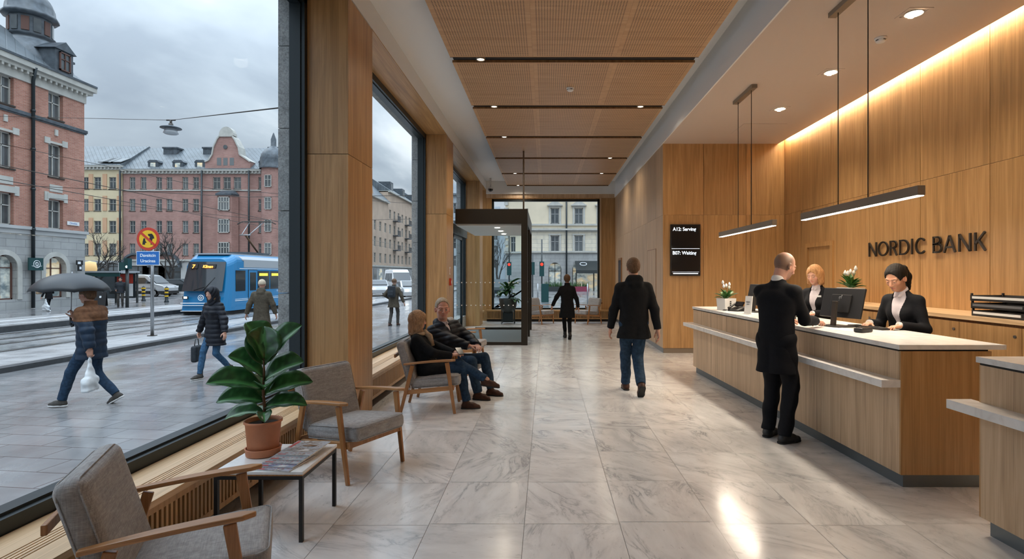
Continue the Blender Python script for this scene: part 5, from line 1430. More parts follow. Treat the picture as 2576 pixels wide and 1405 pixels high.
def arch_ring(mb, P, u0, u1, zs, w=.3, n0=.0, n1=.05, legs=0):
    c = (u0+u1)/2; r = (u1-u0)/2; N_ = 12
    for k in range(N_):
        a, b = math.pi-math.pi*k/N_, math.pi-math.pi*(k+1)/N_; q = []
        for n in (n0, n1):
            for (ang, rr) in ((a, r), (b, r), (b, r+w), (a, r+w)): q.append(P(c+rr*math.cos(ang), zs+rr*math.sin(ang), n))
        mb._add(q, [(0, 3, 2, 1), (4, 5, 6, 7), (0, 1, 5, 4), (1, 2, 6, 5), (2, 3, 7, 6), (3, 0, 4, 7)])
    if legs: mb.boxf(P, u0-w, u0, zs-legs, zs, n0, n1); mb.boxf(P, u1, u1+w, zs-legs, zs, n0, n1)

# left red brick corner building (facade faces the street, +X)
XL, YL = -28.3, 34.1
PL = lambda u, z, n: (XL+n, u, z)
root = empty('corner_building', (XL, 22, G0), 0, 'red brick corner building with domed turret and grey stone ground floor', 'building')
T0 = Matrix.Translation(-Vector(root.location))
def BL(nm, mats, fn, par=root):
    m = MB(); m.T = T0; fn(m); return m.build(nm, mats, par)
class TP:   # facade frame shifted into the building's own space
    def __init__(s, P, T): s.P, s.T = P, T
    def __call__(s, u, z, n): return tuple(s.T @ Vector(s.P(u, z, n)))
PLt = TP(PL, T0)
E = EYE
wc = [32.12-3.02*k for k in range(8)]
holes = []
rows = [(E+8.95, E+10.45), (E+5.6, E+7.5), (E+2.62, E+4.3)]
for c_ in wc:
    for a, b in rows: holes.append((c_-.48, c_+.48, a, b))
m = MB(); facade_hole_cells(m, PLt, 8, YL, E+2.55, E+10.45, holes); m.mat(0)
m.boxf(PLt, 8, YL, E+2.55, E+10.45, -12, -.36); m.build('brick_wall', 'brick_red', root)
sh = []
for c_ in wc: sh.append((c_-.68, c_+.68, .25, 2.62))
m = MB(); facade_hole_cells(m, PLt, 8, YL+.05, G0, E+2.55, sh, .45); 
for c_ in wc: arch_fill(m, PLt, c_-.68, c_+.68, 1.94, 2.63, .45)
m.boxf(PLt, 8, YL+.05, G0, E+2.55, -12, -.46); m.build('stone_ground_floor', 'rusticated', root)
for k, c_ in enumerate(wc[:4]):
    for a, b in rows:
        win(root, PLt, c_-.48, c_+.48, a, b, -.22, 'stone_trim', .07)
    m = MB(); arch_ring(m, PLt, c_-.68, c_+.68, 1.94, .26, 0, .04, 1.7); m.build('arch_surround', 'stone_trim', root)
    win(root, PLt, c_-.68, c_+.68, .25, 2.6, -.3, 'brick_brown', .07, 1, .72, glow=True, sill=False)
    m = MB()
    a, b = rows[1]
    m.boxf(PLt, c_-.75, c_-.4, b-.05, b+.3, 0, .05); m.boxf(PLt, c_+.4, c_+.75, b-.05, b+.3, 0, .05); m.boxf(PLt, c_-.1, c_+.1, b+.5, b+.85, 0, .06); m.boxf(PLt, c_-.5, c_+.5, b, b+.12, 0, .04)
    a, b = rows[2]; m.boxf(PLt, c_-.6, c_+.6, b+.02, b+.35, 0, .06); m.boxf(PLt, c_-.42, c_+.42, b+.45, b+.85, -.1, .03); m.boxf(PLt, c_-.75, c_-.5, b-.1, b+.4, 0, .05); m.boxf(PLt, c_+.5, c_+.75, b-.1, b+.4, 0, .05)
    m.build('carved_lintel', 'stone_trim', root)
m = MB(); m.boxf(PLt, 8, YL+.12, E+8.62, E+8.8, -12.1, .12); m.boxf(PLt, 8, YL+.1, E+8.55, E+8.62, -12.1, .06); m.build('string_course', 'slate', root)
m = MB(); m.boxf(PLt, 8, YL+.15, E+2.45, E+2.62, -12.1, .16); m.boxf(PLt, 8, YL+.1, E+2.2, E+2.45, -12.1, .06); m.build('base_cornice', 'plaster_grey', root)
m = MB(); m.boxf(PLt, 8, YL+.06, E+10.45, E+11.0, -12.1, .08); m.boxf(PLt, 8, YL+.3, E+11.0, E+11.2, -12.2, .3); m.boxf(PLt, 8, YL+.42, E+11.2, E+11.5, -12.3, .45)
y = 8.
while y < YL: m.boxf(PLt, y, y+.12, E+10.85, E+11.0, .08, .28); y += .35
m.build('eaves_cornice', 'stone_trim', root)
m = MB()
zb_, zt_ = E+11.5, E+14.4
q = [PLt(8, zb_, .35), PLt(YL+.35, zb_, .35), PLt(YL+.35, zb_, -12.3), PLt(8, zb_, -12.3), PLt(8, zt_, -2.9), PLt(YL-2.9, zt_, -2.9), PLt(YL-2.9, zt_, -9.5), PLt(8, zt_, -9.5)]
m._add(q, [(0, 1, 5, 4), (1, 2, 6, 5), (2, 3, 7, 6), (3, 0, 4, 7), (4, 5, 6, 7), (0, 3, 2, 1)]); m.build('roof', 'roof_metal', root)
m = MB(); m.boxf(PLt, 8, YL+.4, zb_-.02, zb_+.1, .38, .5); m.build('gutter', 'slate', root)
m = MB(); tc_ = T0 @ Vector((XL-2.1, YL-1.3, 0))
def tl(prof, mb_): mb_.lathe(prof, (tc_.x, tc_.y, tc_.z), 12, True)
tl([(2.15, E+11.6), (2.0, E+12.2), (1.75, E+12.9), (1.35, E+13.5), (1.1, E+13.75), (1.22, E+13.8), (1.22, E+13.9)], m); m.build('turret_skirt', 'slate', root)
m = MB(); tl([(1.02, E+13.9), (1.02, E+15.0)], m); lan = m.build('lantern', 'slate', root)
for k in range(12):
    a = math.pi*2*(k+.5)/12+math.pi/12; m = MB(); m.boxc((tc_.x+1.0*math.cos(a), tc_.y+1.0*math.sin(a), tc_.z+E+14.45), (.06, .36, .8), (0, 0, a)); 
    m.build('lantern_window', 'brick_brown' if k % 2 else 'far_pane', lan)
m = MB(); tl([(1.0, E+14.95), (1.32, E+15.05), (1.3, E+15.2), (1.16, E+15.35), (1.12, E+15.7), (.98, E+16.1), (.7, E+16.45), (.36, E+16.65), (.14, E+16.75), (.1, E+17.1), (.2, E+17.25), (.02, E+17.6)], m); m.build('dome', 'slate', root)
for (u, n) in ((32.4, -.25), (27.6, -.9)):
    m = MB(); m.boxf(PLt, u-.6, u+.6, zb_+.15, zb_+1.45, n-1.4, n+.5)
    A = [PLt(u-.75, zb_+1.45, n+.6), PLt(u+.75, zb_+1.45, n+.6), PLt(u, zb_+2.0, n+.6)]; dd = Vector(PLt(u, 0, n-1.4))-Vector(PLt(u, 0, n+.6)); m.prism(A, dd)
    dm = m.build('dormer', 'slate', root); win(dm, PLt, u-.36, u+.36, zb_+.3, zb_+1.35, n+.56, 'brick_brown', .06, sill=False)
m = MB(); a = T0 @ Vector((XL-1.6, YL-.5, zb_+.7)); m.boxc((a.x, a.y, a.z), (1.1, 1.4, 1.6)); m.boxc((a.x, a.y+.05, a.z+.85), (1.4, 1.7, .12)); m.build('dormer', 'slate', root)
m = MB(); p = [(XL+.14, 30.55, G0+.05), (XL+.14, 30.55, E+10.6), (XL+.42, 30.4, E+11.3)]; m.tube([tuple(T0 @ Vector(v)) for v in p], .085, 10)
for z in (1.8, 4., 6.2, 8.4, 10.5): m.cyl(tuple(T0 @ Vector((XL+.14, 30.55, z))), tuple(T0 @ Vector((XL+.14, 30.55, z+.12))), .11, n=10)
m.build('downpipe', 'dark_frame', root)
# signs on the corner building
root = empty('shop_sign', (XL+.3, 30.55, 2.15), 0, 'dark green square shop sign with a round white emblem', 'sign')
m = MB(); m.box(-.04, .04, -.45, .40, -.34, .34); m.build('board', 'sign_green', root)
m = MB(); m.T = Matrix.Rotation(R(90), 4, 'Y'); 
for r_ in (.2, .1): m.tube([(.0+r_*math.cos(a*math.pi/12), r_*math.sin(a*math.pi/12), .045) for a in range(25)], .016, 6)
m.tube([(.1, -.3, .045), (.16, 0, .045), (.1, .3, .045)], .012, 6); m.boxc((0, 0, .045), (.24, .03, .01)); m.build('emblem', 'letter_white', root)
root = empty('street_name_sign', (XL+.03, 33.25, 4.62), 0, 'small white street name plate high on the brick corner', 'sign')
m = MB(); m.box(0, .03, -.42, .42, -.11, .11); m.build('plate', 'white_plastic', root)
text_obj('Olisslale', .16, (.032, 0, -.05), (R(90), 0, R(90)), root, .001, 'sign_blue')
root = empty('shop_projecting_sign', (XL+.25, 33.45, 2.15), 0, 'small black and white pictogram sign hung above the round sign', 'sign')
m = MB(); m.box(-.03, .03, -.22, .22, .0, .28); m.box(-.03, .03, -.12, .14, -.36, .0); m.build('shape', 'black', root)
m = MB(); m.box(.03, .034, -.16, .05, .06, .2); m.box(.03, .034, -.04, .1, -.26, -.1); m.build('emblem', 'letter_white', root)
root = empty('shop_lamp', (XL+.5, 33.6, 1.05), 0, 'round black hanging sign on an iron arm at the brick corner', 'sign')
m = MB(); m.cyl((-.05, 0, 0), (.05, 0, 0), .32, n=24); m.build('disc', 'black', root)
m = MB(); m.tube([(-.2, -.3, .42), (0, 0, .42), (0, .3, .42)], .03, 8); m.tube([(0, 0, .42), (0, 0, .3)], .03, 8); m.tube([(0, .3, .05), (0, 1., .05)], .025, 8); m.build('bracket', 'black', root)
m = MB(); m.boxc((.052, 0, 0), (.006, .3, .05)); m.build('emblem', 'letter_white', root)
root = empty('sandwich_board', (-26.6, 33.2, G0), R(20), 'dark sandwich board standing on the wet sidewalk by the arch', 'sign')
m = MB(); m.boxc((0, -.12, .42), (.62, .03, .88), (R(-12), 0, 0)); m.boxc((0, .12, .42), (.62, .03, .88), (R(12), 0, 0)); m.build('boards', 'black', root)
m = MB(); m.boxc((0.05, -.14, .55), (.1, .01, .12), (R(-12), 0, 0)); m.build('drawing', 'letter_white', root)

# far row across the square: cream block and long red brick block with gable
YF = 75.
PF = lambda u, z, n: (u, YF-n, z)
def X_(px, Y=YF): return (px-CX)*Y/F
def Z_(py, Y=YF): return EYE+(CY-py)*Y/F
def far_building(nm, label, x0, x1, zeave, mat, cols, rws, trim, roofz, ground, P=PF, Y=YF, roofmat_='roof_metal', extra_h=(), depth=12, ww=.75, gz=None, mull=1, fr='stone_trim'):
    root = empty(nm, ((x0+x1)/2, Y, G0), 0, label, 'building'); T = Matrix.Translation(-Vector(root.location)); Pt = TP(P, T)
    hs = [(c-ww/2, c+ww/2, a, b) for c in cols for a, b in rws]+list(extra_h)
    m = MB(); facade_hole_cells(m, Pt, x0, x1, ground, zeave, hs, .3); m.boxf(Pt, x0, x1, ground, zeave, -depth, -.32); m.build('wall', mat, root)
    for h_ in hs: win(root, Pt, *h_, -.15, fr, .06, mull, sill=True)
    m = MB(); m.boxf(Pt, x0-.1, x1+.1, zeave-.15, zeave+.1, -.3, .45); m.boxf(Pt, x0, x1, zeave-.5, zeave-.15, -.3, .2); u = x0
    while u < x1: m.boxf(Pt, u, u+.18, zeave-.4, zeave-.15, .2, .38); u += .5
    m.build('eaves_cornice', trim, root)
    m = MB(); q = [Pt(x0-.1, zeave+.1, .5), Pt(x1+.1, zeave+.1, .5), Pt(x1+.1, roofz, -5), Pt(x0-.1, roofz, -5), Pt(x0-.1, zeave+.1, -depth), Pt(x1+.1, zeave+.1, -depth)]
    m._add(q, [(0, 1, 2, 3), (3, 2, 5, 4), (0, 3, 4), (1, 5, 2), (0, 4, 5, 1)]); m.build('roof', roofmat_, root)
    return root, Pt
rowsz = [(Z_(475), Z_(445)), (Z_(530), Z_(500)), (Z_(585), Z_(555)), (Z_(642), Z_(612))]
cx_ = [X_(p) for p in (215, 245, 283)]+[X_(p) for p in (180, 145, 110)]
rc, Pt = far_building('cream_apartment_building', 'cream apartment block with pink strips behind the bare tree', X_(90), X_(307.4), Z_(418), 'plaster_yellow', cx_, rowsz, 'stone_trim', Z_(368, YF+5), Z_(655), ww=.95)
m = MB()
for p in (229, 264, 300, 197): 
    for a, b in rowsz: m.boxf(Pt, X_(p)-.28, X_(p)+.28, a, b+.4, 0, .08)
m.build('pilaster', 'plaster_pink', rc)
gh = [(X_(p)-.75, X_(p)+.75, Z_(682), Z_(662)) for p in (250, 283, 220)]
m = MB(); facade_hole_cells(m, Pt, X_(90), X_(308), G0, Z_(655), gh, .3); m.boxf(Pt, X_(90), X_(308), G0, Z_(655), -12, -.32); m.build('ground_floor', 'plaster_grey', rc)
for h_ in gh: win(rc, Pt, *h_, -.15, 'sign_metal', .08)
for p in (250, 262, 282):
    m = MB(); u = X_(p); q = [Vector(Pt(u, Z_(412), .2)), Vector(Pt(u+1.4, Z_(412), .2)), Vector(Pt(u+1.6, Z_(398), -1.2)), Vector(Pt(u+.2, Z_(398), -1.2))]; q = [v+Vector((0, -.05, .15)) for v in q]; m.prism(q, (0, 0, .1)); m.build('roof_window', 'far_pane', rc)
for p, q in ((245, 278), ):
    m = MB(); m.boxf(Pt, X_(p), X_(q), Z_(385), Z_(362), -5.4, -4.2); m.boxf(Pt, X_(p)-.1, X_(q)+.1, Z_(364), Z_(361), -5.5, -4.1); m.build('chimney', 'slate', rc)
bc = [X_(p) for p in (333, 361, 400, 426, 466, 493)]+[X_(p) for p in (657, 692)]+[X_(p) for p in (727, 760)]
ga, gb = X_(520), X_(633)
gcols = [X_(p) for p in (545, 571, 597)]
orows = rowsz[1:]
eh = [(c-.5, c+.5, *rowsz[0]) for c in gcols]
rb, Pt = far_building('brick_apartment_building', 'long red brick block with rounded gable across the square', X_(310), X_(775), Z_(428), 'brick_far', bc, rowsz, 'stone_trim', Z_(372, YF+5), Z_(655), ww=.78, extra_h=eh)
# gable
m = MB(); prof = [(ga, Z_(430)), (ga, Z_(408)), (ga+.5, Z_(404)), (X_(538), Z_(390)), (X_(541), Z_(372)), (X_(550), Z_(352)), (X_(556), Z_(344)), (X_(588), Z_(344)), (X_(594), Z_(352)), (X_(604), Z_(372)), (X_(607), Z_(390)), (X_(628), Z_(404)), (gb, Z_(408)), (gb, Z_(430))]
m.prism([Pt(u, z, .35) for u, z in prof], Vector(Pt(0, 0, -1.2))-Vector(Pt(0, 0, .35))); m.boxf(Pt, ga, gb, Z_(655), Z_(430), 0, .35) if False else None
gm = m.build('gable', 'brick_far', rb)
m = MB()
for (a, b) in zip(prof[1:], prof[2:-1]):
    pa, pb = Vector(Pt(a[0], a[1], -.3)), Vector(Pt(b[0], b[1], -.3)); m.bar(pa, pb, 1.6, .16)
c0 = Vector(Pt(X_(572), Z_(342), .0)); pts = [Pt(X_(572)+1.0*math.cos(a*math.pi/10), Z_(342)+1.2*math.sin(a*math.pi/10), .3) for a in range(11)]; m.prism(pts, (0, .9, 0))
m.build('gable_coping', 'stone_trim', rb)
m = MB(); zc_ = Z_(415); 
for k in (-1, 0, 1): m.boxf(Pt, X_(571+16*k)-.28, X_(571+16*k)+.28, Z_(417), Z_(398), .34, .37); m.lathe([(.001, 0)], (0, 0, 0), 3)
m.build('gable_window', 'far_pane', gm)
m = MB(); p = Pt(X_(571), Z_(371), .37); m.cyl(p, (p[0], p[1]-.05, p[2]), .28, n=16); m.build('round_window', 'far_pane', gm)
# oriel bay
m = MB(); oz0, oz1 = Z_(642), Z_(494); m.prism([Pt(X_(553), oz0, .3), Pt(X_(560), oz0, 1.3), Pt(X_(596), oz0, 1.3), Pt(X_(603), oz0, .3)], (0, 0, oz1-oz0)); ob = m.build('oriel', 'brick_far', rb)
m = MB(); m.prism([Pt(X_(551), oz1, .3), Pt(X_(558), oz1, 1.5), Pt(X_(598), oz1, 1.5), Pt(X_(605), oz1, .3)], (0, 0, .2)); 
q = [Pt(X_(551), oz1+.2, .3), Pt(X_(558), oz1+.2, 1.5), Pt(X_(598), oz1+.2, 1.5), Pt(X_(605), oz1+.2, .3), Pt(X_(562), Z_(480), .3), Pt(X_(594), Z_(480), .3)]; m._add(q, [(0, 1, 4), (1, 2, 5, 4), (2, 3, 5)]); m.build('oriel_roof', 'slate', ob)
for a, b in orows: win(ob, Pt, X_(564), X_(592), a-.1, b+.1, 1.42, 'stone_trim', .1, 3, sill=False)
m = MB(); m.boxf(Pt, X_(309), X_(775), Z_(480), Z_(477), 0, .12); m.boxf(Pt, X_(309), X_(775), Z_(656), Z_(652), 0, .2); m.build('string_course', 'stone_trim', rb)
for p in (382, 424+64, 655):
    m = MB(); a, b = {382: (370, 405), 488: (474, 500), 655: (646, 670)}[p]; m.boxf(Pt, X_(a), X_(b), Z_(386), Z_(357), -4.6, -3.2); m.boxf(Pt, X_(a)-.12, X_(b)+.12, Z_(360), Z_(356), -4.7, -3.1); m.build('chimney', 'slate', rb)
for p in (385, 447, 503, 664):
    m = MB(); u = X_(p); m.boxf(Pt, u-.7, u+.7, Z_(423), Z_(408), -3, .0); m.lathe([(.001, 0)], (0, 0, 0), 3)
    m.prism([Pt(u-.8, Z_(408), .05), Pt(u+.8, Z_(408), .05), Pt(u+.5, Z_(402), .05), Pt(u-.5, Z_(402), .05)], (0, 2.6, 0)); dm = m.build('dormer', 'slate', rb); m = MB(); m.boxf(Pt, u-.34, u+.34, Z_(420), Z_(409), .01, .04); m.build('dormer_window', 'shop_pane', dm)
for p in (309, 513, 631):
    m = MB(); q = Pt(X_(p), G0, .5); m.cyl(q, (q[0], q[1], q[2]+Z_(430)-G0), .12, n=8); m.build('downpipe', 'dark_frame', rb)
# corner turret of the brick block
m = MB(); c0 = Pt(X_(690), 0, .2); m.lathe([(1.5, Z_(655)), (1.5, Z_(425))], c0, 10, False); tw_ = m.build('corner_tower', 'brick_far', rb)
m = MB(); m.lathe([(1.75, Z_(427)), (1.75, Z_(422)), (1.6, Z_(418)), (1.7, Z_(405)), (1.5, Z_(390)), (1.0, Z_(378)), (.5, Z_(372)), (.35, Z_(368)), (.35, Z_(352)), (.05, Z_(335))], c0, 14); m.build('tower_roof', 'slate', tw_)
for a, b in rowsz: win(tw_, Pt, X_(690)-.45, X_(690)+.45, a, b, 1.75, 'stone_trim', .07)
# ground floor of the brick block
gh = [(X_(p)-1.6, X_(p)+1.6, .6, Z_(668)) for p in (345, 385, 425, 500, 540, 580, 620, 665, 700)]
m = MB(); facade_hole_cells(m, Pt, X_(309), X_(775), G0, Z_(655), gh, .3); m.boxf(Pt, X_(309), X_(775), G0, Z_(655), -12, -.32); m.build('ground_floor', 'plaster_grey', rb)
for k, h_ in enumerate(gh): win(rb, Pt, *h_, -.15, 'sign_metal', .1, glow=k in (3, 6), sill=False)
m = MB(); arch_ring(m, Pt, X_(345)-1.7, X_(345)+1.7, Z_(672), .25, 0, .5); arch_ring(m, Pt, X_(420)-1.8, X_(420)+1.8, Z_(672), .25, 0, .5); m.build('arch_canopy', 'slate', rb)

# receding row seen through the second window
PX = -33.
PR2 = lambda u, z, n: (PX+n, u, z)
def rec(nm, label, y0, y1, ztop, mat, n_c, rz, bal=False, gable=False):
    root = empty(nm, (PX, (y0+y1)/2, G0), 0, label, 'building'); T = Matrix.Translation(-Vector(root.location)); Pt = TP(PR2, T)
    rw = [(3.9+3.15*k, 5.8+3.15*k) for k in range(int((ztop-4.2)/3.15))]
    st_ = (y1-y0)/n_c; cs = [y0+st_*(k+.5) for k in range(n_c)]
    hs = [(c-.65, c+.65, a, b) for c in cs for a, b in rw]
    m = MB(); facade_hole_cells(m, Pt, y0, y1, 3.2, ztop, hs, .3); m.boxf(Pt, y0, y1, 3.2, ztop, -12, -.32); m.build('wall', mat, root)
    for h_ in hs: win(root, Pt, *h_, -.15, 'stone_trim', .08, sill=False)
    m = MB(); m.boxf(Pt, y0, y1, G0, 3.2, -12, 0); m.build('ground_floor', 'plaster_grey', root)
    for k, c in enumerate(cs): m = MB(); m.boxf(Pt, c-1., c+1., .3, 2.7, .0, .06); m.build('shop_window', 'far_pane' if k % 3 else 'shop_pane', root)
    m = MB(); m.boxf(Pt, y0, y1, ztop-.2, ztop+.1, -12, .5); m.boxf(Pt, y0, y1, 3.1, 3.4, 0, .2); m.build('cornice', 'stone_trim', root)
    m = MB(); q = [Pt(y0, ztop+.1, .5), Pt(y1, ztop+.1, .5), Pt(y1, rz, -4), Pt(y0, rz, -4), Pt(y0, ztop+.1, -12), Pt(y1, ztop+.1, -12)]; m._add(q, [(0, 1, 2, 3), (3, 2, 5, 4), (0, 3, 4), (1, 5, 2)]); m.build('roof', 'roof_metal', root)
    if gable:
        yc = (y0+y1)/2-1; m = MB(); m.prism([Pt(yc-5, ztop, .2), Pt(yc+5, ztop, .2), Pt(yc+1.2, ztop+5.8, .2), Pt(yc+1, ztop+7, .2), Pt(yc-1, ztop+7, .2), Pt(yc-1.2, ztop+5.8, .2)], (-1.5, 0, 0)); g_ = m.build('gable', mat, root)
        m = MB()
        for k in (-1, 1): m.boxf(Pt, yc+k*1.2-.4, yc+k*1.2+.4, ztop+1, ztop+2.8, .2, .24)
        m.build('gable_window', 'far_pane', g_)
        m = MB(); m.boxf(Pt, yc-.8, yc+.8, ztop+6.9, ztop+9, -1.4, .0); m.build('chimney', 'slate', root)
    else:
        for k in range(3):
            c = y0+(y1-y0)*(k+.5)/3; m = MB(); m.boxf(Pt, c-1.2, c+1.2, ztop+.4, ztop+2.6, -3.2, -.6); dm = m.build('dormer', 'slate', root); m = MB(); m.boxf(Pt, c-.6, c+.6, ztop+.7, ztop+2.2, -.6, -.55); m.build('dormer_window', 'far_pane', dm)
    if bal:
        for c in cs[1::3]:
            for a, b in rw[1:]:
                m = MB(); m.boxf(Pt, c-1.3, c+1.3, a-.35, a-.15, 0, 1.1)
                for q in range(9): u = c-1.25+.3*q; m.boxf(Pt, u, u+.05, a-.15, a+.8, 1.02, 1.07)
                m.boxf(Pt, c-1.3, c+1.3, a+.8, a+.88, 1.0, 1.1); m.build('balcony', 'slate', root)
rec('gabled_house', 'beige gabled town house seen through the second window', 88, 116, 16.5, 'plaster_beige', 8, 21, gable=True)
rec('balcony_house', 'beige block with balconies receding in the second window', 116.1, 146, 19.0, 'plaster_beige', 9, 22, bal=True)
rec('distant_house', 'distant pale block at the right edge of the second window', 146.1, 185, 19.5, 'plaster_cream', 10, 23)

# cream building seen through the far window
YC = 65.
PCm = lambda u, z, n: (u, YC-n, z)
Xc = lambda p: X_(p, YC); Zc = lambda p: Z_(p, YC)
root = empty('cream_corner_building', (Xc(1420), YC, G0), 0, 'cream stone corner building filling the far window', 'building'); T = Matrix.Translation(-Vector(root.location)); Pt = TP(PCm, T)
x0, x1 = Xc(1338), Xc(1640)
wcx = [Xc(p) for p in (1396, 1456, 1516, 1576)]; rw = [(Zc(562), Zc(523)), (Zc(632), Zc(592)), (Zc(492), Zc(453))]
hs = [(c-.49, c+.49, a, b) for c in wcx for a, b in rw]
up = [h for h in hs if h[3] > Zc(570)]; lo = [h for h in hs if h[3] < Zc(570)]
m = MB(); facade_hole_cells(m, Pt, x0, x1, Zc(572), Zc(430), up, .3); m.boxf(Pt, x0, x1, Zc(572), Zc(430), -14, -.32); m.build('upper_wall', 'plaster_cream', root)
m = MB(); facade_hole_cells(m, Pt, x0, x1, Zc(636), Zc(572), lo, .3); m.boxf(Pt, x0, x1, Zc(636), Zc(572), -14, -.32); m.build('middle_wall', 'rusticated_cream', root)
for h_ in hs: win(root, Pt, *h_, -.15, 'plaster_grey', .07)
m = MB()
for c in wcx:
    for a, b in rw: 
        m.boxf(Pt, c-.72, c-.52, a-.1, b+.15, 0, .08); m.boxf(Pt, c+.52, c+.72, a-.1, b+.15, 0, .08); m.boxf(Pt, c-.75, c+.75, b+.05, b+.2, 0, .12)
    b = rw[0][1]; m.prism([Pt(c-.85, b+.35, .0), Pt(c+.85, b+.35, 0), Pt(c, b+.95, 0)], (0, -.25, 0)); m.boxf(Pt, c-.9, c+.9, b+.25, b+.38, 0, .3)
m.build('window_surround', 'stone_trim', root)
m = MB()
for z, d_ in ((Zc(565), .18), (Zc(577), .35), (Zc(580), .15), (Zc(633), .2), (Zc(430), .6)): m.boxf(Pt, x0-.15, x1, z-.1, z+.1, -.2, d_)
m.build('string_course', 'stone_trim', root)
ac = [Xc(1396), Xc(1456), Xc(1516)]
gh = [(c-.75, c+.75, .2, Zc(660)+.0) for c in ac]
m = MB(); facade_hole_cells(m, Pt, x0, x1, G0, Zc(636), gh, .4)
for c in ac: arch_fill(m, Pt, c-.75, c+.75, Zc(660)-.75, Zc(660)+.01, .4)
m.boxf(Pt, x0, x1, G0, Zc(636), -14, -.42); m.build('ground_floor', 'rusticated', root)
for c in ac: win(root, Pt, c-.75, c+.75, .2, Zc(661), -.3, 'sign_metal', .08, 1, .66, glow=True, sill=False)
# chamfered corner and side wing going back on the left
PQ = lambda u, z, n: (x0-u*.78+n*(-.62), YC+u*.62-n*.78, z); Pq = TP(PQ, T)
cw = 4.2; hs = [(a_-.42, a_+.42, a, b) for a_ in (1.0, 3.0) for a, b in rw]
m = MB(); facade_hole_cells(m, Pq, 0, cw, Zc(636), Zc(430), hs, .3); m.boxf(Pq, 0, cw, Zc(636), Zc(430), -6, -.32); m.build('corner_wall', 'plaster_cream', root)
for h_ in hs: win(root, Pq, *h_, -.15, 'plaster_grey', .07)
m = MB(); m.boxf(Pq, 0, cw, G0, Zc(636), -6, 0); m.build('ground_floor', 'rusticated', root)
m = MB()
for z, d_ in ((Zc(565), .18), (Zc(577), .35), (Zc(633), .2), (Zc(430), .6)): m.boxf(Pq, 0, cw+.1, z-.1, z+.1, -.2, d_)
for z in range(12): m.boxf(Pq, cw-.5, cw+.1, Zc(630)+z*.8, Zc(630)+z*.8+.5, -.1, .14)
m.build('string_course', 'stone_trim', root)
m = MB(); q = Pt(Xc(1425), G0, .2); m.cyl(q, (q[0], q[1], q[2]+13), .09, n=8); m.build('downpipe', 'dark_frame', root)
root = empty('cafe_awning', (Xc(1485), YC-1.5, Zc(672)), 0, 'dark cafe awning with a round white emblem in the far window', 'awning')
m = MB(); m.prism([(-1.8, 1.4, .75), (-1.8, 1.4, .6), (-1.8, -1.1, -.7), (-1.8, -1.1, -.35)], (3.9, 0, 0)); m.build('canopy', 'frame_grey', root)
m = MB(); m.tube([(-.95+.38*math.cos(a*math.pi/12), -1.0+.55*.0-.02+(.38*math.sin(a*math.pi/12))*.9+.55, .0+.38*math.sin(a*math.pi/12)*.45+.36) for a in range(25)], .035, 6); m.build('emblem', 'letter_white', root)
m = MB(); m.box(-1.7, 2.0, 1.0, 1.1, -3.1, -.7); m.build('valance_glass', 'shop_pane', root)
m = MB()
for x in (-1.75, .3, 1.1, 2.05): m.box(x, x+.12, .9, 1.0, -3.1, -.6)
m.build('door_frame', 'frame_grey', root)
for k, (px, w_, mt, lb) in enumerate(((1392, 1.9, 'plant_leaf', 'grassy green planter box under the arched cafe window'), (1452, 2.2, 'red_dull', 'planter box with dull red front beside the cafe entrance'))):
    root = empty('planter_box', (Xc(px), YC-3.2, G0), 0, lb, 'planter')
    m = MB(); m.box(-w_/2, w_/2, -.3, .3, 0, .55); m.build('box', 'frame_grey' if k == 0 else mt, root)
    m = MB(); rr = random.Random(k)
    for q in range(130): x = rr.uniform(-w_/2, w_/2); y = rr.uniform(-.25, .25); m.bar((x, y, .5), (x+rr.uniform(-.15, .15), y+rr.uniform(-.1, .1), .8+rr.uniform(0, .35)), .06, .01, .01, .01)
    m.build('grass', 'plant_leaf', root)
# hazy street on the left behind
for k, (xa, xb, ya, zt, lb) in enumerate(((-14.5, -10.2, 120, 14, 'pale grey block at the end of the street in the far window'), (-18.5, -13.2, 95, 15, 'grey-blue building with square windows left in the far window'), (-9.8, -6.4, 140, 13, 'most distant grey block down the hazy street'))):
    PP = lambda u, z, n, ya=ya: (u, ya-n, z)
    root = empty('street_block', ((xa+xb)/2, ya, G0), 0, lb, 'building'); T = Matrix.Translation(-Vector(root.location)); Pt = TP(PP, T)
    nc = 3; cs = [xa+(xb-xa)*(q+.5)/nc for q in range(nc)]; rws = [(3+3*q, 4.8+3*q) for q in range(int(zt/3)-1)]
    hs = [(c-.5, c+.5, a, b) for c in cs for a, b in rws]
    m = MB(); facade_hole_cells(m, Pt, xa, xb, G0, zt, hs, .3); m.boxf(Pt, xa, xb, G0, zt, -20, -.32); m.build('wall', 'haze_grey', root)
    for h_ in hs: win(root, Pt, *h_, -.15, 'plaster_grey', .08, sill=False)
    m = MB(); m.boxf(Pt, xa-.2, xb+.2, zt, zt+.3, -20, .4); m.prism([Pt(xa, zt+.3, .3), Pt(xb, zt+.3, .3), Pt(xb, zt+2.6, -4), Pt(xa, zt+2.6, -4)], (0, 0, .1)); m.build('roof', 'roof_metal', root)

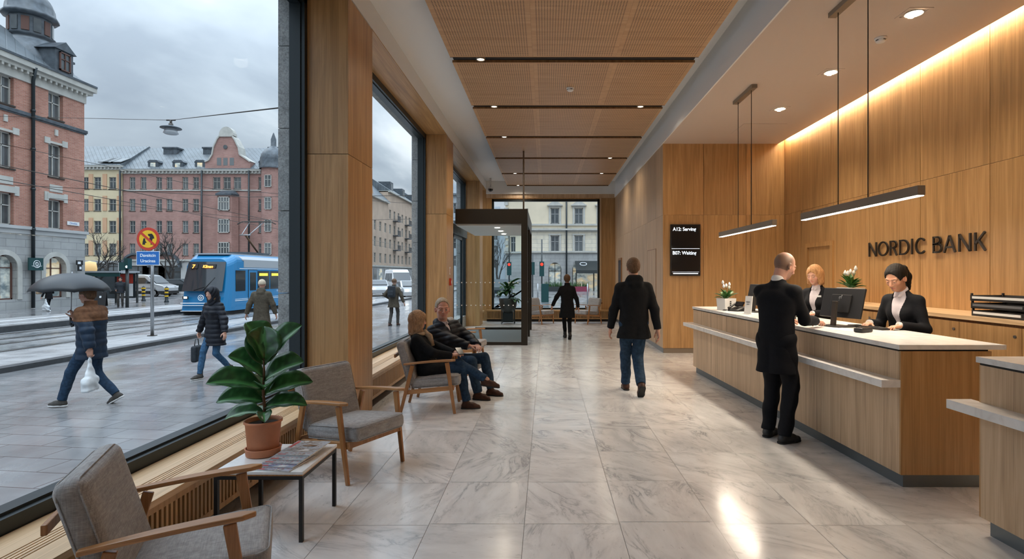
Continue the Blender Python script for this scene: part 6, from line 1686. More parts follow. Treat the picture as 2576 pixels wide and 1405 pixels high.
# ---- tram
root = empty('tram', (-16.75, 27.0, -.21), 0, 'blue tram with silver roof and orange line 7 display coming down the street', 'tram')
W, Hh, Ln = 1.15, 2.81, 16.
def ring(y, w, zb_, zt_, r=.35, shift=0, n=5):
    pts = []
    for (cx, cz, a0) in ((w-r, zt_-r, 0), (-w+r, zt_-r, 90)):
        for k in range(n+1): a = R(a0+90*k/n); pts.append((cx+r*math.cos(a), y+shift*0, cz+r*math.sin(a)))
    pts.append((-w, y, zb_)); pts.append((w, y, zb_)); return pts
def loft(m, rings, cap=True):
    n = len(rings[0]); vs = [p for r_ in rings for p in r_]; fs = []
    for i in range(len(rings)-1):
        for k in range(n): fs.append((i*n+k, i*n+(k+1) % n, (i+1)*n+(k+1) % n, (i+1)*n+k))
    if cap: fs += [tuple(range(n))[::-1], tuple((len(rings)-1)*n+k for k in range(n))]
    m._add(vs, fs, False)
# body with a raked, slightly tapered nose: ring y differs by height
def nose_ring(t):
    # t 0 = very front .. 1 = full body
    pts = ring(0, W*(.86+.14*min(1, t*1.4)), .0, Hh-.25*(1-t), .38)
    return [(x, t*.9+(0.62*max(0, (z-.95))/1.9)*(1-t*.6)+(.12*abs(x/W)**2)*(1-t), z) for x, y, z in pts]
m = MB(); loft(m, [nose_ring(0), nose_ring(.25), nose_ring(.6), nose_ring(1.), ring(1.6, W, 0, Hh, .38), ring(Ln, W, 0, Hh, .38)])
m.build('body', 'tram_blue', root)
m = MB()
m.box(W, W+.012, 1.7, Ln, 2.15, 2.5); m.box(-W+.32, W-.32, .9, Ln, Hh-.02, Hh+.05); m.prism([(W-.12, 1.4, 2.66), (W+.012, 1.6, 2.5), (W+.012, Ln, 2.5), (W-.12, Ln, 2.66)], (0, 0, .06)); m.build('roof_band', 'tram_silver', root)
def fy(z, x=0): return .62*max(0, z-.95)/1.9+.12*(abs(x)/W)**2
m = MB(); vs = []; NX, NZ = 8, 6
for i in range(NZ+1):
    z = .98+(2.42-.98)*i/NZ
    for j in range(NX+1): x = (-1+2*j/NX)*(W*.86-.07*(i/NZ)); vs.append((x, fy(z, x)-.03, z))
fs = [(i*(NX+1)+j, i*(NX+1)+j+1, (i+1)*(NX+1)+j+1, (i+1)*(NX+1)+j) for i in range(NZ) for j in range(NX)]
m._add(vs, fs, True); ws = m.build('windshield', 'dark_glass', root)
m = MB(); m.boxc((-.55, fy(2.2)-.045, 2.2), (.36, .03, .24), (R(-20), 0, 0)); m.boxc((.15, fy(2.2)-.04, 2.2), (.72, .03, .2), (R(-20), 0, 0)); m.build('display_box', 'black', ws)
text_obj('7', .27, (-.55, fy(2.2)-.135, 2.1), (R(70), 0, 0), ws, .002, 'orange_led', 'display_number', offset=.008)
text_obj('Klinan', .2, (.16, fy(2.2)-.125, 2.12), (R(70), 0, 0), ws, .002, 'orange_led', 'display_text', offset=.006)
m = MB(); m.tube([(.5, fy(1.0)-.05, 1.0), (.15, fy(1.25)-.06, 1.2), (-.35, fy(1.05)-.05, 1.02)][::-1], .012, 6); m.tube([(.1, fy(1)-.05, 1.0), (.55, fy(1.8)-.06, 1.65)], .014, 6); m.build('wiper', 'black', ws)
for s_ in (-1, 1):
    m = MB(); m.boxc((s_*.78, -.01+.05, .66), (.26, .06, .14)); hb = m.build('headlight_housing', 'black', root); m = MB(); m.boxc((s_*.76, -.04+.05, .67), (.15, .03, .09)); m.build('headlight', 'headlight', hb)
m = MB(); m.tube([(.0+.13*math.cos(a*math.pi/10), -.012, .66+.13*math.sin(a*math.pi/10)) for a in range(21)], .018, 6); m.boxc((0, -.01, .66), (.14, .02, .05)); m.boxc((0, -.01, .66), (.05, .02, .14)); m.build('emblem', 'letter_white', root)
m = MB(); m.box(-W*.86, W*.86, -.015, .05, .38, .42); m.box(-W*.86, W*.86, -.015, .05, .0, .03); m.box(W, W+.01, .9, Ln, .46, .49); m.box(W, W+.01, .9, Ln, .54, .56); m.box(W, W+.01, 1.3, Ln, 2.08, 2.11); m.box(-W*.86, W*.86, -.012, .05, .27, .3); m.build('stripe', 'letter_white', root)
def side_win(y0, y1, z0=.98, z1=1.98, led=None):
    m = MB(); m.box(W, W+.012, y0, y1, z0, z1); w_ = m.build('side_window', 'dark_glass', root)
    if led: m = MB(); m.box(W+.012, W+.018, y0+.15, y1-.2, z1-.26, z1-.12); m.build('led_display', led, w_)
side_win(.95, 1.85, .95, 2.0); side_win(3.1, 4.35, led='yellow_led'); side_win(4.45, 5.7, led='yellow_led'); side_win(5.8, 7.2); side_win(8.6, 10); side_win(10.1, 11.5)
for y in (2.15, 7.35):
    m = MB(); m.box(W, W+.02, y, y+.85, .12, 2.02); d = m.build('door', 'tram_blue', root); m = MB(); m.box(W+.02, W+.026, y+.12, y+.72, .95, 1.9); m.build('door_glass', 'dark_glass', d)
    m = MB(); 
    for a, b, c, e in ((y-.02, y, .1, 2.04), (y+.85, y+.87, .1, 2.04), (y, y+.85, 2.02, 2.04), (y, y+.85, .1, .12)): m.box(W, W+.022, a, b, c, e)
    m.build('door_seal', 'rubber', d)
m = MB(); m.box(-W+.1, W-.1, .3, Ln-.2, -.18, .02); m.build('underframe', 'rubber', root)
m = MB(); m.box(-.6, .6, 3.2, 5.5, Hh+.05, Hh+.2); m.build('roof_equipment', 'slate', root)
pt = empty('pantograph'); pt.parent = root
m = MB(); m.tube([(.2, 5.0, Hh+.2), (.2, 3.6, Hh+1.15)], .05, 8); m.build('lower_arm', 'hair_brown', pt)
m = MB(); m.tube([(.0, 3.6, Hh+1.15), (-.2, 4.8, Hh+1.95)], .025, 6); m.tube([(.4, 3.6, Hh+1.15), (.6, 4.8, Hh+1.95)], .025, 6); m.tube([(-.1, 3.6, Hh+1.15), (.5, 3.6, Hh+1.15)], .03, 6); m.build('upper_arm', 'steel', pt)
m = MB(); m.tube([(-.9, 4.8, Hh+1.85), (-.6, 4.8, Hh+2.0), (1.0, 4.8, Hh+2.0), (1.3, 4.8, Hh+1.85)], .03, 6); m.tube([(-.6, 5.05, Hh+2.0), (1.0, 5.05, Hh+2.0)], .025, 6); m.build('contact_bow', 'sign_metal', pt)

# ---- overhead wires with the street lamp
def wire(pts, r, label, name='overhead_wire'):
    m = MB(); m.tube(pts, r, 6); m.build(name, 'sign_metal', label=label, cat='wire', group='thin overhead wires above the street')
ly = 20.; lx = (430-CX)*ly/F; lz = EYE+(CY-302)*ly/F
a0 = (XL+.1, 26.5, EYE+(CY-290)*26.5/F); 
wire([a0, (lx, ly, lz), (-2.76, 6.2, 3.46)], .009, 'span wire carrying the hanging street lamp across the sky')
root = empty('hanging_street_lamp', (lx, ly, lz), 0, 'grey street lamp hanging from the wire over the street', 'street lamp')
m = MB(); m.tube([(-.16, 0, 0), (.16, 0, 0)], .025, 8); m.tube([(0, 0, 0), (0, 0, -.18)], .04, 8); m.lathe([(.001, -.1), (.07, -.12), (.08, -.2)], n=16); m.build('hanger', 'sign_metal', root)
m = MB(); m.lathe([(.001, -.18), (.12, -.2), (.33, -.27), (.34, -.30), (.2, -.31), (.001, -.31)], n=24); m.build('shade', 'slate', root)
m = MB(); m.lathe([(.19, -.31), (.21, -.40), (.24, -.47), (.2, -.5), (.001, -.5)], n=24); m.build('diffuser', 'tram_silver', root)
PW = [((XL+.2, 28.5, 6.2), (-14, 26, 5.2), (-3, 24, 5.0)), ((XL+.2, 31.5, 5.9), (-16, 34, 4.8), (-3, 37, 5.4)), ((-16.9, 10, 4.55), (-16.9, 34, 4.45), (-16.9, 72, 4.5)), ((-14.7, 10, 4.55), (-14.7, 34, 4.45), (-14.7, 72, 4.5)), ((XL+.2, 24, 8.2), (-18, 30, 6.2), (-6, 40, 6.4))]
LW = ['thin wire crossing low from the brick corner', 'thin wire sagging in front of the cream block', 'tram contact wire above the blue tram', 'second tram contact wire nearer the pavement', 'high thin wire running towards the gable']
for p, lb in zip(PW, LW): wire(p, .012, lb)

# ---- no-entry style sign on its pole
sx, sy = at(383, 852); 
root = empty('road_sign', (sx, sy, G0+.09), 0, 'round red and yellow prohibition sign with blue plate on a grey pole', 'sign')
ZQ = lambda p: EYE+(CY-p)*sy/F-(G0+.09)
m = MB(); m.cyl((0, 0, 0), (0, 0, ZQ(580)), .045, n=14); m.build('pole', 'steel', root)
m = MB(); m.box(-.09, .09, -.09, .09, 0, .02); m.build('base_plate', 'sign_metal', root)
cxs = (376-383)*sy/F; zc = ZQ(601); r = 28*sy/F
m = MB(); m.cyl((cxs, -.055, zc), (cxs, -.06, zc), r, n=40); m.cyl((cxs, -.05, zc), (cxs, -.055, zc), r*1.03, n=40); dsc = m.build('disc', 'red_paint', root)
m = MB(); m.cyl((cxs, -.0605, zc), (cxs, -.063, zc), r*.78, n=40); m.build('disc_field', 'yellow_paint', dsc)
m = MB(); m.boxc((cxs, -.067, zc), (r*1.7, .006, r*.2), (0, R(42), 0)); m.build('slash', 'red_paint', dsc)
m = MB(); S_ = r
def poly(m, pts, y=-.0645): m.prism([(cxs+a*S_, y, zc+b*S_) for a, b in pts], (0, .0015, 0))
poly(m, [(.0, .45), (.35, .48), (.5, .3), (.58, .05), (.42, .02), (.38, -.15), (.34, -.5), (.24, -.52), (.26, -.2), (.12, .0), (.18, .2), (.02, .3)]); poly(m, [(-.5, -.5), (-.46, -.2), (-.4, .05), (-.26, .06), (-.22, -.18), (-.1, -.32), (-.24, -.36), (-.26, -.52)])
m.build('figures', 'black', dsc)
bw, bh = 58*sy/F, 35*sy/F; bz = ZQ(649)
m = MB(); m.box(cxs-bw/2, cxs+bw/2, -.062, -.05, bz-bh/2, bz+bh/2); pl = m.build('plate_border', 'letter_white', root)
m = MB(); m.box(cxs-bw/2+.012, cxs+bw/2-.012, -.0645, -.062, bz-bh/2+.012, bz+bh/2-.012); m.build('blue_plate', 'sign_blue', pl)
text_obj('Davsitcin', .125, (cxs, -.066, bz+.04), RX, pl, .001, 'letter_white', offset=.002); text_obj('Uracinsa', .125, (cxs, -.066, bz-.12), RX, pl, .001, 'letter_white', offset=.002)

# ---- bus shelter, poles, bollards
root = empty('bus_shelter', (-27.55, 36, G0), 0, 'glass bus shelter with pale roof edge and red advert behind the umbrella', 'bus shelter')
hx = .6
m = MB(); m.box(-2.3, hx, -.9, .9, 2.0, 2.1); m.build('roof', 'tram_silver', root)
m = MB(); m.box(-2.3, hx, -.85, -.8, 1.75, 2.0); m.build('fascia', 'sign_green', root)
for x in (-2.2, -.9, hx-.1): m = MB(); m.box(x, x+.09, .7, .79, 0, 2.0); m.build('post', 'frame_grey', root)
m = MB(); m.box(-2.2, -.8, .73, .75, .3, 1.95); m.build('glass_wall', 'car_glass', root)
m = MB(); m.box(-.75, .45, .6, .75, .35, 1.95); ad = m.build('advert_case', 'dark_frame', root); m = MB(); m.box(-.68, .38, .59, .6, 1.3, 1.9); m.build('advert_top', 'red_paint', ad); m = MB(); m.box(-.68, .38, .59, .6, .45, 1.28); m.build('advert_lower', 'white_plastic', ad)
root = empty('shop_awning', (-33.2, 60, 1.4), 0, 'white rounded tent roof behind the parked van', 'awning')
m = MB(); m.lathe([(2.6, 0), (2.3, .7), (1.5, 1.3), (.001, 1.6)], n=20, sy=.5); m.build('canopy', 'white_wall', root)
m = MB(); m.box(-2.5, 2.5, -1, 1, -1.7, .0); m.build('stall_body', 'frame_grey', root)
root = empty('red_kiosk', (-37.0+3.6, 64, G0), 0, 'kiosk with a red and cream front between van and tram', 'kiosk')
m = MB(); m.box(-2.6, 2.6, -1, 1, 0, 2.8); m.build('kiosk_body', 'frame_grey', root); m = MB(); m.box(-2.4, -.4, -1.04, -1, 1.9, 2.6); m.build('red_board', 'red_paint', root); m = MB(); m.box(-2.4, 2.4, -1.04, -1, .9, 1.8); m.build('serving_front', 'plaster_yellow', root)
m = MB(); m.box(-2.8, 2.8, -1.3, 1.1, 2.8, 2.95); m.build('roof', 'tram_silver', root)
tx_, ty_ = at(320, 773)
root = empty('traffic_light', (tx_, ty_, G0), 0, 'dark green traffic light on a post beside the bus shelter', 'traffic light')
m = MB(); m.cyl((0, 0, 0), (0, 0, 2.2), .085, n=12); m.build('pole', 'frame_grey', root)
m = MB(); m.boxc((-.15, -.1, 2.35), (.3, .25, .45), (0, 0, .3)); m.boxc((.12, -.1, 2.5), (.26, .25, .6), (0, 0, -.2)); m.build('signal_head', 'sign_green', root)
m = MB(); m.cyl((.14, -.24, 2.32), (.14, -.22, 2.32), .07, n=12); m.build('green_lens', 'screen_text', root)
for px, py, lb in ((361, 757, 'black and yellow bollard in front of the parked van'), (419, 760, 'black and yellow bollard just left of the tram')):
    x, y = at(px, py); root = empty('bollard', (x, y, G0), 0, lb, 'bollard', 'black and yellow bollards'); hgt = 1.1
    m = MB(); m.lathe([(.14, 0), (.14, .1), (.1, .14), (.1, .8), (.13, .83), (.13, .95), (.08, 1.02), (.001, 1.1)], n=14); m.build('post', 'dark_frame', root)
    m = MB()
    for z in (.38, .62, .86): m.lathe([(.112 if z < .8 else .135, z), (.112 if z < .8 else .135, z+.1)], n=14)
    m.build('yellow_band', 'yellow_paint', root)
# orange lantern sign by the shelter
m = MB(); m.lathe([(.001, 0), (.5, .1), (.6, .6), (.5, 1.1), (.001, 1.2)], (-36.1, 44, 1.45), 16, sy=.4); m.box(-36.2, -35.8, 43.9, 44.1, G0, 1.65); m.build('orange_sign', 'shop_glow', label='glowing orange rounded sign behind the bare tree', cat='sign')

# ---- vehicles
def vehicle(nm, label, cat, prof, L_, Wd, mat, loc, rz, wheels, wins, r=.33, lights=True):
    """prof: roof outline (x, z) along the length; body extruded across with tumblehome"""
    root = empty(nm, loc, rz, label, cat)
    m = MB(); rings = []
    for s_, f_ in ((-1, .0), (-1, .5), (1, .5), (1, 0)):
        pass
    n = len(prof); ys = [(-Wd/2, .93), (-Wd/2+.08, 1), (Wd/2-.08, 1), (Wd/2, .93)]
    vs = []
    for y, k in ys:
        for x, z in prof:
            tz = .0 if z < 1. else (z-1.)*.16*(-1 if y > 0 else 1)
            vs.append((x*(k*.01+.99) if abs(y) > Wd/2-.01 else x, y+tz, z*(k if z > 1 else 1) if False else z-(.03 if k < 1 and z > .5 else 0)))
    fs = []
    for i in range(3):
        for k in range(n): fs.append((i*n+k, i*n+(k+1) % n, (i+1)*n+(k+1) % n, (i+1)*n+k))
    fs += [tuple(range(n))[::-1], tuple(3*n+k for k in range(n))]
    m._add(vs, fs, False); b = m.build('body', mat, root, bevel=.03)
    for (poly_, nm2) in wins:
        for s_ in (-1, 1):
            m = MB(); m.prism([(x, s_*(Wd/2+.004)-s_*(z-1.)*.16*(z > 1), z) for x, z in poly_], (0, s_*.012, 0)); m.build(nm2, 'dark_glass', root)
    for x in wheels:
        for s_ in (-1, 1):
            m = MB(); m.cyl((x, s_*(Wd/2-.2), r), (x, s_*(Wd/2+.02), r), r, n=20); w_ = m.build('wheel', 'rubber', root); m = MB(); m.cyl((x, s_*(Wd/2+.02), r), (x, s_*(Wd/2+.035), r), r*.6, n=12); m.build('hubcap', 'steel', w_)
    return root
vp = [(-2.2, .3), (-2.2, 1.75), (-2.1, 1.86), (.5, 1.88), (.85, 1.8), (1.55, 1.12), (2.2, .95), (2.32, .75), (2.32, .3)]
sc_ = 47/47
van = vehicle('delivery_van', 'silver delivery van parked beyond the bus shelter', 'van', vp, 4.5, 1.8, 'silver_paint', (-34.3, 47.5, G0), 0, (-1.45, 1.45), [([(-.1, 1.12), (-.05, 1.62), (.62, 1.62), (1.2, 1.12)], 'side_window')])
m = MB(); m.prism([(.92, -.75, 1.72), (.92, .75, 1.72), (1.56, .8, 1.14), (1.56, -.8, 1.14)], (.03, 0, .03)); m.build('windshield', 'dark_glass', van)
m = MB(); m.box(-2.25, 2.36, -.92, .92, .25, .5); m.build('bumper', 'rubber', van); m = MB(); m.boxc((2.25, -.72, .84), (.2, .3, .16)); m.boxc((2.25, .72, .84), (.2, .3, .16)); m.build('headlight', 'white_gloss', van)
m = MB(); m.boxc((1.1, -1.0, 1.2), (.16, .16, .14)); m.build('mirror', 'rubber', van); m = MB(); m.box(-2.1, 1.6, -.915, -.905, .72, .76); m.box(-.2, .1, -.915, -.905, 1.0, 1.03); m.build('trim_strip', 'rubber', van)
cp_ = [(-2.1, .3), (-2.15, .85), (-1.9, 1.0), (-1.3, 1.45), (.2, 1.48), (1.0, 1.0), (2.0, .85), (2.1, .6), (2.1, .3)]
CW = [([(-1.5, 1.0), (-1.1, 1.36), (.1, 1.38), (.75, 1.0)], 'side_window')]
vehicle('parked_car', 'dark car parked behind the silver van', 'car', cp_, 4.2, 1.75, 'dark_frame', (-34.2, 52.5, G0), 0, (-1.35, 1.35), CW)
wv = [(-2.6, .3), (-2.6, 2.3), (-2.4, 2.45), (1.3, 2.45), (1.75, 2.2), (2.3, 1.3), (2.75, 1.1), (2.85, .8), (2.85, .3)]
for i_, (px, Y, rz, lb, nm, pf, mt, wl, wn, wd) in enumerate((
    (1000, 54, -64, 'white van on the road in the second window', 'white_van', wv, 'white_gloss', (-1.7, 1.8), [([(.3, 1.35), (.3, 2.1), (1.4, 2.1), (1.95, 1.35)], 'side_window'), ([(-1.9, 1.4), (-1.9, 2.1), (.1, 2.1), (.1, 1.4)], 'side_window')], 1.9),
    (950, 52, -65, 'pale green car behind the walker in the second window', 'passing_car', cp_, 'silver_paint', (-1.35, 1.35), CW, 1.75),
    (1030, 46, -64, 'pale car with lit headlights at the edge of the second window', 'oncoming_car', cp_, 'silver_paint', (-1.35, 1.35), CW, 1.75))):
    x = (px-CX)*Y/F; v_ = vehicle(nm, lb, 'car' if 'car' in nm else 'van', pf, 4, wd, mt, (x, Y, G0-.1), R(rz), wl, wn)
    m = MB(); xf = pf[-1][0]; zt2 = .72
    for s_ in (-1, 1): m.boxc((xf+.0, s_*wd*.36, zt2), (.06, .26, .13))
    m.build('headlight', 'headlight', v_)
    m = MB(); f1, f2 = (pf[4], pf[5]); m.prism([(f1[0]+.02, -wd*.4, f1[1]-.05), (f1[0]+.02, wd*.4, f1[1]-.05), (f2[0]+.02, wd*.42, f2[1]+.03), (f2[0]+.02, -wd*.42, f2[1]+.03)], (.03, 0, .03)); m.build('windshield', 'dark_glass', v_)

# ---- bare trees
def tree(x, y, h, seed, label, lean=0, spread=1.):
    rr = random.Random(seed); root = empty('bare_tree', (x, y, G0), 0, label, 'tree', 'leafless street trees')
    trunk = MB(); br = MB()
    def grow(p, d, ln, r, lv):
        pts = [p]; rs = [r]; q = p.copy(); dd = d.copy()
        for k in range(4):
            dd = (dd+Vector((rr.uniform(-.18, .18), rr.uniform(-.18, .18), rr.uniform(-.02, .12)))).normalized(); q = q+dd*ln/4; pts.append(q.copy()); rs.append(r*(1-.13*(k+1)))
        (trunk if lv == 0 else br).tube(pts, rs, 8 if lv < 2 else 4, False)
        if lv < 5:
            for k in range(3 if lv < 4 else 2):
                a = rr.uniform(0, 6.28); s_ = rr.uniform(.45, .95)*spread; o_ = d.orthogonal().normalized(); o_.rotate(Matrix.Rotation(a, 3, d)); grow(pts[-1] if k < 2 else pts[2+(lv > 1)], (dd+o_*s_+Vector((0, 0, .1))).normalized(), ln*rr.uniform(.6, .82), r*.56, lv+1)
    grow(Vector((0, 0, 0)), Vector((lean, 0, 1)), h*.3, .028*h, 0)
    trunk.build('trunk', 'bark', root); br.build('branches', 'bark', root)
plain('bark', (.045, .04, .036), .9, var=.3)
tree((236-CX)*48/F, 48, 6.6, 3, 'bare pollarded tree beside the brick corner, over the bus shelter', .05)
tree((432-CX)*56/F, 56, 8., 8, 'bare tree just left of the blue tram', .03, .9)
tree((1255-CX)*58/F, 58, 6.5, 12, 'bare tree down the hazy street in the far window', .0, .7)

# ---- street furniture seen through the far window
for px, Y, h_, lb, both in ((1363, 40, 4.4, 'traffic light showing red in front of the cream building', True), (1281, 44, 7., 'tall mast with red lights left in the far window', True), (1340, 46, 3.6, 'dark traffic signal at the left edge of the cream corner', False)):
    root = empty('traffic_signal', ((px-CX)*Y/F, Y, G0), 0, lb, 'traffic light')
    m = MB(); m.cyl((0, 0, 0), (0, 0, h_), .05, n=10); m.build('pole', 'frame_grey', root)
    zh = EYE+(CY-668)*Y/F-G0
    m = MB(); m.box(-.17, .17, -.15, .1, zh-.75, zh+.3); m.build('signal_head', 'sign_green', root)
    if both: m = MB(); m.cyl((0, -.17, zh+.1), (0, -.15, zh+.1), .11, n=14); m.build('red_lens', 'tail_red', root)
m = MB(); m.box((1371-CX)*38/F-.25, (1371-CX)*38/F+.25, 37.8, 38.2, G0, G0+1.25); m.build('electrical_cabinet', 'sign_green', label='dark green street cabinet below the red traffic light', cat='cabinet')
for k, (px, Y, lb) in enumerate(((1478, 36, 'right steel railing post before the cream building'), (1353, 36, 'left steel railing post before the cream building'))):
    m = MB(); m.cyl(((px-CX)*Y/F, Y, G0), ((px-CX)*Y/F, Y, G0+1.3), .04, n=8); m.build('street_post', 'steel', label=lb, cat='post')
vehicle('waiting_car', 'dark car waiting at the lights, left in the far window', 'car', cp_, 4, 1.75, 'dark_frame', ((1262-CX)*48/F, 48, G0), R(-88), (-1.35, 1.35), CW)

# ================================================================== people
cloth('wool_black', (.007, .0075, .009)); cloth('suit_black', (.005, .0055, .008), .8, 0, .2, 40, .1); cloth('suit_navy', (.006, .0065, .009), .8, 0, .2, 40, .1)
cloth('puffer_black', (.010, .012, .018), .5, 0, .25, 12, .1); cloth('puffer_navy', (.012, .024, .045), .5, 0, .3, 12, .15); cloth('coat_brown', (.13, .06, .03), .85)
cloth('coat_olive', (.07, .058, .042), .85); cloth('denim_dark', (.018, .04, .075), .85, .1, .35, 30, .2); cloth('denim', (.035, .09, .17), .85, .1, .35, 30, .2)
cloth('leather_brown', (.05, .022, .014), .45, 0, .3, 20, .15); cloth('trousers_grey', (.06, .055, .05), .85); cloth('shirt_pale', (.55, .5, .53), .8, 0, .08, 30, .1)
cloth('shirt_white', (.7, .68, .67), .8, 0, .05, 30, .1); cloth('scarf', (.36, .26, .17), .95, .2, .35, 30, .5); cloth('beanie', (.5, .42, .32), .95, .2, .2, 40, .5); cloth('coat_grey', (.03, .035, .042), .7)
plain('bag_plastic', (.6, .63, .65), .35, var=.12, vs=10); plain('nail', (.6, .35, .3), .3)
def ang(t): return R(t-90)
A_ = .006
# suited customer at the counter
def buzz(q, c, blob, sk):
    hc = np.array([.12, .075, .045])
    d = q[:, 2]; m = ((q[:, 2] > -.055-.25*(q[:, 1] < 0)*0) & (q[:, 1] < .045-.5*np.maximum(0, q[:, 2]-.05)) & (np.abs(q[:, 0]) > -.1) & (q[:, 2] > -.06) & ~((q[:, 1] > .0) & (q[:, 2] < .0))).astype(float)
    top_ = np.clip(1-(q[:, 2]-.055)/.06, .25, 1)*np.clip((q[:, 1]*-1+.05)/.05, 0, 1)
    m = (m*np.clip(top_, .0, 1)*.8)[:, None]; c[:] = c*(1-m)+hc*m
    s2 = ((q[:, 1] > .02) & (q[:, 2] < -.05) & (q[:, 2] > -.13)).astype(float)[:, None]*.3; c[:] = c*(1-s2)+hc*s2
make_person((2.2, 5.33, 0), ang(36), 'bald man in a black suit standing at the counter with his back turned', H=1.80, h=.0055, pelvis=(0, 0, .97), lean=(.0, .06),
    hands=[(.17, .40, 1.125), (-.16, .42, 1.125)], elbows=[(.25, -.7, -1), (-.3, -.6, -1)], handpose=[((-.1, 1, -.12), (0, 0, -1), .35), ((.2, 1, -.1), (0, 0, -1), .35)],
    feet=[(.11, -.03, 0), (-.11, .05, 0)], footyaw=(-.25, .15), head=(R(-22), R(-22)), gaze='down', skin=(.53, .28, .2), paint=buzz, headscale=1.03,
    top=dict(mat='suit_black', length=.31, flare=1.02, thick=1.0, opening=(.12, .12), shirt='shirt_white', cuff='shirt_white', wr=.006), bottom=dict(mat='suit_black', w=1.16, wr=.006, hem=-.01), shoes=dict(mat='black'))
# dark-haired teller
r_, c_ = make_person((3.53, 5.47, 0), ang(203), 'dark-haired woman in a black blazer with a ponytail typing behind the counter', H=1.67, h=.0055, pelvis=(0, -.03, .91), lean=(0, .16), female=True,
    hands=[(.17, .27, 1.10), (-.15, .28, 1.10)], elbows=[(.5, -.5, -1), (-.5, -.5, -1)], handpose=[((-.2, 1, -.12), (0, 0, -1), .5), ((.2, 1, -.12), (0, 0, -1), .5)],
    head=(R(4), R(-27)), gaze='down', skin=(.47, .24, .15), hair='hair_dark', xmats=dict(style='ponytail', top=.010), headscale=1.1,
    top=dict(mat='suit_navy', length=.14, opening=(.19, .17), shirt='shirt_pale', cuff='shirt_white'), bottom=dict(mat='suit_navy'), shoes=dict(mat='black'))
# blond teller
r_, c_ = make_person((3.47, 7.12, 0), ang(212), 'blond woman in a black blazer with a name badge behind the counter', H=1.68, h=.0055, pelvis=(0, -.03, .92), lean=(0, .06), female=True,
    hands=[(.12, .30, 1.10), (-.14, .30, 1.10)], elbows=[(.5, -.5, -1), (-.5, -.5, -1)], handpose=[((-.2, 1, -.1), (0, 0, -1), .5), ((.2, 1, -.1), (0, 0, -1), .5)],
    head=(R(4), R(-16)), gaze='down', skin=(.55, .3, .21), hair='hair_blond', xmats=dict(style='bob', top=.012), headscale=1.04,
    top=dict(mat='suit_navy', length=.14, opening=(.20, .17), shirt='shirt_pale', cuff='shirt_white'), bottom=dict(mat='suit_navy'), shoes=dict(mat='black'))
m = MB(); p = c_['chest']+c_['ln']*.07-c_['rt']*.095+c_['fw']*.128; m.boxc(tuple(p), (.055, .008, .022), (0, 0, R(12))); m.build('name_badge', 'white_plastic', r_)
# walking man
make_person((1.16, 7.35, 0), ang(93), 'man in a black hooded jacket walking away down the hall', H=1.83, h=.007, pelvis=(0, 0, .95), lean=(0, .03),
    hands=[(.30, -.10, .83), (-.29, .14, .86)], elbows=[(.8, -1, 0), (-.8, -1, 0)], feet=[(.05, -.2, .07), (-.05, .3, 0)], footpitch=(R(-48), 0), knees=[(0, 1, .1), (0, 1, 0)],
    skin=(.5, .26, .18), hair='hair_brown', xmats=dict(style='short', top=.013), headscale=.98,
    top=dict(mat='wool_black', length=.20, flare=1.12, thick=1.12, collar=.05, hooddown=True, wr=.006), bottom=dict(mat='denim_dark', wr=.006, w=1.12), shoes=dict(mat='leather_brown', boot=True))
# far walking woman
make_person((.52, 13.7, 0), ang(97), 'woman in a long black coat walking away near the far window', H=1.58, h=.008, pelvis=(0, 0, .84), lean=(0, .03), female=True,
    hands=[(.30, .05, .72), (-.38, .12, .76)], elbows=[(.8, -1, 0), (-.8, -1, 0)], feet=[(.03, -.2, .05), (-.02, .22, 0)], footpitch=(R(-40), 0),
    skin=(.5, .27, .19), hair='hair_brown', xmats=dict(style='short', top=.016), face=False,
    top=dict(mat='wool_black', length=.36, flare=1.15, thick=1.1, collar=.06), bottom=dict(mat='wool_black', w=.9), shoes=dict(mat='black', boot=True))
# seated woman
r_, c_ = make_person((-1.36, 6.60, 0), ang(3), 'seated woman in a black coat and jeans with crossed legs and wavy hair', H=1.57, h=.006, pelvis=(0, -.03, .445), lean=(0, -.34), female=True,
    hands=[(.1, .24, .64), (-.04, .26, .65)], elbows=[(1, -.6, -.3), (-1, -.6, -.3)], handpose=[((-.5, 1, .1), (0, -.2, -1), .7), ((.4, 1, .1), (0, 0, -1), .7)],
    feet=[(.06, .42, .0), (.10, .66, .27)], knees=[(0, .5, 1), (0.1, .3, 1)], footyaw=(0, -.1), footpitch=(0, R(-8)), head=(R(28), R(-6)), skin=(.55, .3, .21), hair='hair_ash', xmats=dict(style='long', top=.02),
    top=dict(mat='wool_black', length=.5, kneewrap=True, thick=1.12, collar=.05, wr=.006), bottom=dict(mat='denim_dark', wr=.006, hem=.03), shoes=dict(mat='leather_brown', boot=True))
m = MB(); nb, rt, fw, ln = c_['nb'], c_['rt'], c_['fw'], c_['ln']
m.tube([tuple(nb+rt*.075*math.cos(a)+fw*(.075*math.sin(a)+.015)+ln*(-.0-.03*math.sin(a))) for a in np.linspace(0, 2*math.pi, 17)], .024, 10, False); m.tube([tuple(nb+fw*.09-ln*.0), tuple(nb+fw*.14-ln*.08), tuple(nb+fw*.13-ln*.2)], [.03, .034, .03], 10); m.build('scarf', 'scarf', r_)
ph = Vector((-1.36, 6.60, 0))+Matrix.Rotation(ang(3), 3, 'Z') @ Vector((.03, .335, .675))
m = MB(); m.boxc((0, 0, 0), (.07, .14, .009), (R(25), 0, R(30))); m.build('mobile_phone', 'black_gloss', loc=tuple(ph), label='dark mobile phone in the hands of the seated woman', cat='phone')
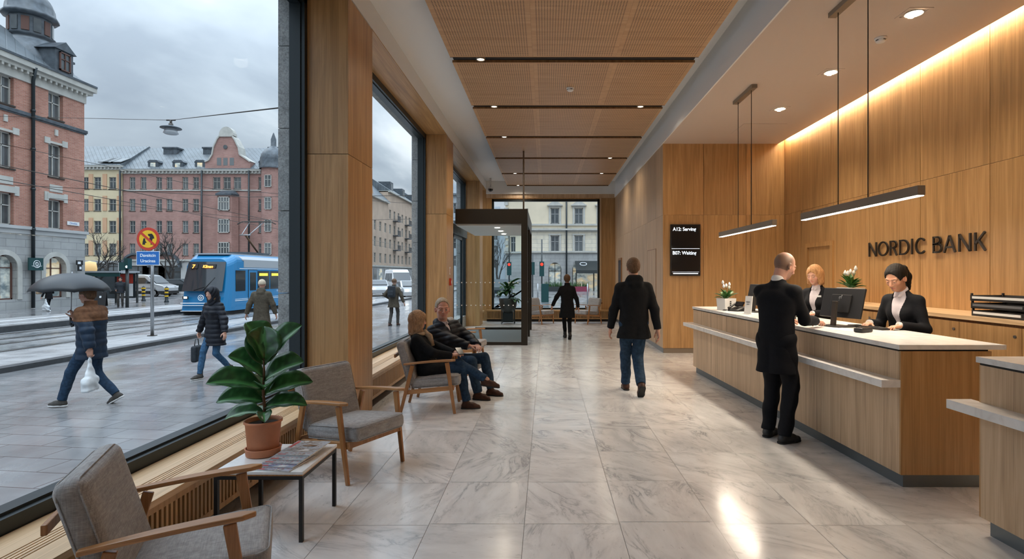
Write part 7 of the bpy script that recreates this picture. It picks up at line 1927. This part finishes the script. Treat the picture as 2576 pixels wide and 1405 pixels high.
# seated man
def greyshort(q, c, blob, sk):
    s2 = ((q[:, 1] > .02) & (q[:, 2] < -.055)).astype(float)[:, None]*.18; c[:] = c*(1-s2)+np.array([.3, .25, .22])*s2
r_, c_ = make_person((-1.23, 7.36, 0), ang(-22), 'seated grey-haired man in a black padded jacket looking towards the viewer', H=1.70, h=.006, pelvis=(0, -.03, .455), lean=(.06, -.24), twist=R(-22),
    hands=[(.10, .34, .645), (-.02, .35, .655)], elbows=[(1.2, -.3, -.3), (-1.2, -.3, -.3)], handpose=[((-.8, .8, -.1), (0, -.1, -1), .6), ((.8, .7, -.15), (0, -.1, -1), .6)],
    feet=[(.16, .46, 0), (-.12, .50, 0)], knees=[(.25, .5, 1), (-.2, .5, 1)], head=(R(-48), R(-4)), skin=(.53, .27, .2), hair='hair_grey', paint=greyshort, xmats=dict(style='short', top=.006, hairline=.128), headscale=1.2,
    top=dict(mat='puffer_black', length=.05, thick=1.2, sleeve=1.12, puff=.008, spacing=.062, opening=(-.02, .09), shirt='shirt_pale', hooddown=True, wr=.005), bottom=dict(mat='denim_dark', wr=.006, w=1.1), shoes=dict(mat='leather_brown'))

# ---- people in the street
GO = G0
ux, uy = -6.55, 8.02
make_person((ux, uy, GO), ang(184), 'man in a brown and navy coat walking under a black umbrella', H=1.74, h=.008, pelvis=(0, .0, .90), lean=(0, .02),
    hands=[(.06, .28, 1.24), (-.30, -.20, .80)], elbows=[(.6, .3, -1), (-.6, -1, 0)], handpose=[((0, .2, 1), (0, 1, -.2), 1.2), ((0, 0, -1), (1, 0, 0), 1.1)], feet=[(.10, -.27, .05), (-.1, .34, .0)], footpitch=(R(-30), 0),
    head=(0, R(-8)), skin=(.42, .22, .15), hair='hair_brown', xmats=dict(style='short', top=.014),
    top=dict(mat='puffer_navy', length=.22, thick=1.3, sleeve=1.2, puff=.008, spacing=.1, collar=.07, yoke=(-.02, 'coat_brown')), bottom=dict(mat='denim_dark', w=1.08), shoes=dict(mat='trousers_grey', boot=True, sole='white_plastic'))
Rm = Matrix.Rotation(ang(184), 3, 'Z')
hp_ = Vector((ux, uy, GO))+Rm @ Vector((.06, .33, 1.3))
root = empty('umbrella', (hp_.x, hp_.y, hp_.z), 0, 'open black umbrella held over the man on the wet pavement', 'umbrella')
m = MB(); m.tube([(0, 0, -.12), (.02, 0, .62)], .007, 8); m.build('shaft', 'steel', root); m = MB(); m.tube([(0, 0, -.02), (0, 0, -.14), (.02, 0, -.17), (.04, 0, -.15)], .015, 8); m.build('handle', 'black', root)
m = MB(); NR = 8; rings = []
vs = []; fs = []
for i in range(9):
    t = i/8; rr_ = .47*math.sin(t*1.35)/math.sin(1.35); z = .60-.27*(1-math.cos(t*1.35))/(1-math.cos(1.35))
    for k in range(48):
        a = 2*math.pi*k/48; f = (k % 6)/6; sag = math.sin(math.pi*f)
        vs.append((rr_*(1-.05*sag*t)*math.cos(a), rr_*(1-.05*sag*t)*math.sin(a), z-.0+.02*sag*t*t))
for i in range(8):
    for k in range(48): fs.append((i*48+k, i*48+(k+1) % 48, (i+1)*48+(k+1) % 48, (i+1)*48+k))
m._add(vs, fs, True); o = m.build('canopy', 'umbrella_black', root); sd = o.modifiers.new('s', 'SOLIDIFY'); sd.thickness = .002
for k in range(8):
    a = 2*math.pi*k/8; m = MB(); pts = []
    for i in range(9): t = i/8; rr_ = .46*math.sin(t*1.35)/math.sin(1.35); z = .59-.27*(1-math.cos(t*1.35))/(1-math.cos(1.35)); pts.append((rr_*math.cos(a), rr_*math.sin(a), z))
    m.tube(pts, .003, 5); m.tube([(0.012, 0, .35), pts[5]], .0025, 5); m.build('rib', 'steel', root)
bp = Vector((ux, uy, GO))+Rm @ Vector((-.30, -.19, .70))
def plastic_bag(p, label, rz=0, s=1.):
    S = SDF((-.2, -.15, -.5), (.2, .15, .1), .008); S.cone((0, 0, -.28), (0, 0, -.08), .125, .035, .03, (0, 1, 0), 2.0); S.rbox((0, 0, -.34), (.125, .055, .10), .03, .03)
    S.cone((-.02, 0, -.1), (-.015, 0, .05), .016, .01, .01); S.cone((.02, 0, -.1), (.015, 0, .05), .016, .01, .01); S.wrinkle(.007, 45, 3)
    o = S.obj('plastic_bag', 'bag_plastic'); o.location = p; o.rotation_euler = (0, 0, rz); o.scale = (s, s, s); tag(o, label, 'bag'); return o
pb = plastic_bag(bp, 'white plastic carrier bag in the umbrella man\'s hand', R(100)); m = MB(); m.boxc((0, 0.0, -.28), (.06, .124, .03)); m.build('printed_mark', 'red_dull', pb)
wx, wy = -6.08, 10.2
make_person((wx, wy, GO), ang(250), 'woman in a long black puffer coat with hood walking on the wet pavement', H=1.66, h=.008, pelvis=(0, 0, .88), lean=(0, .03), female=True,
    hands=[(.36, .05, .74), (-.38, .1, .82)], elbows=[(.8, -1, 0), (-.8, -1, 0)], handpose=[((.05, 0, -1), (-1, 0, 0), 1.1), None], feet=[(.07, .24, 0), (-.07, -.24, .08)], footpitch=(0, R(-45)), skin=(.52, .29, .21), head=(R(6), R(-8)),
    hair='hair_brown', xmats=dict(style='bob', top=.006), top=dict(mat='puffer_black', length=.30, flare=1.15, thick=1.13, sleeve=1.15, puff=.012, spacing=.085, hood=True, wr=.003), bottom=dict(mat='denim', w=.92), shoes=dict(mat='trousers_grey', boot=True, sole='white_plastic'))
Rm = Matrix.Rotation(ang(250), 3, 'Z'); bp = Vector((wx, wy, GO))+Rm @ Vector((.385, .05, .42))
root = empty('hand_bag', tuple(bp), ang(250)+.5, 'black soft shoulder bag carried low by the hooded woman', 'bag')
m = MB(); m.rbox((0, 0, -.0), (.11, .27, .3), .04); m.build('bag_body', 'coat_grey', root); m = MB(); m.tube([(0, -.09, .13), (0, -.05, .27), (0, .05, .27), (0, .09, .13)], .008, 8); m.build('handle', 'black', root)
make_person((-7.42, 14.5, GO), ang(98), 'person in an olive parka and pale knitted hat walking away', H=1.74, h=.008, pelvis=(0, 0, .93), lean=(0, .03),
    hands=[(.34, .05, .84), (-.36, -.05, .82)], elbows=[(.8, -1, 0), (-.8, -1, 0)], feet=[(.08, .15, 0), (-.08, -.16, .04)], footpitch=(0, R(-25)), skin=(.48, .26, .19), face=False,
    hair='beanie', xmats=dict(style='beanie'), top=dict(mat='coat_olive', length=.42, flare=1.2, thick=1.16, sleeve=1.15, hooddown=True, collar=.08), bottom=dict(mat='trousers_grey'), shoes=dict(mat='trousers_grey', boot=True))
r_, c_ = make_person((-5.62, 20.5, GO), ang(82), 'person in a brown coat with a backpack walking away in the second window', H=1.72, h=.009, pelvis=(0, 0, .92), lean=(0, .05),
    hands=[(.38, .05, .84), (-.22, .12, 1.0)], elbows=[(.8, -1, 0), (-.8, -1, 0)], feet=[(.11, .12, 0), (-.11, -.1, .0)], skin=(.4, .24, .18), face=False,
    hair='hair_brown', xmats=dict(style='beanie'), top=dict(mat='coat_olive', length=.25, flare=1.15, thick=1.14, sleeve=1.1, collar=.07), bottom=dict(mat='trousers_grey'), shoes=dict(mat='leather_brown', boot=True))
Rm = Matrix.Rotation(ang(82), 3, 'Z'); bp = Vector((-5.62, 20.5, GO))+Rm @ Vector((0, -.19, 1.26))
root = empty('backpack', tuple(bp), ang(82), 'dark backpack worn by the walker in the second window', 'backpack'); m = MB(); m.rbox((0, 0, 0), (.28, .14, .42), .05); m.build('bag_body', 'coat_grey', root); m = MB(); m.rbox((0, -.08, -.06), (.2, .05, .18), .02); m.build('pocket', 'coat_grey', root)
x, y = at(303, 773); make_person((x, y, GO), ang(-60), 'person in a dark padded jacket standing near the bus shelter', H=1.72, h=.012, pelvis=(0, 0, .93), hands=[(.2, .1, 1.0), (-.3, 0, .85)],
    skin=(.5, .28, .2), face=False, hair='hair_dark', xmats=dict(style='short', top=.018), top=dict(mat='coat_grey', length=.1, thick=1.2, sleeve=1.15, puff=.01, collar=.07), bottom=dict(mat='trousers_grey'), shoes=dict(mat='black'))
x, y = at(108, 783); x += .3; make_person((x, y, GO), ang(160), 'woman in black with white shoes walking past the stone arches', H=1.5, h=.012, pelvis=(0, 0, .8), feet=[(.07, .2, 0), (-.07, -.2, .0)], hands=[(.15, .25, .95), (-.3, 0, .75)],
    skin=(.5, .28, .2), female=True, face=False, hair='hair_dark', xmats=dict(style='bob', top=.018), top=dict(mat='wool_black', length=.2, thick=1.1, collar=.07), bottom=dict(mat='wool_black', w=.9), shoes=dict(mat='white_plastic'))
plastic_bag(Vector((x+.12, y-.3, GO+.62)), 'white shopping bag carried past the stone arches', 0, 1.25)
m = MB(); m.rbox((0, 0, 0), (.1, .3, .22), .04); m.build('hand_bag', 'scarf', loc=(x-.3, y-.22, GO+1.0), label='tan hand bag at the elbow of the woman passing the arches', cat='bag')

# ------------------------------------------------------------------ sky, camera, view
w = bpy.data.worlds.new('overcast_sky'); bpy.context.scene.world = w; w.use_nodes = True
nt = w.node_tree; nt.nodes.clear()
out = nt.nodes.new('ShaderNodeOutputWorld'); bg = nt.nodes.new('ShaderNodeBackground'); L(nt, bg.outputs[0], out.inputs[0])
tc = N(nt, 'ShaderNodeTexCoord'); sp = N(nt, 'ShaderNodeSeparateXYZ'); L(nt, tc.outputs['Generated'], sp.inputs[0])
zz = mth(nt, 'MAXIMUM', sp.outputs[2], .0)
den = mth(nt, 'ADD', zz, .32)
cb = N(nt, 'ShaderNodeCombineXYZ'); L(nt, mth(nt, 'DIVIDE', sp.outputs[0], den), cb.inputs[0]); L(nt, mth(nt, 'DIVIDE', sp.outputs[1], den), cb.inputs[1])
cl = noise(nt, cb.outputs[0], 1.15, 7, .52, .5)
hz = mth(nt, 'MULTIPLY', mth(nt, 'SUBTRACT', 1., mth(nt, 'DIVIDE', zz, .42), True), .12)
v = mth(nt, 'ADD', cl, hz)
c = ramp(nt, v, [(.40, (.28, .33, .40)), (.53, (.40, .46, .53)), (.63, (.62, .67, .73)), (.73, (.80, .84, .88))])
below = mth(nt, 'LESS_THAN', sp.outputs[2], 0.)
L(nt, mixc(nt, below, c, (.3, .32, .34)), bg.inputs[0])
# an overcast sky is about three times brighter overhead than at the horizon
L(nt, mth(nt, 'ADD', .55, mth(nt, 'MULTIPLY', mth(nt, 'POWER', zz, 1.8), 5.)), bg.inputs[1])
cam = bpy.data.cameras.new('camera'); co = bpy.data.objects.new('camera', cam); COL.objects.link(co)
co.location = (0, 0, EYE); co.rotation_euler = (R(90), 0, 0)
cam.sensor_width = 36; cam.lens = F/2576*36; cam.shift_x = (1288-CX)/2576; cam.shift_y = -(702.5-CY)/2576
cam.clip_start = .05; cam.clip_end = 600
sc = bpy.context.scene; sc.camera = co
sc.view_settings.view_transform = 'Standard'; sc.view_settings.look = 'None'; sc.view_settings.gamma = 1; sc.view_settings.exposure = .75
sc.cycles.use_denoising = True
sc.cycles.max_bounces = 8; sc.cycles.diffuse_bounces = 4; sc.cycles.glossy_bounces = 4; sc.cycles.transparent_max_bounces = 12; sc.cycles.transmission_bounces = 4
sc.cycles.sample_clamp_indirect = 6; sc.cycles.caustics_reflective = False; sc.cycles.caustics_refractive = False
